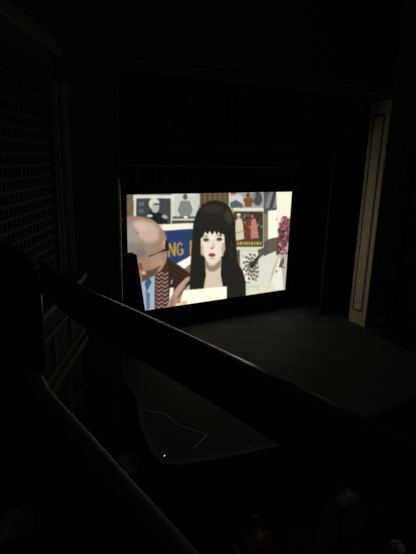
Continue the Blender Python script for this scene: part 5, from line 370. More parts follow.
 ((120,52,78),[(162.7,38.4),(162.6,38.2),(162.5,37.9),(162.7,37.6),(162.9,37.2),(163.3,36.9),(163.7,36.6),(164.1,36.4),(164.5,36.3),(164.9,36.2),(165.1,36.3),(165.3,36.5),(165.3,36.8),(165.1,37.2),(164.9,37.5),(164.5,37.8),(164.1,38.1),(163.7,38.4),(163.3,38.5),(162.9,38.5)],0.2),
 ((140,70,96),[(159.9,50.3),(159.7,50.1),(159.7,49.8),(159.8,49.5),(159.9,49.1),(160.2,48.7),(160.5,48.4),(160.9,48.1),(161.3,47.9),(161.6,47.9),(161.9,47.9),(162.1,48.1),(162.1,48.4),(162.1,48.8),(161.9,49.2),(161.6,49.5),(161.3,49.9),(160.9,50.2),(160.5,50.3),(160.2,50.4)],0.2),
 ((120,52,78),[(164.8,59.0),(164.5,58.9),(164.3,58.7),(164.0,58.3),(163.8,57.9),(163.6,57.4),(163.5,57.0),(163.6,56.5),(163.7,56.2),(163.8,56.0),(164.1,55.9),(164.3,55.9),(164.6,56.2),(164.9,56.5),(165.1,56.9),(165.3,57.4),(165.3,57.9),(165.3,58.3),(165.2,58.7),(165.1,58.9)],0.2),
 ((168,96,120),[(166.7,50.4),(166.6,50.6),(166.3,50.7),(165.9,50.8),(165.4,50.8),(164.8,50.7),(164.2,50.5),(163.6,50.4),(163.2,50.1),(163.0,49.9),(162.9,49.7),(163.0,49.5),(163.3,49.4),(163.7,49.3),(164.3,49.3),(164.9,49.4),(165.5,49.5),(166.0,49.7),(166.4,49.9),(166.7,50.2)],0.2),
 ((168,96,120),[(168.5,56.6),(168.3,56.6),(167.9,56.5),(167.5,56.3),(167.1,55.9),(166.7,55.5),(166.3,55.1),(166.1,54.7),(166.0,54.3),(166.0,54.0),(166.2,53.8),(166.4,53.8),(166.8,53.9),(167.2,54.1),(167.6,54.5),(168.0,54.9),(168.3,55.3),(168.6,55.8),(168.7,56.1),(168.7,56.4)],0.2),
 ((168,96,120),[(164.5,37.8),(164.3,37.9),(163.9,37.8),(163.5,37.6),(163.0,37.3),(162.6,37.0),(162.2,36.6),(161.9,36.2),(161.8,35.8),(161.7,35.6),(161.8,35.4),(162.1,35.3),(162.4,35.4),(162.9,35.6),(163.3,35.8),(163.8,36.2),(164.2,36.6),(164.5,37.0),(164.6,37.3),(164.6,37.6)],0.2),
 ((196,140,158),[(162.8,27.1),(162.7,27.3),(162.4,27.3),(161.9,27.3),(161.4,27.3),(160.8,27.1),(160.2,26.9),(159.8,26.7),(159.4,26.4),(159.2,26.2),(159.2,25.9),(159.4,25.8),(159.7,25.7),(160.1,25.7),(160.7,25.8),(161.3,25.9),(161.8,26.1),(162.3,26.4),(162.6,26.6),(162.8,26.9)],0.2),
 ((196,140,158),[(159.3,52.4),(159.2,52.2),(159.3,52.0),(159.5,51.7),(159.8,51.3),(160.3,51.1),(160.7,50.9),(161.2,50.7),(161.7,50.7),(162.0,50.7),(162.3,50.8),(162.3,51.1),(162.3,51.3),(162.1,51.6),(161.7,51.9),(161.3,52.2),(160.8,52.4),(160.4,52.6),(159.9,52.6),(159.6,52.6)],0.2),
 ((168,96,120),[(166.1,27.8),(165.9,28.0),(165.5,28.0),(165.1,27.9),(164.5,27.7),(164.0,27.4),(163.5,27.1),(163.1,26.8),(162.9,26.5),(162.8,26.2),(162.8,26.0),(163.0,25.9),(163.4,25.9),(163.8,26.0),(164.4,26.1),(164.9,26.4),(165.4,26.7),(165.7,27.1),(166.0,27.4),(166.1,27.6)],0.2),
 ((168,96,120),[(165.7,57.4),(165.5,57.5),(165.1,57.5),(164.7,57.3),(164.2,57.1),(163.7,56.8),(163.2,56.4),(162.8,56.0),(162.6,55.7),(162.5,55.4),(162.6,55.2),(162.8,55.1),(163.2,55.1),(163.6,55.3),(164.1,55.5),(164.6,55.8),(165.1,56.2),(165.5,56.5),(165.7,56.9),(165.8,57.2)],0.2),
 ((90,36,56),[(165.0,26.2),(164.7,26.3),(164.4,26.3),(164.0,26.1),(163.5,25.8),(163.0,25.5),(162.6,25.1),(162.3,24.7),(162.2,24.4),(162.1,24.1),(162.2,23.9),(162.5,23.9),(162.8,23.9),(163.3,24.1),(163.7,24.3),(164.2,24.7),(164.6,25.1),(164.9,25.4),(165.1,25.8),(165.1,26.1)],0.2),
 ((90,36,56),[(158.5,40.5),(158.3,40.3),(158.3,40.1),(158.3,39.7),(158.4,39.3),(158.6,38.9),(158.9,38.5),(159.2,38.2),(159.6,38.0),(159.9,37.9),(160.1,38.0),(160.3,38.2),(160.4,38.4),(160.4,38.8),(160.3,39.2),(160.1,39.6),(159.8,40.0),(159.5,40.3),(159.1,40.5),(158.8,40.6)],0.2),
 ((90,36,56),[(167.3,51.1),(167.1,51.3),(166.8,51.4),(166.3,51.4),(165.8,51.3),(165.2,51.2),(164.6,51.0),(164.1,50.7),(163.7,50.5),(163.5,50.2),(163.5,50.0),(163.6,49.8),(164.0,49.7),(164.4,49.7),(165.0,49.8),(165.6,49.9),(166.1,50.2),(166.6,50.4),(167.0,50.7),(167.2,50.9)],0.2),
 ((70,40,48),[(163.9,56.9),(163.8,57.0),(163.5,57.2),(163.0,57.2),(162.5,57.2),(161.9,57.1),(161.3,56.9),(160.8,56.7),(160.4,56.5),(160.1,56.3),(160.1,56.0),(160.2,55.9),(160.5,55.7),(160.9,55.7),(161.5,55.7),(162.1,55.8),(162.7,56.0),(163.2,56.2),(163.6,56.4),(163.8,56.6)],0.2),
 ((70,40,48),[(160.1,54.3),(159.9,54.4),(159.5,54.3),(159.1,54.1),(158.6,53.9),(158.1,53.5),(157.7,53.2),(157.4,52.8),(157.2,52.4),(157.1,52.1),(157.2,51.9),(157.5,51.9),(157.8,51.9),(158.3,52.1),(158.7,52.3),(159.2,52.7),(159.6,53.1),(160.0,53.4),(160.2,53.8),(160.2,54.1)],0.2),
 ((120,52,78),[(160.6,42.7),(160.7,42.5),(160.9,42.3),(161.2,42.1),(161.7,42.0),(162.3,41.9),(162.9,41.9),(163.4,41.9),(163.9,42.0),(164.2,42.2),(164.3,42.4),(164.3,42.6),(164.1,42.8),(163.7,43.0),(163.2,43.1),(162.7,43.2),(162.1,43.2),(161.6,43.2),(161.1,43.0),(160.8,42.9)],0.2),
 ((120,52,78),[(165.0,53.5),(164.9,53.3),(165.0,53.0),(165.3,52.7),(165.7,52.5),(166.2,52.3),(166.7,52.1),(167.3,52.0),(167.7,52.0),(168.1,52.1),(168.3,52.3),(168.4,52.5),(168.2,52.8),(168.0,53.0),(167.6,53.3),(167.1,53.5),(166.6,53.6),(166.0,53.7),(165.6,53.7),(165.2,53.6)],0.2),
 ((70,40,48),[(166.8,52.8),(166.6,52.6),(166.6,52.3),(166.7,51.9),(167.0,51.6),(167.3,51.2),(167.7,50.9),(168.1,50.7),(168.5,50.6),(168.9,50.6),(169.2,50.7),(169.3,50.9),(169.3,51.2),(169.2,51.5),(169.0,51.9),(168.6,52.2),(168.2,52.5),(167.8,52.7),(167.4,52.9),(167.0,52.9)],0.2),
 ((70,40,48),[(164.2,44.0),(164.0,44.2),(163.7,44.2),(163.2,44.2),(162.7,44.2),(162.1,44.0),(161.6,43.8),(161.1,43.5),(160.7,43.3),(160.5,43.0),(160.5,42.8),(160.7,42.6),(161.0,42.5),(161.4,42.5),(162.0,42.6),(162.6,42.8),(163.1,43.0),(163.6,43.3),(164.0,43.5),(164.2,43.8)],0.2),
 ((196,140,158),[(160.6,31.2),(160.3,31.1),(160.1,30.8),(159.9,30.5),(159.8,30.1),(159.8,29.6),(159.9,29.2),(160.0,28.8),(160.2,28.5),(160.4,28.3),(160.7,28.2),(160.9,28.3),(161.2,28.6),(161.3,28.9),(161.4,29.4),(161.4,29.8),(161.4,30.3),(161.2,30.7),(161.0,31.0),(160.8,31.1)],0.2),
 ((196,140,158),[(164.6,60.5),(164.3,60.4),(164.0,60.3),(163.6,60.0),(163.2,59.6),(162.9,59.2),(162.7,58.7),(162.5,58.3),(162.5,57.9),(162.6,57.6),(162.8,57.5),(163.0,57.5),(163.4,57.7),(163.7,57.9),(164.1,58.3),(164.4,58.8),(164.7,59.2),(164.8,59.7),(164.8,60.0),(164.8,60.3)],0.2),
 ((70,40,48),[(162.2,46.4),(162.0,46.5),(161.6,46.4),(161.2,46.3),(160.7,46.0),(160.2,45.7),(159.8,45.3),(159.5,44.9),(159.3,44.6),(159.3,44.3),(159.4,44.1),(159.6,44.0),(159.9,44.1),(160.4,44.2),(160.9,44.5),(161.3,44.8),(161.8,45.2),(162.1,45.6),(162.3,45.9),(162.3,46.2)],0.2),
 ((70,40,48),[(160.8,46.9),(160.5,46.8),(160.3,46.5),(160.2,46.2),(160.2,45.7),(160.2,45.3),(160.3,44.8),(160.5,44.5),(160.8,44.2),(161.0,44.0),(161.3,44.0),(161.5,44.1),(161.7,44.4),(161.9,44.8),(161.9,45.2),(161.9,45.6),(161.7,46.1),(161.6,46.5),(161.3,46.8),(161.0,46.9)],0.2),
 ((70,40,48),[(159.8,57.9),(159.8,57.6),(159.8,57.4),(160.1,57.1),(160.4,56.8),(160.9,56.5),(161.3,56.3),(161.8,56.2),(162.3,56.2),(162.7,56.2),(162.9,56.4),(163.0,56.6),(162.9,56.9),(162.7,57.2),(162.3,57.5),(161.9,57.7),(161.4,57.9),(160.9,58.0),(160.4,58.1),(160.1,58.0)],0.2),
 ((168,96,120),[(165.6,31.7),(165.4,31.5),(165.3,31.2),(165.4,30.8),(165.5,30.5),(165.8,30.1),(166.2,29.7),(166.5,29.5),(166.9,29.3),(167.2,29.2),(167.5,29.3),(167.7,29.5),(167.7,29.7),(167.7,30.1),(167.5,30.5),(167.2,30.9),(166.9,31.2),(166.5,31.5),(166.2,31.7),(165.8,31.7)],0.2),
 ((70,40,48),[(166.0,39.9),(165.8,40.0),(165.5,40.0),(165.0,39.9),(164.5,39.7),(164.0,39.5),(163.5,39.2),(163.0,38.8),(162.8,38.5),(162.6,38.3),(162.7,38.1),(162.9,37.9),(163.2,37.9),(163.7,38.0),(164.2,38.2),(164.8,38.4),(165.3,38.7),(165.7,39.1),(166.0,39.4),(166.1,39.7)],0.2),
 ((206,202,184),[(121.5,94.4),(128.6,93.2),(141.1,96.8),(148.4,94.5),(153.3,91.9),(159.0,99.0),(177.4,99.1),(178.2,107.9),(122.1,104.7)],0.5),
 ((242,232,206),[(107.3,66.9),(112.0,69.3),(118.1,74.9),(122.5,81.3),(121.6,86.3),(117.3,82.8),(113.4,75.4)],0.4),
 ((210,170,140),[(120.9,80.1),(120.9,80.9),(120.7,81.6),(120.5,82.1),(120.1,82.4),(119.7,82.5),(119.2,82.3),(118.8,81.9),(118.4,81.4),(118.2,80.6),(118.1,79.8),(118.1,79.1),(118.3,78.4),(118.6,77.9),(118.9,77.6),(119.4,77.5),(119.8,77.6),(120.2,78.0),(120.6,78.6),(120.8,79.4)],0.5),
 ((46,34,30),[(19.7,105.7),(25.6,66.5),(36.1,55.0),(48.8,63.3),(62.1,73.9),(64.8,108.7)],0.3),
 ((92,58,50),[(37.0,59.5),(38.4,58.4),(39.7,59.8),(38.4,59.3)],0.1),
 ((92,58,50),[(37.0,63.7),(38.4,62.5),(39.8,63.9),(38.4,63.4)],0.1),
 ((92,58,50),[(37.1,67.8),(38.4,66.7),(39.8,68.1),(38.4,67.6)],0.1),
 ((92,58,50),[(37.1,72.0),(38.4,70.8),(39.8,72.3),(38.4,71.8)],0.1),
 ((92,58,50),[(37.1,76.2),(38.4,75.0),(39.8,76.5),(38.4,75.9)],0.1),
 ((92,58,50),[(37.1,80.4),(38.5,79.2),(39.8,80.7),(38.5,80.2)],0.1),
 ((92,58,50),[(39.8,61.1),(41.2,59.9),(42.6,61.3),(41.2,60.8)],0.1),
 ((92,58,50),[(39.9,65.2),(41.2,64.1),(42.6,65.5),(41.2,65.0)],0.1),
 ((92,58,50),[(39.9,69.4),(41.2,68.2),(42.6,69.6),(41.2,69.1)],0.1),
 ((92,58,50),[(39.9,73.6),(41.3,72.4),(42.6,73.8),(41.3,73.3)],0.1),
 ((92,58,50),[(39.9,77.8),(41.3,76.6),(42.7,78.1),(41.3,77.6)],0.1),
 ((92,58,50),[(39.9,82.0),(41.3,80.9),(42.7,82.3),(41.3,81.8)],0.1),
 ((92,58,50),[(42.7,62.6),(44.0,61.4),(45.4,62.8),(44.0,62.3)],0.1),
 ((92,58,50),[(42.7,66.7),(44.1,65.6),(45.4,67.0),(44.1,66.5)],0.1),
 ((92,58,50),[(42.7,70.9),(44.1,69.8),(45.5,71.2),(44.1,70.7)],0.1),
 ((92,58,50),[(42.8,75.1),(44.1,74.0),(45.5,75.4),(44.1,74.9)],0.1),
 ((92,58,50),[(42.8,79.4),(44.2,78.2),(45.6,79.7),(44.2,79.2)],0.1),
 ((92,58,50),[(42.8,83.6),(44.2,82.5),(45.6,84.0),(44.2,83.4)],0.1),
 ((92,58,50),[(45.5,64.1),(46.9,63.0),(48.3,64.4),(46.9,63.9)],0.1),
 ((92,58,50),[(45.6,68.3),(46.9,67.2),(48.3,68.6),(46.9,68.1)],0.1),
 ((92,58,50),[(45.6,72.5),(47.0,71.4),(48.4,72.8),(47.0,72.3)],0.1),
 ((92,58,50),[(45.6,76.8),(47.0,75.6),(48.4,77.1),(47.0,76.5)],0.1),
 ((92,58,50),[(45.7,81.0),(47.0,79.9),(48.5,81.3),(47.1,80.8)],0.1),
 ((92,58,50),[(45.7,85.3),(47.1,84.2),(48.5,85.6),(47.1,85.1)],0.1),
 ((92,58,50),[(48.4,65.7),(49.8,64.5),(51.2,65.9),(49.8,65.4)],0.1),
 ((92,58,50),[(48.4,69.9),(49.8,68.7),(51.2,70.2),(49.8,69.7)],0.1),
 ((92,58,50),[(48.5,74.1),(49.9,73.0),(51.3,74.4),(49.9,73.9)],0.1),
 ((92,58,50),[(48.5,78.4),(49.9,77.2),(51.3,78.7),(49.9,78.2)],0.1),
 ((92,58,50),[(48.6,82.7),(50.0,81.5),(51.4,83.0),(50.0,82.4)],0.1),
 ((92,58,50),[(48.6,87.0),(50.0,85.8),(51.5,87.3),(50.0,86.8)],0.1),
 ((92,58,50),[(51.3,67.2),(52.7,66.1),(54.1,67.5),(52.7,67.0)],0.1),
 ((92,58,50),[(51.4,71.5),(52.7,70.3),(54.2,71.8),(52.8,71.2)],0.1),
 ((92,58,50),[(51.4,75.7),(52.8,74.6),(54.2,76.0),(52.8,75.5)],0.1),
 ((92,58,50),[(51.5,80.0),(52.9,78.9),(54.3,80.3),(52.9,79.8)],0.1),
 ((92,58,50),[(51.5,84.3),(52.9,83.2),(54.4,84.7),(52.9,84.1)],0.1),
 ((92,58,50),[(51.6,88.6),(53.0,87.5),(54.4,89.0),(53.0,88.4)],0.1),
 ((92,58,50),[(54.2,68.8),(55.6,67.7),(57.1,69.1),(55.6,68.6)],0.1),
 ((92,58,50),[(54.3,73.1),(55.7,71.9),(57.1,73.4),(55.7,72.9)],0.1),
 ((92,58,50),[(54.4,77.4),(55.8,76.2),(57.2,77.7),(55.8,77.1)],0.1),
 ((92,58,50),[(54.4,81.7),(55.8,80.5),(57.3,82.0),(55.8,81.5)],0.1),
 ((92,58,50),[(54.5,86.0),(55.9,84.8),(57.3,86.3),(55.9,85.8)],0.1),
 ((92,58,50),[(54.5,90.3),(56.0,89.2),(57.4,90.7),(56.0,90.1)],0.1),
 ((92,58,50),[(57.2,70.4),(58.6,69.3),(60.1,70.7),(58.6,70.2)],0.1),
 ((92,58,50),[(57.3,74.7),(58.7,73.5),(60.1,75.0),(58.7,74.5)],0.1),
 ((92,58,50),[(57.3,79.0),(58.7,77.8),(60.2,79.3),(58.8,78.8)],0.1),
 ((92,58,50),[(57.4,83.3),(58.8,82.2),(60.3,83.7),(58.8,83.1)],0.1),
 ((92,58,50),[(57.5,87.7),(58.9,86.5),(60.4,88.0),(58.9,87.5)],0.1),
 ((92,58,50),[(57.5,92.1),(59.0,90.9),(60.4,92.4),(59.0,91.9)],0.1),
 ((92,58,50),[(60.2,72.0),(61.6,70.9),(63.1,72.3),(61.6,71.8)],0.1),
 ((92,58,50),[(60.3,76.3),(61.7,75.2),(63.1,76.6),(61.7,76.1)],0.1),
 ((92,58,50),[(60.3,80.7),(61.8,79.5),(63.2,81.0),(61.8,80.4)],0.1),
 ((66,42,36),[(24.7,67.3),(37.0,58.6),(40.0,84.4),(38.2,110.4),(23.5,108.2)],0.2),
 ((176,146,134),[(25.6,66.5),(28.4,69.1),(31.3,67.0),(34.2,69.7),(37.5,67.7),(37.5,68.8),(34.2,70.8),(31.3,68.1),(28.4,70.2),(25.6,67.5)],0.1),
 ((176,146,134),[(25.6,70.1),(28.4,72.8),(31.3,70.7),(34.2,73.4),(37.6,71.4),(37.6,72.5),(34.2,74.5),(31.3,71.8),(28.4,73.8),(25.6,71.2)],0.1),
 ((176,146,134),[(25.6,73.8),(28.4,76.5),(31.3,74.4),(34.2,77.1),(37.6,75.1),(37.6,76.2),(34.2,78.2),(31.3,75.5),(28.4,77.5),(25.6,74.9)],0.1),
 ((176,146,134),[(25.6,77.5),(28.4,80.2),(31.3,78.1),(34.2,80.9),(37.6,78.9),(37.6,80.0),(34.2,81.9),(31.3,79.2),(28.4,81.3),(25.6,78.6)],0.1),
 ((176,146,134),[(25.6,81.2),(28.4,83.9),(31.3,81.9),(34.2,84.6),(37.6,82.6),(37.6,83.7),(34.2,85.7),(31.3,83.0),(28.4,85.0),(25.6,82.3)],0.1),
 ((176,146,134),[(25.5,84.9),(28.4,87.6),(31.3,85.6),(34.2,88.4),(37.6,86.4),(37.6,87.5),(34.2,89.5),(31.3,86.7),(28.4,88.7),(25.5,86.0)],0.1),
 ((176,146,134),[(25.5,88.6),(28.4,91.4),(31.3,89.4),(34.2,92.2),(37.6,90.2),(37.6,91.3),(34.2,93.3),(31.3,90.5),(28.4,92.5),(25.5,89.7)],0.1),
 ((176,146,134),[(25.5,92.4),(28.4,95.2),(31.3,93.2),(34.2,96.0),(37.6,94.0),(37.6,95.2),(34.2,97.1),(31.3,94.3),(28.4,96.3),(25.5,93.5)],0.1),
 ((176,146,134),[(25.5,96.2),(28.4,99.0),(31.3,97.0),(34.2,99.8),(37.6,97.9),(37.6,99.0),(34.2,101.0),(31.3,98.1),(28.4,100.1),(25.5,97.3)],0.1),
 ((176,146,134),[(25.5,100.0),(28.4,102.8),(31.3,100.8),(34.2,103.7),(37.7,101.7),(37.7,102.9),(34.2,104.8),(31.3,101.9),(28.4,103.9),(25.5,101.1)],0.1),
 ((176,146,134),[(25.5,103.8),(28.4,106.7),(31.3,104.7),(34.2,107.6),(37.7,105.6),(37.7,106.8),(34.2,108.7),(31.3,105.8),(28.4,107.8),(25.5,104.9)],0.1),
 ((146,166,178),[(11.7,70.3),(24.7,66.4),(24.5,106.4),(8.5,104.0)],0.4),
 ((84,104,132),[(16.2,81.5),(19.9,85.6),(19.8,98.3),(16.9,101.6)],0.8),
 ((60,80,110),[(18.2,69.2),(21.8,75.0),(17.1,83.4),(15.3,76.0)],0.6),
 ((146,120,104),[(-2.3,17.9),(6.3,17.4),(14.2,18.6),(22.2,21.0),(28.5,25.5),(33.2,31.2),(36.0,39.2),(37.0,48.0),(35.6,58.5),(30.3,65.2),(23.7,68.9),(16.3,72.6),(10.7,75.5),(-3.6,75.6)],0.3),
 ((186,160,144),[(28.8,37.4),(26.8,39.3),(24.0,40.4),(20.7,40.6),(17.3,39.9),(13.9,38.3),(11.1,36.1),(9.0,33.4),(7.8,30.5),(7.7,27.8),(8.6,25.3),(10.4,23.5),(13.1,22.4),(16.3,22.1),(19.7,22.7),(23.1,24.2),(26.0,26.4),(28.2,29.1),(29.5,32.0),(29.7,34.9)],3.5),
 ((196,168,150),[(18.4,27.4),(17.8,28.6),(16.6,29.5),(14.9,30.1),(12.8,30.2),(10.6,29.9),(8.5,29.3),(6.7,28.3),(5.4,27.0),(4.6,25.7),(4.6,24.4),(5.1,23.2),(6.3,22.3),(8.0,21.8),(10.1,21.6),(12.2,21.8),(14.3,22.5),(16.2,23.5),(17.5,24.7),(18.3,26.1)],3),
 ((160,128,106),[(33.2,58.3),(32.9,60.5),(31.9,62.4),(30.5,63.8),(28.6,64.6),(26.6,64.8),(24.5,64.2),(22.7,63.1),(21.3,61.4),(20.4,59.3),(20.1,57.1),(20.4,55.0),(21.4,53.1),(22.8,51.7),(24.6,50.9),(26.6,50.7),(28.6,51.2),(30.5,52.3),(31.9,54.0),(32.9,56.1)],2.5),
 ((176,136,112),[(32.1,62.7),(31.3,64.1),(30.4,65.3),(29.4,66.1),(28.4,66.5),(27.5,66.3),(26.7,65.7),(26.3,64.7),(26.1,63.4),(26.3,61.9),(26.8,60.3),(27.5,58.9),(28.4,57.7),(29.4,56.9),(30.4,56.6),(31.4,56.7),(32.1,57.3),(32.6,58.3),(32.7,59.6),(32.6,61.1)],1.5),
 ((146,140,130),[(10.4,37.5),(9.9,41.9),(8.6,45.8),(6.5,48.9),(4.1,50.7),(1.3,51.2),(-1.3,50.3),(-3.7,48.0),(-5.5,44.7),(-6.6,40.7),(-6.9,36.4),(-6.4,32.1),(-5.1,28.3),(-3.2,25.4),(-0.8,23.5),(1.9,23.0),(4.5,23.8),(6.9,25.9),(8.8,29.1),(10.0,33.1)],3),
 ((126,120,110),[(17.1,48.9),(16.1,50.5),(14.2,51.7),(11.8,52.2),(8.9,52.1),(5.9,51.4),(3.1,50.1),(0.8,48.4),(-0.9,46.5),(-1.7,44.5),(-1.6,42.7),(-0.7,41.1),(1.1,40.0),(3.5,39.4),(6.3,39.5),(9.3,40.2),(12.1,41.4),(14.5,43.0),(16.2,45.0),(17.1,47.0)],3.2),
 ((112,108,100),[(17.1,48.2),(17.2,49.3),(16.8,50.4),(16.0,51.4),(14.7,52.3),(13.2,52.8),(11.6,53.1),(10.0,53.0),(8.6,52.5),(7.5,51.8),(6.9,50.8),(6.8,49.8),(7.2,48.7),(8.1,47.6),(9.3,46.8),(10.8,46.2),(12.4,45.9),(14.0,46.0),(15.4,46.5),(16.5,47.2)],2.5),
 ((124,116,106),[(10.5,31.7),(10.4,32.0),(10.3,32.3),(10.1,32.6),(9.8,32.7),(9.6,32.8),(9.3,32.7),(9.0,32.5),(8.9,32.2),(8.7,31.9),(8.7,31.6),(8.7,31.2),(8.9,30.9),(9.1,30.6),(9.3,30.5),(9.6,30.4),(9.9,30.5),(10.1,30.7),(10.3,31.0),(10.4,31.3)],0.8),
 ((150,120,104),[(34.9,34.8),(35.4,36.3),(35.5,37.8),(35.4,39.1),(34.9,40.0),(34.2,40.5),(33.3,40.5),(32.3,40.0),(31.2,39.0),(30.3,37.7),(29.6,36.2),(29.2,34.6),(29.0,33.2),(29.2,31.9),(29.6,31.0),(30.3,30.5),(31.2,30.6),(32.2,31.1),(33.3,32.0),(34.2,33.3)],1.5),
 ((190,150,130),[(35.5,43.2),(35.8,44.5),(36.0,45.8),(35.9,46.8),(35.7,47.4),(35.4,47.7),(34.9,47.6),(34.3,47.0),(33.7,46.1),(33.2,45.0),(32.8,43.7),(32.5,42.3),(32.3,41.1),(32.3,40.1),(32.6,39.4),(32.9,39.1),(33.4,39.3),(33.9,39.8),(34.5,40.7),(35.1,41.9)],1),
 ((92,70,56),[(11.8,65.1),(21.9,64.3),(31.3,60.8),(23.7,69.8),(13.5,74.0)],1.5),
 ((46,34,28),[(18.3,52.1),(25.7,50.2),(33.2,47.3),(37.0,45.4),(37.8,48.9),(29.4,49.6),(22.0,52.1),(18.3,52.6)],0.35),
 ((34,28,24),[(35.1,39.1),(37.4,41.0),(38.5,48.1),(36.6,48.9),(34.1,45.2)],0.4),
 ((140,76,60),[(14.0,61.4),(13.9,62.2),(13.6,62.8),(13.1,63.4),(12.5,63.7),(11.8,63.8),(11.1,63.6),(10.5,63.1),(10.1,62.5),(9.8,61.7),(9.7,60.9),(9.8,60.1),(10.1,59.5),(10.6,58.9),(11.2,58.6),(11.9,58.5),(12.5,58.7),(13.1,59.2),(13.6,59.8),(13.9,60.5)],0.5),
 ((196,152,130),[(16.9,66.5),(16.8,67.0),(16.4,67.4),(15.9,67.8),(15.2,68.0),(14.5,68.0),(13.8,67.8),(13.1,67.5),(12.6,67.0),(12.3,66.5),(12.1,66.0),(12.3,65.4),(12.6,65.0),(13.1,64.7),(13.8,64.5),(14.5,64.5),(15.3,64.6),(15.9,64.9),(16.4,65.4),(16.8,65.9)],0.7),
 ((100,50,40),[(12.9,58.2),(12.8,58.5),(12.6,58.8),(12.3,59.0),(11.9,59.1),(11.4,59.1),(11.0,59.0),(10.6,58.8),(10.3,58.6),(10.1,58.3),(10.0,57.9),(10.1,57.6),(10.3,57.4),(10.6,57.2),(11.0,57.0),(11.4,57.0),(11.9,57.1),(12.3,57.3),(12.6,57.6),(12.8,57.9)],0.4),
 ((228,224,204),[(39.1,82.4),(43.0,82.5),(42.1,94.0),(38.1,99.1)],0.3),
 ((160,128,112),[(35.2,101.5),(39.1,92.7),(45.0,84.1),(50.9,79.2),(54.0,83.3),(51.1,95.2),(46.2,103.1)],0.5),
 ((176,142,124),[(43.0,86.6),(48.0,80.7),(54.9,75.0),(58.5,74.0),(60.0,76.0),(56.0,79.8),(51.0,85.8),(45.1,92.5)],0.35),
 ((190,156,140),[(49.1,92.1),(54.1,86.1),(58.1,81.9),(61.2,83.2),(60.8,87.9),(55.2,91.9),(50.1,96.0)],0.4),
 ((110,82,70),[(47.1,90.9),(55.0,81.5),(55.9,82.6),(48.1,93.8)],0.35),
 ((70,36,32),[(49.9,97.2),(50.0,97.5),(49.9,97.8),(49.8,98.1),(49.5,98.4),(49.1,98.6),(48.7,98.7),(48.3,98.7),(47.9,98.6),(47.6,98.5),(47.4,98.2),(47.3,97.9),(47.3,97.6),(47.5,97.3),(47.8,97.0),(48.1,96.8),(48.5,96.7),(48.9,96.7),(49.3,96.8),(49.6,97.0)],0.3),
 ((120,94,82),[(39.1,101.1),(42.1,93.0),(43.1,94.1),(40.6,102.3)],0.4),
 ((36,32,30),[(40.0,74.3),(42.0,73.6),(40.8,79.9),(39.6,79.7)],0.3),
 ((190,188,180),[(40.8,75.3),(42.0,74.9),(41.0,79.0),(40.0,78.9)],0.2),
 ((34,32,28),[(59.3,94.4),(59.4,68.0),(60.5,45.3),(61.7,26.6),(65.0,16.2),(70.8,9.9),(77.9,7.0),(85.2,6.7),(93.7,9.1),(100.4,14.3),(105.2,24.1),(108.1,48.7),(110.0,65.2),(116.9,74.7),(121.0,86.2),(122.3,108.9)],0.3),
 ((58,52,42),[(102.7,21.2),(103.2,23.2),(103.3,25.0),(102.8,26.6),(102.0,27.7),(100.8,28.3),(99.4,28.2),(97.9,27.5),(96.5,26.3),(95.3,24.6),(94.4,22.7),(93.9,20.8),(93.9,18.9),(94.3,17.4),(95.2,16.3),(96.3,15.7),(97.7,15.8),(99.2,16.4),(100.6,17.6),(101.8,19.3)],2),
 ((50,46,40),[(91.8,14.5),(91.3,15.6),(89.8,16.5),(87.5,17.2),(84.6,17.6),(81.3,17.7),(78.1,17.4),(75.2,16.8),(72.9,15.9),(71.5,14.9),(70.9,13.8),(71.4,12.7),(72.8,11.8),(75.1,11.1),(77.9,10.7),(81.1,10.6),(84.3,10.8),(87.3,11.4),(89.7,12.3),(91.2,13.3)],2.5),
 ((46,43,37),[(66.8,11.1),(67.4,11.1),(65.8,28.6),(65.2,28.6)],0.6),
 ((46,43,37),[(69.9,11.1),(70.5,11.2),(69.4,28.8),(68.8,28.7)],0.6),
 ((46,43,37),[(72.9,11.2),(73.5,11.2),(73.0,29.0),(72.4,28.9)],0.6),
 ((46,43,37),[(76.0,11.3),(76.6,11.3),(76.6,29.1),(76.0,29.1)],0.6),
 ((46,43,37),[(79.1,11.4),(79.7,11.4),(80.3,29.3),(79.6,29.3)],0.6),
 ((46,43,37),[(82.2,11.5),(82.8,11.5),(83.9,29.5),(83.3,29.5)],0.6),
 ((46,43,37),[(85.3,11.6),(86.0,11.6),(87.7,29.7),(87.0,29.7)],0.6),
 ((46,43,37),[(88.5,11.7),(89.1,11.7),(91.4,29.9),(90.8,29.8)],0.6),
 ((46,43,37),[(91.7,11.8),(92.3,11.8),(95.2,30.1),(94.5,30.0)],0.6),
 ((46,43,37),[(94.9,11.8),(95.5,11.9),(99.0,30.3),(98.4,30.2)],0.6),
 ((46,43,37),[(98.1,11.9),(98.8,12.0),(102.9,30.5),(102.2,30.4)],0.6),
 ((46,43,37),[(101.4,12.0),(102.0,12.1),(106.8,30.6),(106.1,30.6)],0.6),
 ((52,50,44),[(111.1,75.1),(115.9,78.6),(118.5,104.2),(112.6,105.5)],1.5),
 ((44,42,38),[(100.6,43.4),(102.8,43.6),(107.7,100.8),(103.1,100.2)],1.2),
 ((198,184,162),[(74.7,58.3),(91.9,59.8),(92.0,76.1),(96.0,93.2),(71.9,92.2),(75.7,75.3)],0.4),
 ((140,124,102),[(74.7,59.2),(79.7,66.3),(85.1,66.3),(91.9,60.7),(91.7,68.4),(84.2,72.4),(78.8,70.9),(74.9,66.8)],1.2),
 ((216,204,186),[(69.5,36.0),(71.4,30.7),(80.7,29.8),(90.3,31.7),(94.6,37.4),(95.3,49.6),(92.9,58.0),(87.1,63.2),(82.3,65.1),(77.5,62.3),(72.0,54.4),(69.7,45.9)],0.4),
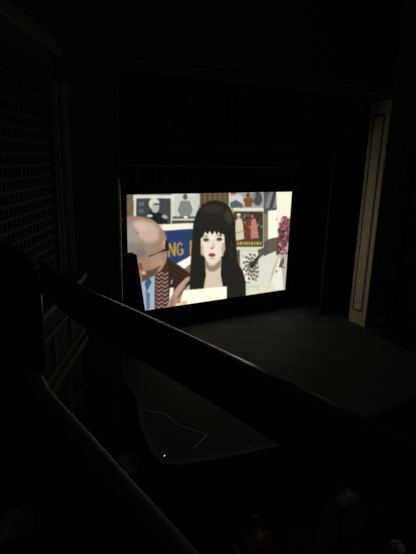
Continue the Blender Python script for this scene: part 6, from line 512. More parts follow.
 ((186,168,148),[(73.0,50.8),(73.0,52.5),(72.8,54.0),(72.5,55.2),(72.0,56.0),(71.5,56.2),(71.0,55.9),(70.5,55.0),(70.1,53.8),(69.8,52.2),(69.7,50.5),(69.8,48.8),(69.9,47.3),(70.3,46.1),(70.7,45.4),(71.2,45.1),(71.8,45.4),(72.2,46.3),(72.6,47.5),(72.9,49.1)],1.2),
 ((176,158,138),[(96.1,52.5),(96.1,54.6),(95.9,56.4),(95.4,57.9),(94.9,58.8),(94.2,59.0),(93.5,58.6),(92.8,57.6),(92.3,56.1),(91.9,54.2),(91.7,52.2),(91.8,50.2),(92.0,48.3),(92.4,46.9),(93.0,46.0),(93.7,45.8),(94.3,46.1),(95.0,47.1),(95.5,48.6),(95.9,50.5)],1.2),
 ((226,214,196),[(85.2,38.7),(85.0,39.8),(84.5,40.8),(83.6,41.6),(82.4,42.0),(81.1,42.1),(79.8,41.9),(78.6,41.3),(77.6,40.4),(77.0,39.3),(76.8,38.2),(76.9,37.1),(77.5,36.1),(78.4,35.4),(79.6,34.9),(80.8,34.8),(82.2,35.1),(83.4,35.6),(84.3,36.5),(85.0,37.6)],1.5),
 ((34,32,28),[(66.5,41.2),(67.3,28.7),(80.5,23.0),(95.6,30.1),(97.8,43.2),(94.9,39.3),(92.1,36.8),(90.4,39.0),(88.3,34.8),(86.2,37.9),(84.0,34.1),(81.5,37.6),(78.7,33.8),(76.7,36.8),(74.0,34.0),(72.4,37.5),(70.6,39.6)],0.35),
 ((120,100,84),[(78.3,42.0),(78.2,42.5),(77.7,43.0),(77.0,43.4),(76.1,43.6),(75.1,43.6),(74.1,43.4),(73.2,43.1),(72.5,42.6),(72.0,42.1),(71.9,41.5),(72.0,41.0),(72.5,40.5),(73.2,40.1),(74.0,39.9),(75.0,39.9),(76.0,40.1),(77.0,40.4),(77.7,40.8),(78.2,41.4)],0.8),
 ((120,100,84),[(92.5,42.4),(92.4,43.0),(91.9,43.5),(91.2,43.8),(90.3,44.0),(89.3,44.1),(88.2,43.9),(87.3,43.6),(86.5,43.1),(86.0,42.6),(85.9,42.0),(86.0,41.4),(86.5,40.9),(87.2,40.6),(88.1,40.4),(89.1,40.3),(90.2,40.5),(91.1,40.8),(91.9,41.3),(92.4,41.8)],0.8),
 ((64,54,48),[(77.6,41.9),(77.5,42.2),(77.1,42.5),(76.6,42.7),(75.9,42.8),(75.1,42.7),(74.3,42.6),(73.6,42.5),(73.1,42.2),(72.7,41.9),(72.6,41.6),(72.7,41.3),(73.1,41.0),(73.6,40.8),(74.3,40.7),(75.1,40.7),(75.8,40.8),(76.5,41.0),(77.1,41.3),(77.5,41.6)],0.45),
 ((64,54,48),[(91.8,42.4),(91.7,42.7),(91.3,42.9),(90.7,43.1),(90.0,43.2),(89.2,43.2),(88.4,43.1),(87.7,42.9),(87.1,42.7),(86.7,42.4),(86.6,42.0),(86.7,41.7),(87.1,41.5),(87.6,41.3),(88.4,41.2),(89.2,41.2),(90.0,41.3),(90.7,41.5),(91.3,41.7),(91.6,42.0)],0.45),
 ((190,186,172),[(76.8,42.4),(76.7,42.5),(76.5,42.7),(76.2,42.7),(75.8,42.8),(75.4,42.8),(75.0,42.7),(74.6,42.6),(74.3,42.5),(74.1,42.4),(74.1,42.2),(74.1,42.1),(74.3,42.0),(74.6,41.9),(75.0,41.8),(75.4,41.9),(75.8,41.9),(76.2,42.0),(76.5,42.1),(76.7,42.3)],0.3),
 ((190,186,172),[(90.3,42.9),(90.2,43.1),(90.0,43.2),(89.7,43.3),(89.3,43.3),(88.9,43.3),(88.5,43.2),(88.1,43.2),(87.8,43.0),(87.6,42.9),(87.5,42.7),(87.6,42.6),(87.7,42.5),(88.1,42.4),(88.4,42.4),(88.9,42.4),(89.3,42.4),(89.7,42.5),(90.0,42.6),(90.2,42.8)],0.3),
 ((34,30,28),[(76.0,42.0),(76.0,42.2),(75.9,42.4),(75.7,42.6),(75.5,42.6),(75.2,42.7),(75.0,42.6),(74.7,42.5),(74.5,42.3),(74.4,42.1),(74.4,41.9),(74.4,41.7),(74.5,41.5),(74.7,41.3),(74.9,41.2),(75.2,41.2),(75.4,41.3),(75.7,41.4),(75.9,41.5),(76.0,41.8)],0.2),
 ((34,30,28),[(90.0,42.5),(89.9,42.8),(89.8,43.0),(89.6,43.1),(89.4,43.2),(89.1,43.2),(88.8,43.2),(88.6,43.0),(88.4,42.9),(88.3,42.6),(88.2,42.4),(88.3,42.2),(88.4,42.0),(88.6,41.8),(88.8,41.7),(89.1,41.7),(89.3,41.8),(89.6,41.9),(89.8,42.1),(89.9,42.3)],0.2),
 ((88,72,60),[(77.4,38.3),(77.3,38.4),(76.9,38.6),(76.2,38.7),(75.4,38.8),(74.5,38.8),(73.6,38.8),(72.8,38.7),(72.2,38.6),(71.7,38.5),(71.6,38.4),(71.7,38.2),(72.1,38.1),(72.7,38.0),(73.5,37.9),(74.4,37.9),(75.3,37.9),(76.1,37.9),(76.8,38.0),(77.2,38.2)],0.35),
 ((88,72,60),[(92.5,39.2),(92.4,39.3),(91.9,39.4),(91.2,39.4),(90.4,39.4),(89.5,39.3),(88.5,39.1),(87.7,38.9),(87.0,38.7),(86.6,38.5),(86.5,38.4),(86.6,38.3),(87.1,38.2),(87.7,38.2),(88.6,38.2),(89.5,38.3),(90.5,38.5),(91.3,38.7),(92.0,38.9),(92.4,39.0)],0.35),
 ((176,158,138),[(82.6,42.2),(83.8,47.9),(83.5,50.2),(82.1,47.7)],0.5),
 ((150,124,104),[(83.7,50.0),(83.6,50.2),(83.3,50.5),(82.8,50.6),(82.2,50.7),(81.6,50.7),(80.9,50.6),(80.3,50.4),(79.8,50.2),(79.5,49.9),(79.4,49.7),(79.5,49.4),(79.8,49.2),(80.3,49.1),(80.9,49.0),(81.5,49.0),(82.2,49.1),(82.8,49.3),(83.2,49.5),(83.6,49.7)],0.5),
 ((132,66,58),[(85.5,56.4),(85.3,56.9),(84.8,57.3),(84.0,57.6),(82.9,57.7),(81.8,57.7),(80.6,57.5),(79.6,57.2),(78.7,56.8),(78.2,56.3),(78.0,55.8),(78.2,55.3),(78.7,54.9),(79.5,54.6),(80.5,54.5),(81.7,54.5),(82.8,54.7),(83.9,55.0),(84.7,55.4),(85.3,55.9)],0.4),
 ((96,44,40),[(85.0,56.3),(84.8,56.4),(84.3,56.4),(83.6,56.4),(82.7,56.4),(81.7,56.3),(80.8,56.2),(79.9,56.1),(79.1,56.0),(78.7,55.9),(78.5,55.7),(78.7,55.7),(79.1,55.6),(79.8,55.6),(80.7,55.6),(81.7,55.7),(82.7,55.8),(83.6,55.9),(84.3,56.0),(84.8,56.2)],0.2),
 ((176,156,136),[(84.9,59.7),(84.7,59.9),(84.3,60.1),(83.7,60.2),(82.9,60.2),(82.1,60.2),(81.2,60.1),(80.4,59.9),(79.8,59.7),(79.4,59.5),(79.3,59.3),(79.4,59.1),(79.8,58.9),(80.4,58.8),(81.2,58.8),(82.0,58.8),(82.9,58.9),(83.7,59.1),(84.3,59.3),(84.7,59.5)],0.5),
 ((34,32,28),[(59.3,94.4),(60.8,60.8),(73.1,57.2),(75.7,74.4),(73.0,93.3)],0.4),
 ((34,32,28),[(122.3,108.9),(117.1,78.7),(95.5,52.5),(92.1,63.6),(93.7,77.3),(99.8,103.8)],0.4),
 ((246,238,212),[(53.1,86.5),(99.2,88.2),(99.7,101.7),(47.2,106.1)],0.25),
 ((206,196,168),[(45.1,98.2),(55.2,95.8),(59.6,107.9),(43.2,109.3)],0.6),
 ((210,170,148),[(57.1,97.6),(57.1,98.1),(56.7,98.6),(56.0,99.1),(55.0,99.5),(53.8,99.9),(52.6,100.0),(51.4,100.0),(50.5,99.9),(49.8,99.5),(49.4,99.1),(49.4,98.6),(49.8,98.1),(50.5,97.6),(51.5,97.1),(52.6,96.8),(53.9,96.7),(55.0,96.7),(56.0,96.8),(56.7,97.1)],0.4),
]
import bpy, bmesh, math, random
import numpy as np
from mathutils import Vector, Matrix
random.seed(7)
C = bpy.context.scene
COL = C.collection
# ------------------------------------------------------------------ materials
def mat(name, col, rough=.7, metal=0.0, spec=.5, noise=0.0, scale=8.0, bump=0.0, bscale=40.0, stretch=None):
    m = bpy.data.materials.new(name); m.use_nodes = True
    nt = m.node_tree; b = nt.nodes['Principled BSDF']
    b.inputs['Base Color'].default_value = (*col, 1); b.inputs['Roughness'].default_value = rough
    b.inputs['Metallic'].default_value = metal; b.inputs['Specular IOR Level'].default_value = spec
    tc = nt.nodes.new('ShaderNodeTexCoord'); mp = nt.nodes.new('ShaderNodeMapping')
    nt.links.new(tc.outputs['Object'], mp.inputs['Vector'])
    if stretch: mp.inputs['Scale'].default_value = stretch
    if noise:
        n = nt.nodes.new('ShaderNodeTexNoise'); n.inputs['Scale'].default_value = scale; n.inputs['Detail'].default_value = 5
        r = nt.nodes.new('ShaderNodeValToRGB')
        r.color_ramp.elements[0].position = .3; r.color_ramp.elements[1].position = .7
        r.color_ramp.elements[0].color = (*[c*(1-noise) for c in col], 1); r.color_ramp.elements[1].color = (*[min(1, c*(1+noise)) for c in col], 1)
        nt.links.new(mp.outputs['Vector'], n.inputs['Vector']); nt.links.new(n.outputs['Fac'], r.inputs['Fac']); nt.links.new(r.outputs['Color'], b.inputs['Base Color'])
    if bump:
        n = nt.nodes.new('ShaderNodeTexNoise'); n.inputs['Scale'].default_value = bscale
        bp = nt.nodes.new('ShaderNodeBump'); bp.inputs['Strength'].default_value = bump; bp.inputs['Distance'].default_value = .01
        nt.links.new(mp.outputs['Vector'], n.inputs['Vector']); nt.links.new(n.outputs['Fac'], bp.inputs['Height']); nt.links.new(bp.outputs['Normal'], b.inputs['Normal'])
    return m
M = dict(
 floor=mat('stage_black_paint', (.085,.082,.068), .75, noise=.25, scale=1.3, bump=.2, spec=.2),
 plaster=mat('dark_plaster', (.05,.047,.035), .8, noise=.2, scale=2, bump=.15),
 cream=mat('cream_paint', (.74,.64,.43), .6, noise=.10, scale=5, bump=.1),
 groove=mat('brown_groove', (.09,.055,.028), .7, noise=.2),
 bead=mat('glint_edge_metal', (.80,.77,.68), .30, metal=.9, noise=.2, scale=6),  # metallic so the opening's left edge shows a bright line
 moulding=mat('olive_gold_moulding', (.16,.15,.11), .6, noise=.25, scale=6),
 grille=mat('organ_grille_gilt', (.055,.052,.038), .7, noise=.3, scale=9),
 void=mat('grille_shadow_cloth', (.012,.012,.012), .9),
 velvet=mat('blue_black_velour', (.028,.062,.068), .95, noise=.2, scale=3, spec=.1),
 navy=mat('navy_leg_velour', (.018,.038,.070), .95, noise=.2, scale=3, spec=.1),
 border=mat('black_border_velour', (.016,.036,.040), .95, noise=.2, scale=3, spec=.1),
 mask=mat('black_masking_cloth', (.010,.014,.016), .9, spec=.1),
 rail=mat('dark_rail_velvet', (.010,.010,.010), .8, noise=.2, spec=.1),
 cap=mat('glint_strip_metal', (.78,.76,.70), .26, metal=1.0, noise=.35, scale=14, bump=.1),  # bright metal for added strips that give edges their highlight
 ledge=mat('leather_ledge', (.13,.125,.105), .5, noise=.3, scale=12, bump=.2),
 black=mat('black_paint', (.012,.012,.012), .6, noise=.2),
 box=mat('black_speaker_paint', (.006,.006,.006), .8, bump=.3, bscale=90, spec=.15),
 metal=mat('black_pipe', (.04,.04,.045), .4, metal=.6),
 cable=mat('pale_cable', (.62,.62,.55), .6),
 tape=mat('pale_tape', (.40,.40,.36), .7, noise=.2),
 carpet=mat('dark_carpet', (.03,.025,.022), .95, noise=.3, scale=14, bump=.3),
 paper=mat('pale_board', (.30,.30,.25), .8, noise=.15, scale=4),
 seat=mat('dark_red_plush', (.06,.016,.014), .9, noise=.2, scale=12),
 skin=mat('skin', (.50,.30,.20), .6, noise=.06, scale=10),
 hair=mat('brown_hair', (.05,.032,.02), .6, noise=.3, scale=30),
 grey_hair=mat('grey_hair', (.42,.40,.36), .6, noise=.2, scale=30),
 shirt=mat('grey_shirt', (.15,.15,.14), .9, noise=.1, scale=20),
 red_shirt=mat('maroon_shirt', (.16,.06,.05), .9, noise=.1, scale=20),
 trousers=mat('dark_trousers', (.03,.03,.04), .9),
)
def glow(name, col, s):
    m = bpy.data.materials.new(name); m.use_nodes = True; nt = m.node_tree
    b = nt.nodes['Principled BSDF']; b.inputs['Base Color'].default_value = (.02,.02,.02,1)
    b.inputs['Emission Color'].default_value = (*col, 1); b.inputs['Emission Strength'].default_value = s
    return m
# ------------------------------------------------------------------ mesh helpers
def add_box(bm, x0, x1, y0, y1, z0, z1, bev=0.0, T=None):
    g = bmesh.ops.create_cube(bm, size=1); vs = g['verts']
    for v in vs:
        v.co = Vector((x0+(v.co.x+.5)*(x1-x0), y0+(v.co.y+.5)*(y1-y0), z0+(v.co.z+.5)*(z1-z0)))
    if bev:
        es = list({e for v in vs for e in v.link_edges})
        r = bmesh.ops.bevel(bm, geom=es, offset=bev, segments=2, affect='EDGES', profile=.5)
        vs = list({v for f in r['faces'] for v in f.verts} | {v for v in vs if v.is_valid})
    if T:
        for v in vs: v.co = T @ v.co
    return vs
def add_prism(bm, pts, h0, h1, axis='z', T=None):
    """pts 2D outline extruded; axis z: (x,y)->z ; axis y: (x,z)->y ; axis x: (y,z)->x"""
    def mk(p, h):
        return {'z': (p[0],p[1],h), 'y': (p[0],h,p[1]), 'x': (h,p[0],p[1])}[axis]
    a = [bm.verts.new(mk(p, h0)) for p in pts]; b = [bm.verts.new(mk(p, h1)) for p in pts]
    n = len(pts)
    bm.faces.new(a); bm.faces.new(b[::-1])
    for i in range(n): bm.faces.new((a[i], b[i], b[(i+1) % n], a[(i+1) % n]))
    if T:
        for v in a+b: v.co = T @ v.co
def add_tube(bm, pts, r, n=10, cap=True):
    pts = [Vector(p) for p in pts]; rings = []
    for i, p in enumerate(pts):
        d = (pts[min(i+1, len(pts)-1)]-pts[max(i-1, 0)]).normalized()
        u = d.cross(Vector((0,0,1)))
        if u.length < 1e-3: u = d.cross(Vector((0,1,0)))
        u.normalize(); w = u.cross(d)
        rr = r[i] if isinstance(r, (list, tuple)) else r
        rings.append([bm.verts.new(p+(u*math.cos(k*2*math.pi/n)+w*math.sin(k*2*math.pi/n))*rr) for k in range(n)])
    for a, b in zip(rings, rings[1:]):
        for k in range(n): bm.faces.new((a[k], a[(k+1) % n], b[(k+1) % n], b[k]))
    if cap: bm.faces.new(rings[0][::-1]); bm.faces.new(rings[-1])
def add_sweep(bm, path, prof):
    """horizontal path of (x,y); profile (offset to the path's right, z)"""
    P = [Vector((p[0], p[1], 0)) for p in path]; rings = []
    for i, p in enumerate(P):
        d = (P[min(i+1, len(P)-1)]-P[max(i-1, 0)]).normalized(); s = Vector((d.y, -d.x, 0))
        rings.append([bm.verts.new(p+s*a+Vector((0,0,z))) for a, z in prof])
    n = len(prof)
    for a, b in zip(rings, rings[1:]):
        for k in range(n): bm.faces.new((a[k], a[(k+1) % n], b[(k+1) % n], b[k]))
    bm.faces.new(rings[0][::-1]); bm.faces.new(rings[-1])
def smooth_path(pts, n=8):
    out = []; P = [Vector(p) for p in pts]
    for i in range(len(P)-1):
        p0 = P[max(i-1,0)]; p1 = P[i]; p2 = P[i+1]; p3 = P[min(i+2, len(P)-1)]
        for k in range(n):
            t = k/n
            out.append(.5*((2*p1)+(p2-p0)*t+(2*p0-5*p1+4*p2-p3)*t*t+(3*p1-p0-3*p2+p3)*t**3))
    out.append(P[-1]); return out
def obj(name, bm, m, parent=None, smooth=False, loc=None):
    me = bpy.data.meshes.new(name)
    bmesh.ops.recalc_face_normals(bm, faces=bm.faces)
    if smooth:
        for f in bm.faces: f.smooth = True
    bm.to_mesh(me); bm.free(); me.materials.append(m)
    if smooth and hasattr(me, 'set_sharp_from_angle'): me.set_sharp_from_angle(angle=math.radians(40))
    o = bpy.data.objects.new(name, me); COL.objects.link(o)
    if parent: o.parent = parent
    if loc: o.location = loc
    return o
def B(): return bmesh.new()
def thing(name, label, cat, loc=(0,0,0), rz=0, group=None):
    o = bpy.data.objects.new(name, None); COL.objects.link(o); o.location = loc; o.rotation_euler = (0,0,rz)
    o.empty_display_size = .1
    return tag(o, label, cat, group)
def tag(o, label, cat, group=None):
    o['label'] = label; o['category'] = cat
    if group: o['group'] = group
    return o
def struct(name, bm, m, parent=None, label=None, smooth=False):
    o = obj(name, bm, m, parent, smooth)
    if not parent: o['kind'] = 'structure'
    if label: o['label'] = label
    return o
def copy_tree(o, parent=None):
    c = o.copy(); COL.objects.link(c); c.parent = parent
    for ch in [x for x in bpy.data.objects if x.parent == o]: copy_tree(ch, c)
    return c

# ------------------------------------------------------------------ layout (metres; stage floor z=0, +Y upstage)
XL, XR = 3.153, 11.055          # proscenium opening
YP, YB = 9.155, 9.815           # its front and back faces
ZH = 6.677                      # its head
ZA = -1.25                      # auditorium floor
SX0, SX1, SZ0, SZ1, SY = 4.254, 9.955, .648, 3.999, 11.817   # picture on the screen

# stage floor: boards behind the arch and the apron in front of it
apron = [(XL,YP),(3.13,8.2),(2.84,7.23),(2.74,6.5),(2.76,6.10),(3.0,5.96),(3.4,5.86),(4.05,5.71),(4.9,5.57),(6.0,5.5),(7.1,5.45),(8.2,5.5),(9.3,5.66),(10.2,5.85),(10.7,6.1),(10.72,7.1),(10.78,8.6),(XR,YP)]
bm = B(); add_prism(bm, apron+[(XR,YB),(14.2,YB),(14.2,13.2),(0.4,13.2),(0.4,YB),(XL,YB)], -.06, 0)
fl = struct('floor', bm, M['floor'], label='black painted wooden stage floor with curved apron')
bm = B()
for y in [6.4+.6*k for k in range(9)]:
    add_box(bm, 3.2, 10.7, y, y+.006, .0, .0012)
struct('board_seam', bm, M['black'], fl)
bm = B(); add_sweep(bm, apron[1:-1], [(-.05,-.13),(.05,-.13),(.05,.003),(.035,.004),(-.05,.004)])
struct('apron_edge', bm, M['black'], fl)
bm = B()
inner = [(x*.99+.07, y+.08) for x, y in apron[1:-1]]
add_prism(bm, inner, ZA, -.06)
struct('stage_front', bm, M['black'], fl)
bm = B(); add_box(bm, -9, 16, -6, 13.2, ZA-.1, ZA); o = struct('floor_auditorium', bm, M['carpet']); o.name = 'floor_house'

# proscenium wall
bm = B(); add_box(bm, 2.2, XL, YP, YB, ZA, 9.4); struct('wall_left', bm, M['plaster'], label='dark wall left of the stage opening')
bm = B(); add_box(bm, XR, 12.0, YP, YB, ZA, 9.4); wr = struct('wall_right', bm, M['plaster'], label='dark wall right of the stage opening')
bm = B(); add_box(bm, XL, XR, YP, YB, ZH, 9.4); struct('wall_header', bm, M['black'])
bm = B(); add_box(bm, XR-.02, 12.0, YP-.5, YP, -.06, 0); o = struct('trim_5', bm, M['floor'])
# splay walls going back into the house
SL = Vector((2.2, YP)); dL = Vector((-math.sin(math.radians(29)), -math.cos(math.radians(29))))
nL = Vector((math.cos(math.radians(29)), -math.sin(math.radians(29))))
TL = Matrix(((dL.x, nL.x, 0, SL.x), (dL.y, nL.y, 0, SL.y), (0,0,1,0), (0,0,0,1)))   # local (s, out, z)
SR = Vector((12.0, YP)); dR = Vector((-dL.x, dL.y)); nR = Vector((-nL.x, nL.y))
TR = Matrix(((dR.x, nR.x, 0, SR.x), (dR.y, nR.y, 0, SR.y), (0,0,1,0), (0,0,0,1)))
bm = B(); add_box(bm, 0, 6.6, -.3, 0, ZA, 9.4, T=TL); struct('wall_splay_left', bm, M['plaster'])
bm = B(); add_box(bm, 0, 6.6, -.3, 0, ZA, 9.4, T=TR); struct('wall_splay_right', bm, M['plaster'])
# stage house shell and ceiling
bm = B(); add_box(bm, .2, 14.4, 13.2, 13.4, 0, 9.4); struct('wall_back', bm, M['mask'])
bm = B(); add_box(bm, .2, .4, YB, 13.2, 0, 9.4); struct('wall_wing_left', bm, M['mask'])
bm = B(); add_box(bm, 14.2, 14.4, YB, 13.2, 0, 9.4); struct('wall_wing_right', bm, M['mask'])
bm = B(); add_box(bm, -9, 16, -6, 13.4, 9.4, 9.6); struct('ceiling', bm, M['plaster'])

# edge beads of the opening
bm = B(); add_tube(bm, [(XL-.018, YP+.012, z) for z in (0, 2, 4, ZH)], .036, 24); struct('trim_1', bm, M['plaster'], label='thin edge of the stage opening, left side', smooth=True)
bm = B(); add_tube(bm, [(XL-.018, YP+.012, z) for z in (0, 2.2, 4.55)], .039, 24); struct('glint_sleeve', bm, M['bead'], bpy.data.objects['trim_1'], label='added metal sleeve brightening the lower left edge of the stage opening', smooth=True)  # sleeve added so only the lower stretch of the edge looks bright
bm = B(); add_box(bm, XL-.25, XR+.35, YP-.06, YP, ZH+.02, ZH+.12, .012); add_box(bm, XL-.25, XR+.35, YP-.10, YP, ZH+.17, ZH+.24, .012)
struct('trim_2', bm, M['plaster'], label='flat moulding over the stage opening')
# cream pilaster lining the right reveal
bm = B(); W0, W1 = YP, YB
add_box(bm, XR-.03, XR, W0, W1, 0, ZH, .004)
pil = struct('trim_3', bm, M['cream'], label='tall cream panelled pilaster lining the right side of the stage opening')
yA, yB_, zA_, zB_ = W0+.15, W1-.09, .42, ZH-.35
for nm, w, mt, dx in (('panel_groove', .05, 'groove', .004),):
    bm = B()
    for (a, b, c, d) in ((yA, yA+w, zA_, zB_), (yB_-w, yB_, zA_, zB_), (yA+w, yB_-w, zA_, zA_+w), (yA+w, yB_-w, zB_-w, zB_)):
        add_box(bm, XR-.03-dx, XR-.03, a, b, c, d)
    obj(nm, bm, M[mt], pil)
bm = B(); add_box(bm, XR-.042, XR-.03, yA+.07, yB_-.07, zA_+.07, zB_-.07, .005); obj('raised_panel', bm, M['cream'], pil)
bm = B()
for (a, b) in ((W0, W0+.035), (W1-.03, W1)): add_box(bm, XR-.045, XR-.03, a, b, 0, ZH, .005)
obj('edge_bead', bm, M['cream'], pil)
# panelling right of the opening
bm = B()
for (s0, s1) in ((.25, 1.5), (1.75, 3.2)):
    for (a, b, c, d) in ((s0, s0+.07, .5, 5.8), (s1-.07, s1, .5, 5.8), (s0, s1, .5, .57), (s0, s1, 5.73, 5.8)):
        add_box(bm, a, b, 0, .05, c, d, T=TR)
struct('trim_4', bm, M['plaster'])
bm = B()
for (a, b, c, d) in ((11.35, 11.41, .55, 5.9), (11.8, 11.86, .55, 5.9), (11.41, 11.8, .55, .61), (11.41, 11.8, 5.84, 5.9)):
    add_box(bm, a, b, YP-.04, YP, c, d)
obj('panel_moulding', bm, M['plaster'], wr)
vt = B(); add_box(vt, 11.32, 11.86, YP-.09, YP, .06, .30, .01)
for k in range(5): add_box(vt, 11.36, 11.82, YP-.102, YP-.085, .09+k*.04, .105+k*.04)
o = obj('vent_box', vt, M['moulding']); tag(o, 'low dull vent box on the dark wall right of the cream pilaster', 'vent')

# organ grille on the left splay wall
g = thing('organ_grille', 'dark latticed organ grille on the left side wall beyond the balcony', 'grille')
bm = B(); add_box(bm, 1.32, 5.1, 0, .02, 3.0, 6.3, T=TL); obj('backing', bm, M['void'], g)
bm = B()
for k in range(21): 
    z = 3.0+k*.165; add_box(bm, 1.36, 5.06, .03, .075, z, z+.04, T=TL)
    n = 24
    for j in range(n):
        s = 1.40+j*.155+(.077 if k % 2 else 0)
        if k < 20:
            add_box(bm, s, s+.035, .03, .065, z+.03, z+.17, T=TL)
            add_prism(bm, [(s+.035, z+.04), (s+.075, z+.04), (s+.035, z+.09)], .035, .06, 'y', T=TL)
obj('lattice', bm, M['grille'], g)
bm = B()
for (a, b, c, d) in ((1.26, 1.38, 2.99, 6.5), (5.04, 5.16, 2.99, 6.5), (1.38, 5.04, 6.32, 6.5), (1.38, 5.04, 2.99, 3.08)): add_box(bm, a, b, 0, .12, c, d, .015, T=TL)
obj('frame', bm, M['grille'], g)
bm = B(); add_box(bm, 1.15, 5.3, 0, .26, 6.5, 6.62, .02, T=TL); add_box(bm, 1.15, 5.3, 0, .18, 6.62, 6.76, .02, T=TL); obj('cornice', bm, M['moulding'], g)
# column between grille and arch: two rounded shafts
for q, (s, r, out) in enumerate(((.58, .10, .06), (.98, .055, .05))):
    p = TL @ Vector((s, out, 0)); bm = B()
    add_tube(bm, [(p.x, p.y, z) for z in (ZA, 2.6, 2.61, 2.75, 2.76, 6.0, 6.01, 6.15)], [r, r, r*1.4, r*1.4, r, r, r*1.4, r*1.4], 18)
    struct('trim_%d' % (6+q), bm, M['moulding'], label='slim round half column between the organ grille and the stage arch', smooth=True)
# side box front under the grille
g = thing('side_box', 'panelled front of the small side box below the organ grille', 'box')
bm = B(); add_box(bm, 1.14, 4.6, 0, .42, 1.75, 2.86, T=TL); obj('parapet', bm, M['plaster'], g)
bm = B(); add_box(bm, 1.10, 4.7, .0, .50, 2.86, 2.97, .02, T=TL); obj('cap_rail', bm, M['moulding'], g)
bm = B(); add_box(bm, 1.11, 4.7, .0, .47, 1.64, 1.76, .02, T=TL); add_box(bm, 1.0, 4.7, .42, .455, 1.9, 1.96, .01, T=TL); add_box(bm, 1.0, 4.7, .42, .455, 2.5, 2.56, .01, T=TL)
for k in range(5):
    s = 1.16+k*.85; add_box(bm, s, s+.06, .42, .455, 1.96, 2.5, .008, T=TL)
obj('moulding', bm, M['moulding'], g)
bm = B()
for s in (.55, 1.0, 1.9):
    add_box(bm, s, s+.1, 0, .08, ZA, 1.62, .01, T=TL)
add_box(bm, .55, 4.6, 0, .10, .2, .32, .01, T=TL)
struct('trim_8', bm, M['moulding'])

# ------------------------------------------------------------------ drapes
def drape(bm, x0, x1, y, z0, z1, amp, wl, seed, thick=.03, T=None):
    rnd = random.Random(seed); n = int((x1-x0)/wl*10); ph = [rnd.uniform(0, 6.28) for _ in range(4)]
    def yy(x, t): return y+amp*(1-.25*t)*(math.sin(x*6.283/wl+ph[0]+.9*math.sin(x*1.7+ph[1]))+.35*math.sin(x*6.283/wl*2.3+ph[2]))
    rows = []
    for j in range(7):
        t = j/6; z = z0+(z1-z0)*t
        rows.append([[bm.verts.new((x0+(x1-x0)*i/n, yy(x0+(x1-x0)*i/n, t)+d, z)) for i in range(n+1)] for d in (0, thick)])
    for a, b in zip(rows, rows[1:]):
        for i in range(n):
            bm.faces.new((a[0][i], a[0][i+1], b[0][i+1], b[0][i])); bm.faces.new((a[1][i+1], a[1][i], b[1][i], b[1][i+1]))
        for i in (0, n): bm.faces.new((a[0][i], a[1][i], b[1][i], b[0][i]))
    for r in (rows[0], rows[-1]):
        for i in range(n): bm.faces.new((r[0][i], r[0][i+1], r[1][i+1], r[1][i]))
bm = B(); drape(bm, 1.0, 13.8, 12.3, .01, 8.6, .07, .34, 3); tag(obj('stage_curtain', bm, M['velvet'], smooth=True), 'wide black backdrop curtain hanging behind the projection screen', 'curtain')
bm = B(); drape(bm, 10.55, 12.6, 10.75, .015, 8.6, .085, .30, 5); tag(obj('stage_curtain', bm, M['navy'], smooth=True), 'narrow blue-black leg curtain between screen and cream pilaster', 'curtain')
bm = B(); drape(bm, 1.2, 3.42, 10.38, .015, 8.6, .085, .30, 8); tag(obj('stage_curtain', bm, M['navy'], smooth=True), 'black leg curtain just inside the left edge of the stage opening', 'curtain')
bm = B(); drape(bm, 1.2, 13.2, 10.12, 5.27, 8.6, .05, .30, 9); tag(obj('curtain_border', bm, M['border'], smooth=True), 'short black border curtain hung across the top of the stage opening', 'curtain')

# ------------------------------------------------------------------ projection screen
sc = thing('projection_screen', 'large lit projection screen showing a dark-haired woman and a balding man', 'screen', (7.1, SY, 0))
bm = B()
f = .16
for (a, b, c, d) in ((SX0-f, SX1+f, SZ1, SZ1+f), (SX0-f, SX1+f, SZ0-f, SZ0), (SX0-f, SX0, SZ0, SZ1), (SX1, SX1+f, SZ0, SZ1)):
    add_box(bm, a-7.1, b-7.1, -.05, .05, c, d, .006)
obj('black_frame', bm, M['mask'], sc)
bm = B(); add_box(bm, SX0-7.1, SX1-7.1, .004, .02, SZ0, SZ1); obj('backing', bm, M['black'], sc)
for x in (-2.2, 2.2):
    bm = B(); add_tube(bm, [(x, .06, 0), (x, .06, SZ0-.05)], .025); add_box(bm, x-.05, x+.05, -.25, .35, 0, .04, .008); obj('leg', bm, M['black'], sc)
for x in (-2.6, 0, 2.6):
    bm = B(); add_tube(bm, [(x, .0, SZ1+.14), (x, .0, 8.6)], .004, 6); obj('hanging_wire', bm, M['black'], sc)
K = 4; W, H = 171*K, 100*K
img = np.zeros((H, W, 3), np.float32)
def box1(a, r, ax):
    if r < 1: return a
    pad = [(0,0),(0,0)]; pad[ax] = (r+1, r); c = np.cumsum(np.pad(a, pad, mode='edge'), axis=ax); n = a.shape[ax]
    hi = np.take(c, range(2*r+1, 2*r+1+n), axis=ax); lo = np.take(c, range(0, n), axis=ax)
    return (hi-lo)/(2*r+1)
for col, pts, bl in PICTURE:
    P_ = np.array(pts)*K; r = int(round(bl*K*.9)); m_ = 2*r+3
    x0 = max(0, int(P_[:,0].min())-m_); x1 = min(W, int(P_[:,0].max())+m_); y0 = max(0, int(P_[:,1].min())-m_); y1 = min(H, int(P_[:,1].max())+m_)
    if x1 <= x0 or y1 <= y0: continue
    X, Y = np.meshgrid(np.arange(x0, x1)+.5, np.arange(y0, y1)+.5); ins = np.zeros(X.shape, bool)
    for i in range(len(P_)):
        (ax, ay), (bx, by) = P_[i], P_[(i+1) % len(P_)]
        if ay == by: continue
        ins ^= ((Y < ay) != (Y < by)) & (X < (bx-ax)*(Y-ay)/(by-ay)+ax)
    a = ins.astype(np.float32)
    for _ in range(2): a = box1(box1(a, max(1, r//2) if r else 1, 0), max(1, r//2) if r else 1, 1)
    img[y0:y1, x0:x1] = img[y0:y1, x0:x1]*(1-a[..., None])+np.array(col, np.float32)/255*a[..., None]
rs = np.random.RandomState(3)
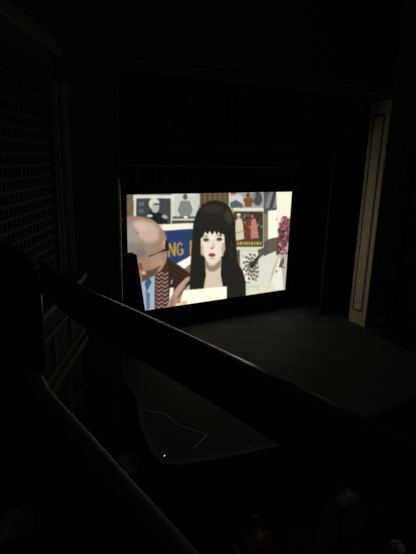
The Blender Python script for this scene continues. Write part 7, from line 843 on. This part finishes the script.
grain = rs.rand(H, W).astype(np.float32); grain = box1(box1(grain, 2, 0), 2, 1); img = np.clip(img*(1+(grain[..., None]-.5)*.16), 0, 1)
for ch in range(3): img[..., ch] = box1(box1(img[..., ch], 1, 0), 1, 1)
lin = np.where(img <= .04045, img/12.92, ((img+.055)/1.055)**2.4)
nx, ny = 342, 200
iy = np.clip((np.arange(ny+1)/ny*H).astype(int), 0, H-1); ix = np.clip((np.arange(nx+1)/nx*W).astype(int), 0, W-1)
samp = lin[np.ix_(iy, ix)]
vx = SX0-7.1+np.arange(nx+1)/nx*(SX1-SX0); vz = SZ1-np.arange(ny+1)/ny*(SZ1-SZ0)
co = np.zeros(((ny+1), (nx+1), 3), np.float32); co[..., 0] = vx[None, :]; co[..., 2] = vz[:, None]
idx = np.arange((ny+1)*(nx+1)).reshape(ny+1, nx+1)
faces = np.stack([idx[:-1,:-1], idx[1:,:-1], idx[1:,1:], idx[:-1,1:]], -1).reshape(-1, 4)
me = bpy.data.meshes.new('projected_picture'); me.from_pydata(co.reshape(-1,3).tolist(), [], faces.tolist())
ca = me.color_attributes.new('film_frame', 'FLOAT_COLOR', 'POINT')
ca.data.foreach_set('color', np.concatenate([samp.reshape(-1,3), np.ones(((ny+1)*(nx+1),1))], 1).astype(np.float32).ravel())
m = bpy.data.materials.new('projected_film_frame'); m.use_nodes = True; nt = m.node_tree
for n in list(nt.nodes): nt.nodes.remove(n)
at = nt.nodes.new('ShaderNodeAttribute'); at.attribute_name = 'film_frame'; em = nt.nodes.new('ShaderNodeEmission'); ou = nt.nodes.new('ShaderNodeOutputMaterial')
em.inputs['Strength'].default_value = SCREEN_GAIN
nt.links.new(at.outputs['Color'], em.inputs['Color']); nt.links.new(em.outputs[0], ou.inputs['Surface']); me.materials.append(m)
o = bpy.data.objects.new('projected_picture', me); COL.objects.link(o); o.parent = sc; o.location = (0, -.002, 0)

# tie line from the arch to the screen frame
bm = B(); add_tube(bm, smooth_path([(XL+.01, YP+.04, 3.77), (3.62, 10.32, 3.52), (4.1, 11.76, 3.42)], 6), .008, 6)
tag(obj('tie_line', bm, M['cable'], smooth=True), 'short pale tie line from the arch edge to the screen frame', 'cord')

# pipe battens above the screen with small spike marks
def batten(z, y, marks, label):
    b = thing('pipe_batten', label, 'pipe', (7.1, y, z), group='pipe battens above the screen')
    bm = B(); add_tube(bm, [(-3.1, 0, 0), (0, 0, 0), (3.3, 0, 0)], .024, 12); obj('pipe', bm, M['metal'], b, True)
    for x in (-2.8, 0, 2.8):
        bm = B(); add_tube(bm, [(x, 0, .02), (x, 0, 9.4-z)], .004, 6); obj('lift_line', bm, M['black'], b)
    for x in marks:
        bm = B(); add_tube(bm, [(x-.012, 0, 0), (x+.012, 0, 0)], .027, 12); obj('tape_band', bm, M['tape'], b)
batten(5.22, 11.5, [-2.4, -1.6, -1.5, -1.42, -.9, -.3, 1.9, 2.3], 'upper of the two black pipe battens above the screen, with few tape bands')
batten(4.78, 11.3, [-2.1, -1.9, -1.15, -.9, -.2, .0, .2, .45, .7, .95, 1.2, 1.45, 1.75, 2.3], 'lower of the two black pipe battens above the screen, dotted with tape bands')

# black loudspeaker tower with one raked side, left of the screen
sp = thing('speaker_tower', 'tall black speaker tower with slanted side covering the lower left screen corner', 'speaker', (3.95, 10.75, 0))
bm = B(); add_prism(bm, [(-.35, 0), (.46, 0), (.335, 1.05), (.115, 2.60), (-.35, 2.60)], -.15, .2, 'y'); obj('cabinet', bm, M['box'], sp)
bm = B(); add_prism(bm, [(-.30, .2), (.36, .2), (.25, 1.1), (.06, 2.45), (-.30, 2.45)], -.165, -.15, 'y'); obj('grille', bm, M['mask'], sp)
for z in (.6, 1.25, 1.9):
    bm = B(); p = [(.0+.13*math.cos(a*math.pi/10), z+.13*math.sin(a*math.pi/10)) for a in range(20)]; add_prism(bm, p, -.175, -.165, 'y'); obj('driver', bm, M['box'], sp)

# ------------------------------------------------------------------ small things on the stage
bm = B(); add_sweep(bm, [tuple(q[:2]) for q in smooth_path([(3.1,7.79,0),(3.27,7.62,0),(3.41,7.46,0),(3.44,7.2,0),(3.50,6.93,0),(3.64,6.70,0),(3.80,6.50,0)], 5)]+[(3.80,6.44),(3.6,6.32),(3.37,6.19)], [(-.014,0),(.014,0),(.014,.005),(.008,.008),(-.008,.008),(-.014,.005)])
tag(obj('floor_cable', bm, M['cable']), 'thin flat pale cable zigzagging over the left apron floor', 'cable')
marks = [((3.22,8.08),.05,.02,.5),((3.08,7.77),.035,.035,0),((2.88,7.12),.06,.03,.9),((2.90,6.81),.06,.03,.9),((2.88,6.36),.20,.02,1.4),((3.10,6.03),.07,.03,-.2),((3.55,5.90),.08,.03,-.2),((4.3,5.76),.08,.03,-.2)]
mlabels = ['small upright pale tape mark, farthest back of those on the left apron edge','round pale tape dot where the thin floor cable begins','pale tape mark midway along the left apron edge','pale tape mark just forward of the midway one on the left apron edge',
 'long pale tape strip beside the tiny lit lamp at the apron corner','pale tape mark on the front apron edge nearest the corner','second pale tape mark from the left corner along the front apron edge','third pale tape mark from the left corner along the front apron edge']
for ((x, y), l, w, a), lb in zip(marks, mlabels):
    bm = B(); T = Matrix.Translation((x, y, 0)) @ Matrix.Rotation(a, 4, 'Z'); z0 = .004
    add_box(bm, -l/2, l/2, -w/2, w/2, z0, z0+.006, .002, T=T); tag(obj('tape_mark', bm, M['tape']), lb, 'tape', 'tape marks along the apron edge')
for (x, y), lb in (((6.6,9.0),'pale tape speck on the stage floor left of centre, in front of the screen'),((9.2,9.6),'pale tape speck on the stage floor towards the cream pilaster'),((7.6,7.1),'pale tape speck on the floor at the right of the apron')):
    bm = B(); add_box(bm, x-.03, x+.03, y-.015, y+.015, 0, .003); tag(obj('tape_mark', bm, M['tape']), lb, 'tape', 'tape specks on the stage floor')
lm = thing('indicator_lamp', 'tiny white lit lamp at the front left corner of the apron', 'lamp', (2.835, 6.22, .004))
bm = B(); add_tube(bm, [(0,0,0),(0,0,.02)], .02, 12); obj('housing', bm, M['black'], lm)
bm = B(); bmesh.ops.create_icosphere(bm, subdivisions=2, radius=.009); bmesh.ops.translate(bm, verts=bm.verts, vec=(0,0,.026)); obj('bulb', bm, glow('lamp_bulb', (.95,1,.9), 1.6), lm, True)

# stairs and board by the left corner of the apron
st = thing('stage_steps', 'dark wooden steps with a spindled rail left of the apron', 'stairs', (2.38, 7.98, ZA))
bm = B()
for k in range(6): add_box(bm, -.45, .38, -.68+k*.22, .6, k*.19, (k+1)*.19, .004)
obj('treads', bm, M['black'], st)
bm = B()
for k in range(6): add_box(bm, -.45, .38, -.685+k*.22, -.65+k*.22, (k+1)*.19-.004, (k+1)*.19+.006)
obj('nosing', bm, M['plaster'], st)
bm = B(); add_box(bm, -.45, .38,   .50, .56, 1.72, 1.78, .01); obj('handrail', bm, M['black'], st)
for k in range(8):
    bm = B(); x = -.42+k*.11; add_tube(bm, [(x, .53, 1.14), (x, .53, 1.73)], .012, 8); obj('spindle', bm, M['plaster'], st)
bd = B(); add_box(bd, 2.28, 2.72, 6.60, 7.15, -.42, -.40, .004)
pt = thing('side_table', 'pale-topped tall table standing in the gap left of the apron edge', 'table', (0,0,0))
obj('table_top', bd, M['paper'], pt)
for x in (2.32, 2.68):
    for y in (6.65, 7.10):
        bm = B(); add_tube(bm, [(x, y, ZA), (x, y, -.42)], .015, 8); obj('leg', bm, M['black'], pt)

# ------------------------------------------------------------------ near balcony box: rail, post, ledge
path = [tuple(v[:2]) for v in smooth_path([(.385,2.28,0),(.435,1.76,0),(.525,1.36,0),(.60,1.01,0),(.655,.74,0),(.71,.46,0),(.77,.1,0),(.80,-.4,0)], 6)]
rl = thing('balcony_rail', 'broad dark balcony rail with a metal top strip added to catch screen light, slanting across the view', 'railing')
bm = B(); add_sweep(bm, path, [(-.018,4.335),(.012,4.335),(.012,4.484),(-.018,4.484)]); obj('rail_board', bm, M['rail'], rl, True)
bm = B(); add_sweep(bm, path, [(.014,4.484),(.014,4.496),(.010,4.4985),(-.002,4.4965),(-.014,4.492),(-.021,4.487),(-.021,4.484)]); obj('top_edge', bm, M['cap'], rl, True)  # added strip, sloped to throw back the screen's light as a highlight
for i in (8, 20, 32):
    x, y = path[i]; bm = B(); add_tube(bm, [(x, y, 3.9), (x, y, 4.34)], .006, 8)
    if i == 32: obj('support', bm, M['rail'], rl, True)
    else: bm.free()
# corner post
po = thing('corner_post', 'black rounded balcony corner post at the left end of the rail', 'post', (.15, 2.30, 3.2))
bm = B(); add_box(bm, -.22, .205, -.10, .10, 0, 1.26, .02); obj('shaft', bm, M['rail'], po, True)
bm = B()
prof = [(0,1.40),(.06,1.395),(.12,1.375),(.17,1.34),(.205,1.29),(.215,1.25)]
rings = []
for r, z in prof[1:]: rings.append([bm.verts.new((r*1.0*math.cos(a*math.pi/16)-.01, r*.55*math.sin(a*math.pi/16), z)) for a in range(32)])
top = bm.verts.new((-.01,0,1.40))
for k in range(32): bm.faces.new((top, rings[0][k], rings[0][(k+1) % 32]))
for a, b in zip(rings, rings[1:]):
    for k in range(32): bm.faces.new((a[k], b[k], b[(k+1) % 32], a[(k+1) % 32]))
bm.faces.new(rings[-1]); obj('domed_cap', bm, M['rail'], po, True)
bm = B(); add_tube(bm, [(.208, -.085, .78), (.208, -.085, 1.2)], .004, 8); obj('corner_edge', bm, M['cap'], po, True)  # thin metal strip added for the highlight down the post edge
# ledge wall of the box
lp = [tuple(v[:2]) for v in smooth_path([(.335,2.22,0),(.345,1.97,0),(.405,1.60,0),(.455,1.27,0),(.51,.92,0),(.56,.5,0),(.60,.05,0),(.62,-.5,0)], 6)]
lg = thing('balcony_ledge', 'low curved balcony parapet with a padded dark ledge along the lower left', 'parapet')
bm = B(); add_sweep(bm, lp, [(.015,3.0),(.09,3.0),(.09,3.925),(.015,3.925)]); obj('parapet_wall', bm, M['rail'], lg, True)
bm = B(); add_sweep(bm, lp, [(.052+.055*math.cos(a*math.pi/8), 3.93+.026*math.sin(a*math.pi/8)) for a in range(16)]); obj('padded_ledge', bm, M['ledge'], lg, True)
# left continuation of the box front
bm = B(); add_box(bm, -2.4, -.09, 2.24, 2.34, 3.0, 4.46, .02)
lf = thing('box_front', 'solid black box front running left from the corner post', 'parapet'); obj('panel', bm, M['rail'], lf)
bm = B(); add_box(bm, -2.4, -.09, 2.22, 2.36, 4.46, 4.53, .02); obj('cap', bm, M['rail'], lf)
bm = B(); add_prism(bm, [(-2.4,-1.2),(.55,-1.2),(.50,.5),(.40,.95),(.34,1.3),(.28,2.0),(.25,2.24),(-2.4,2.24)], 2.9, 3.0)
o = struct('floor_balcony', bm, M['black'])

# ------------------------------------------------------------------ seats and a few spectators
def make_seat(label):
    s = thing('theatre_seat', label, 'seat', (0,0,ZA), group='theatre seats below the stage')
    bm = B(); add_box(bm, -.23, .23, -.20, .24, .40, .48, .03); obj('seat_cushion', bm, M['seat'], s, True)
    bm = B(); out = [(-.24,.45),(.24,.45),(.24,.86)]+[(.24*math.cos(a*math.pi/12), .86+.12*math.sin(a*math.pi/12)) for a in range(1, 12)]+[(-.24,.86)]
    add_prism(bm, out, -.28, -.21, 'y'); obj('backrest', bm, M['seat'], s)
    for x in (-.27, .27):
        bm = B(); add_box(bm, x-.02, x+.02, -.24, .18, .60, .64, .01); obj('armrest', bm, M['black'], s)
        bm = B(); add_box(bm, x-.015, x+.015, -.22, .12, 0, .60, .005); obj('leg', bm, M['black'], s)
    return s
s0 = None
rows = [(4.30, [3.38, 3.98, 4.56, 5.14]), (3.05, [4.20, 4.80, 5.40])]
slab = {(0,0):'theatre seat holding the person in maroon, left end of the farther row',(0,1):'empty theatre seat right beside the person in maroon',(0,2):'empty theatre seat left of the person in the grey shirt, farther row',(0,3):'theatre seat holding the person in the grey shirt',
        (1,0):'empty theatre seat at the left end of the nearer row',(1,1):'theatre seat holding the grey-haired person in the nearer row',(1,2):'empty theatre seat at the right end of the nearer row'}
for r, (y, xs) in enumerate(rows):
    for i, x in enumerate(xs):
        if s0 is None: s = s0 = make_seat('')
        else: s = copy_tree(s0)
        s.location = (x, y, ZA); s['label'] = slab[(r, i)]
def skin_mesh(name, verts, edges, radii, m, parent, sub=1):
    me = bpy.data.meshes.new(name); me.from_pydata(verts, edges, []); o = bpy.data.objects.new(name, me); COL.objects.link(o)
    md = o.modifiers.new('skin', 'SKIN'); md.use_smooth_shade = True
    for i, r in enumerate(radii):
        sv = me.skin_vertices[0].data[i]; sv.radius = r if isinstance(r, tuple) else (r, r); sv.use_root = (i == 0)
    s = o.modifiers.new('sub', 'SUBSURF'); s.levels = sub; s.render_levels = sub
    dg = bpy.context.evaluated_depsgraph_get(); me2 = bpy.data.meshes.new_from_object(o.evaluated_get(dg))
    me2.name = name; bpy.data.objects.remove(o); me2.materials.clear(); me2.materials.append(m)
    o = bpy.data.objects.new(name, me2); COL.objects.link(o)
    if parent: o.parent = parent
    return o
def person(loc, rz, shirt, hair, label, turn=0):
    V = [(0,-.05,.56),(0,-.08,.76),(0,-.09,.95),(0,-.07,1.06),(0,-.05,1.13),(0,-.03,1.22),(0,-.02,1.28)]; R_ = [(.15,.12),(.14,.11),(.16,.11),(.06,.06),(.052,.052),(.078,.092),(.06,.07)]
    E_ = [(i, i+1) for i in range(6)]
    def chain(start, pts, rr):
        p = start
        for q, r in zip(pts, rr): V.append(q); R_.append(r); E_.append((p, len(V)-1)); p = len(V)-1
        return p
    for s in (-1, 1):
        w = chain(2, [(s*.18,-.08,.98),(s*.25,-.04,.74),(s*.17,.20,.66),(s*.13,.27,.64)], [.06,.045,.036,.03])
        for k in range(4): chain(w, [(s*(.16-k*.022),.33,.635),(s*(.16-k*.024),.365-.008*abs(k-1.4),.61)], [.010,.008])
        chain(w, [(s*.09,.28,.64),(s*.07,.31,.63)], [.011,.009])
        chain(0, [(s*.10,.05,.54),(s*.11,.36,.52),(s*.11,.36,.10),(s*.11,.46,.05)], [.09,.065,.045,.035])
    body = skin_mesh('person', V, E_, R_, M['skin'], None, 2)
    body.location = loc; body.rotation_euler = (0,0,rz); tag(body, label, 'person')
    sv = [(0,-.05,.54),(0,-.08,.76),(0,-.09,.95),(0,-.075,1.05),(-.18,-.08,.98),(-.235,-.05,.80),(.18,-.08,.98),(.235,-.05,.80)]
    skin_mesh('shirt', sv, [(0,1),(1,2),(2,3),(2,4),(4,5),(2,6),(6,7)], [(.175,.145),(.165,.135),(.185,.135),.07,.078,.062,.078,.062], shirt, body, 2)
    tv = [(0,-.05,.52)]; te = []; tr = [(.18,.12)]
    for s in (-1,1):
        tv += [(s*.10,.05,.54),(s*.11,.37,.52),(s*.11,.37,.14)]; n = len(tv); te += [(0,n-3),(n-3,n-2),(n-2,n-1)]; tr += [.105,.08,.06]
    skin_mesh('trousers', tv, te, tr, M['trousers'], body, 1)
    bm = B(); bmesh.ops.create_uvsphere(bm, u_segments=20, v_segments=12, radius=1)
    for v in list(bm.verts):
        if v.co.z < -.25 or (v.co.y > .45 and v.co.z < .35): bm.verts.remove(v)
    for v in bm.verts: v.co = Vector((v.co.x*.088, v.co.y*.105-.028, v.co.z*.105+1.245))
    h = obj('hair', bm, hair, body, True); md = h.modifiers.new('t', 'SOLIDIFY'); md.thickness = .012
    bm = B()
    for s in (-1,1):
        bm = B(); g_ = bmesh.ops.create_icosphere(bm, subdivisions=1, radius=.011)['verts']
        for v in g_: v.co += Vector((s*.03,.062,1.235))
        obj('eye', bm, M['black'], body, True)
    bm = B(); add_tube(bm, [(0,.055,1.24),(0,.085,1.205),(0,.062,1.195)], [.008,.015,.010], 8); obj('nose', bm, M['skin'], body, True)
    return body
person((3.38,4.30,ZA), .1, M['red_shirt'], M['hair'], 'brown-haired person in a maroon top sitting left end of the farther seat row')
person((5.14,4.30,ZA), -.1, M['shirt'], M['hair'], 'brown-haired person in a grey shirt seated by the stage front')
person((4.80,3.05,ZA), .15, M['shirt'], M['grey_hair'], 'grey-haired person seated alone in the nearer row at lower right')

# ------------------------------------------------------------------ light
w = bpy.data.worlds.new('house'); C.world = w; w.use_nodes = True
w.node_tree.nodes['Background'].inputs[0].default_value = (.9,1,.85,1); w.node_tree.nodes['Background'].inputs[1].default_value = WORLD
ld = bpy.data.lights.new('fill_light', 'AREA'); ld.shape = 'RECTANGLE'; ld.size = 3; ld.size_y = 1; ld.energy = FILL_POWER; ld.color = (1, .97, .82)  # soft unseen fill added behind the camera to lift the dark hall
lo = bpy.data.objects.new('fill_light', ld); COL.objects.link(lo); lo.location = (8.5, -5.5, 7.5); lo.rotation_euler = Vector((-2.5, 15, -5.5)).to_track_quat('-Z', 'Y').to_euler()
# ------------------------------------------------------------------ camera
cd = bpy.data.cameras.new('camera'); cam = bpy.data.objects.new('camera', cd); COL.objects.link(cam); C.camera = cam
p, r, a = math.radians(14.632), math.radians(1.479), math.radians(30.121)
fw = Vector((math.sin(a)*math.cos(p), math.cos(a)*math.cos(p), -math.sin(p))); rt0 = Vector((math.cos(a), -math.sin(a), 0)); up0 = rt0.cross(fw)
rt = math.cos(r)*rt0+math.sin(r)*up0; up = -math.sin(r)*rt0+math.cos(r)*up0
Mx = Matrix((rt, up, -fw)).transposed().to_4x4(); Mx.translation = Vector((0,0,5)); cam.matrix_world = Mx
cd.sensor_fit = 'HORIZONTAL'; cd.sensor_width = 36; cd.lens = 455.946/416*36; cd.clip_start = .05; cd.clip_end = 100
v = C.view_settings; v.view_transform = 'Standard'; v.look = 'None'; v.gamma = 1; v.use_curve_mapping = False; v.exposure = 0
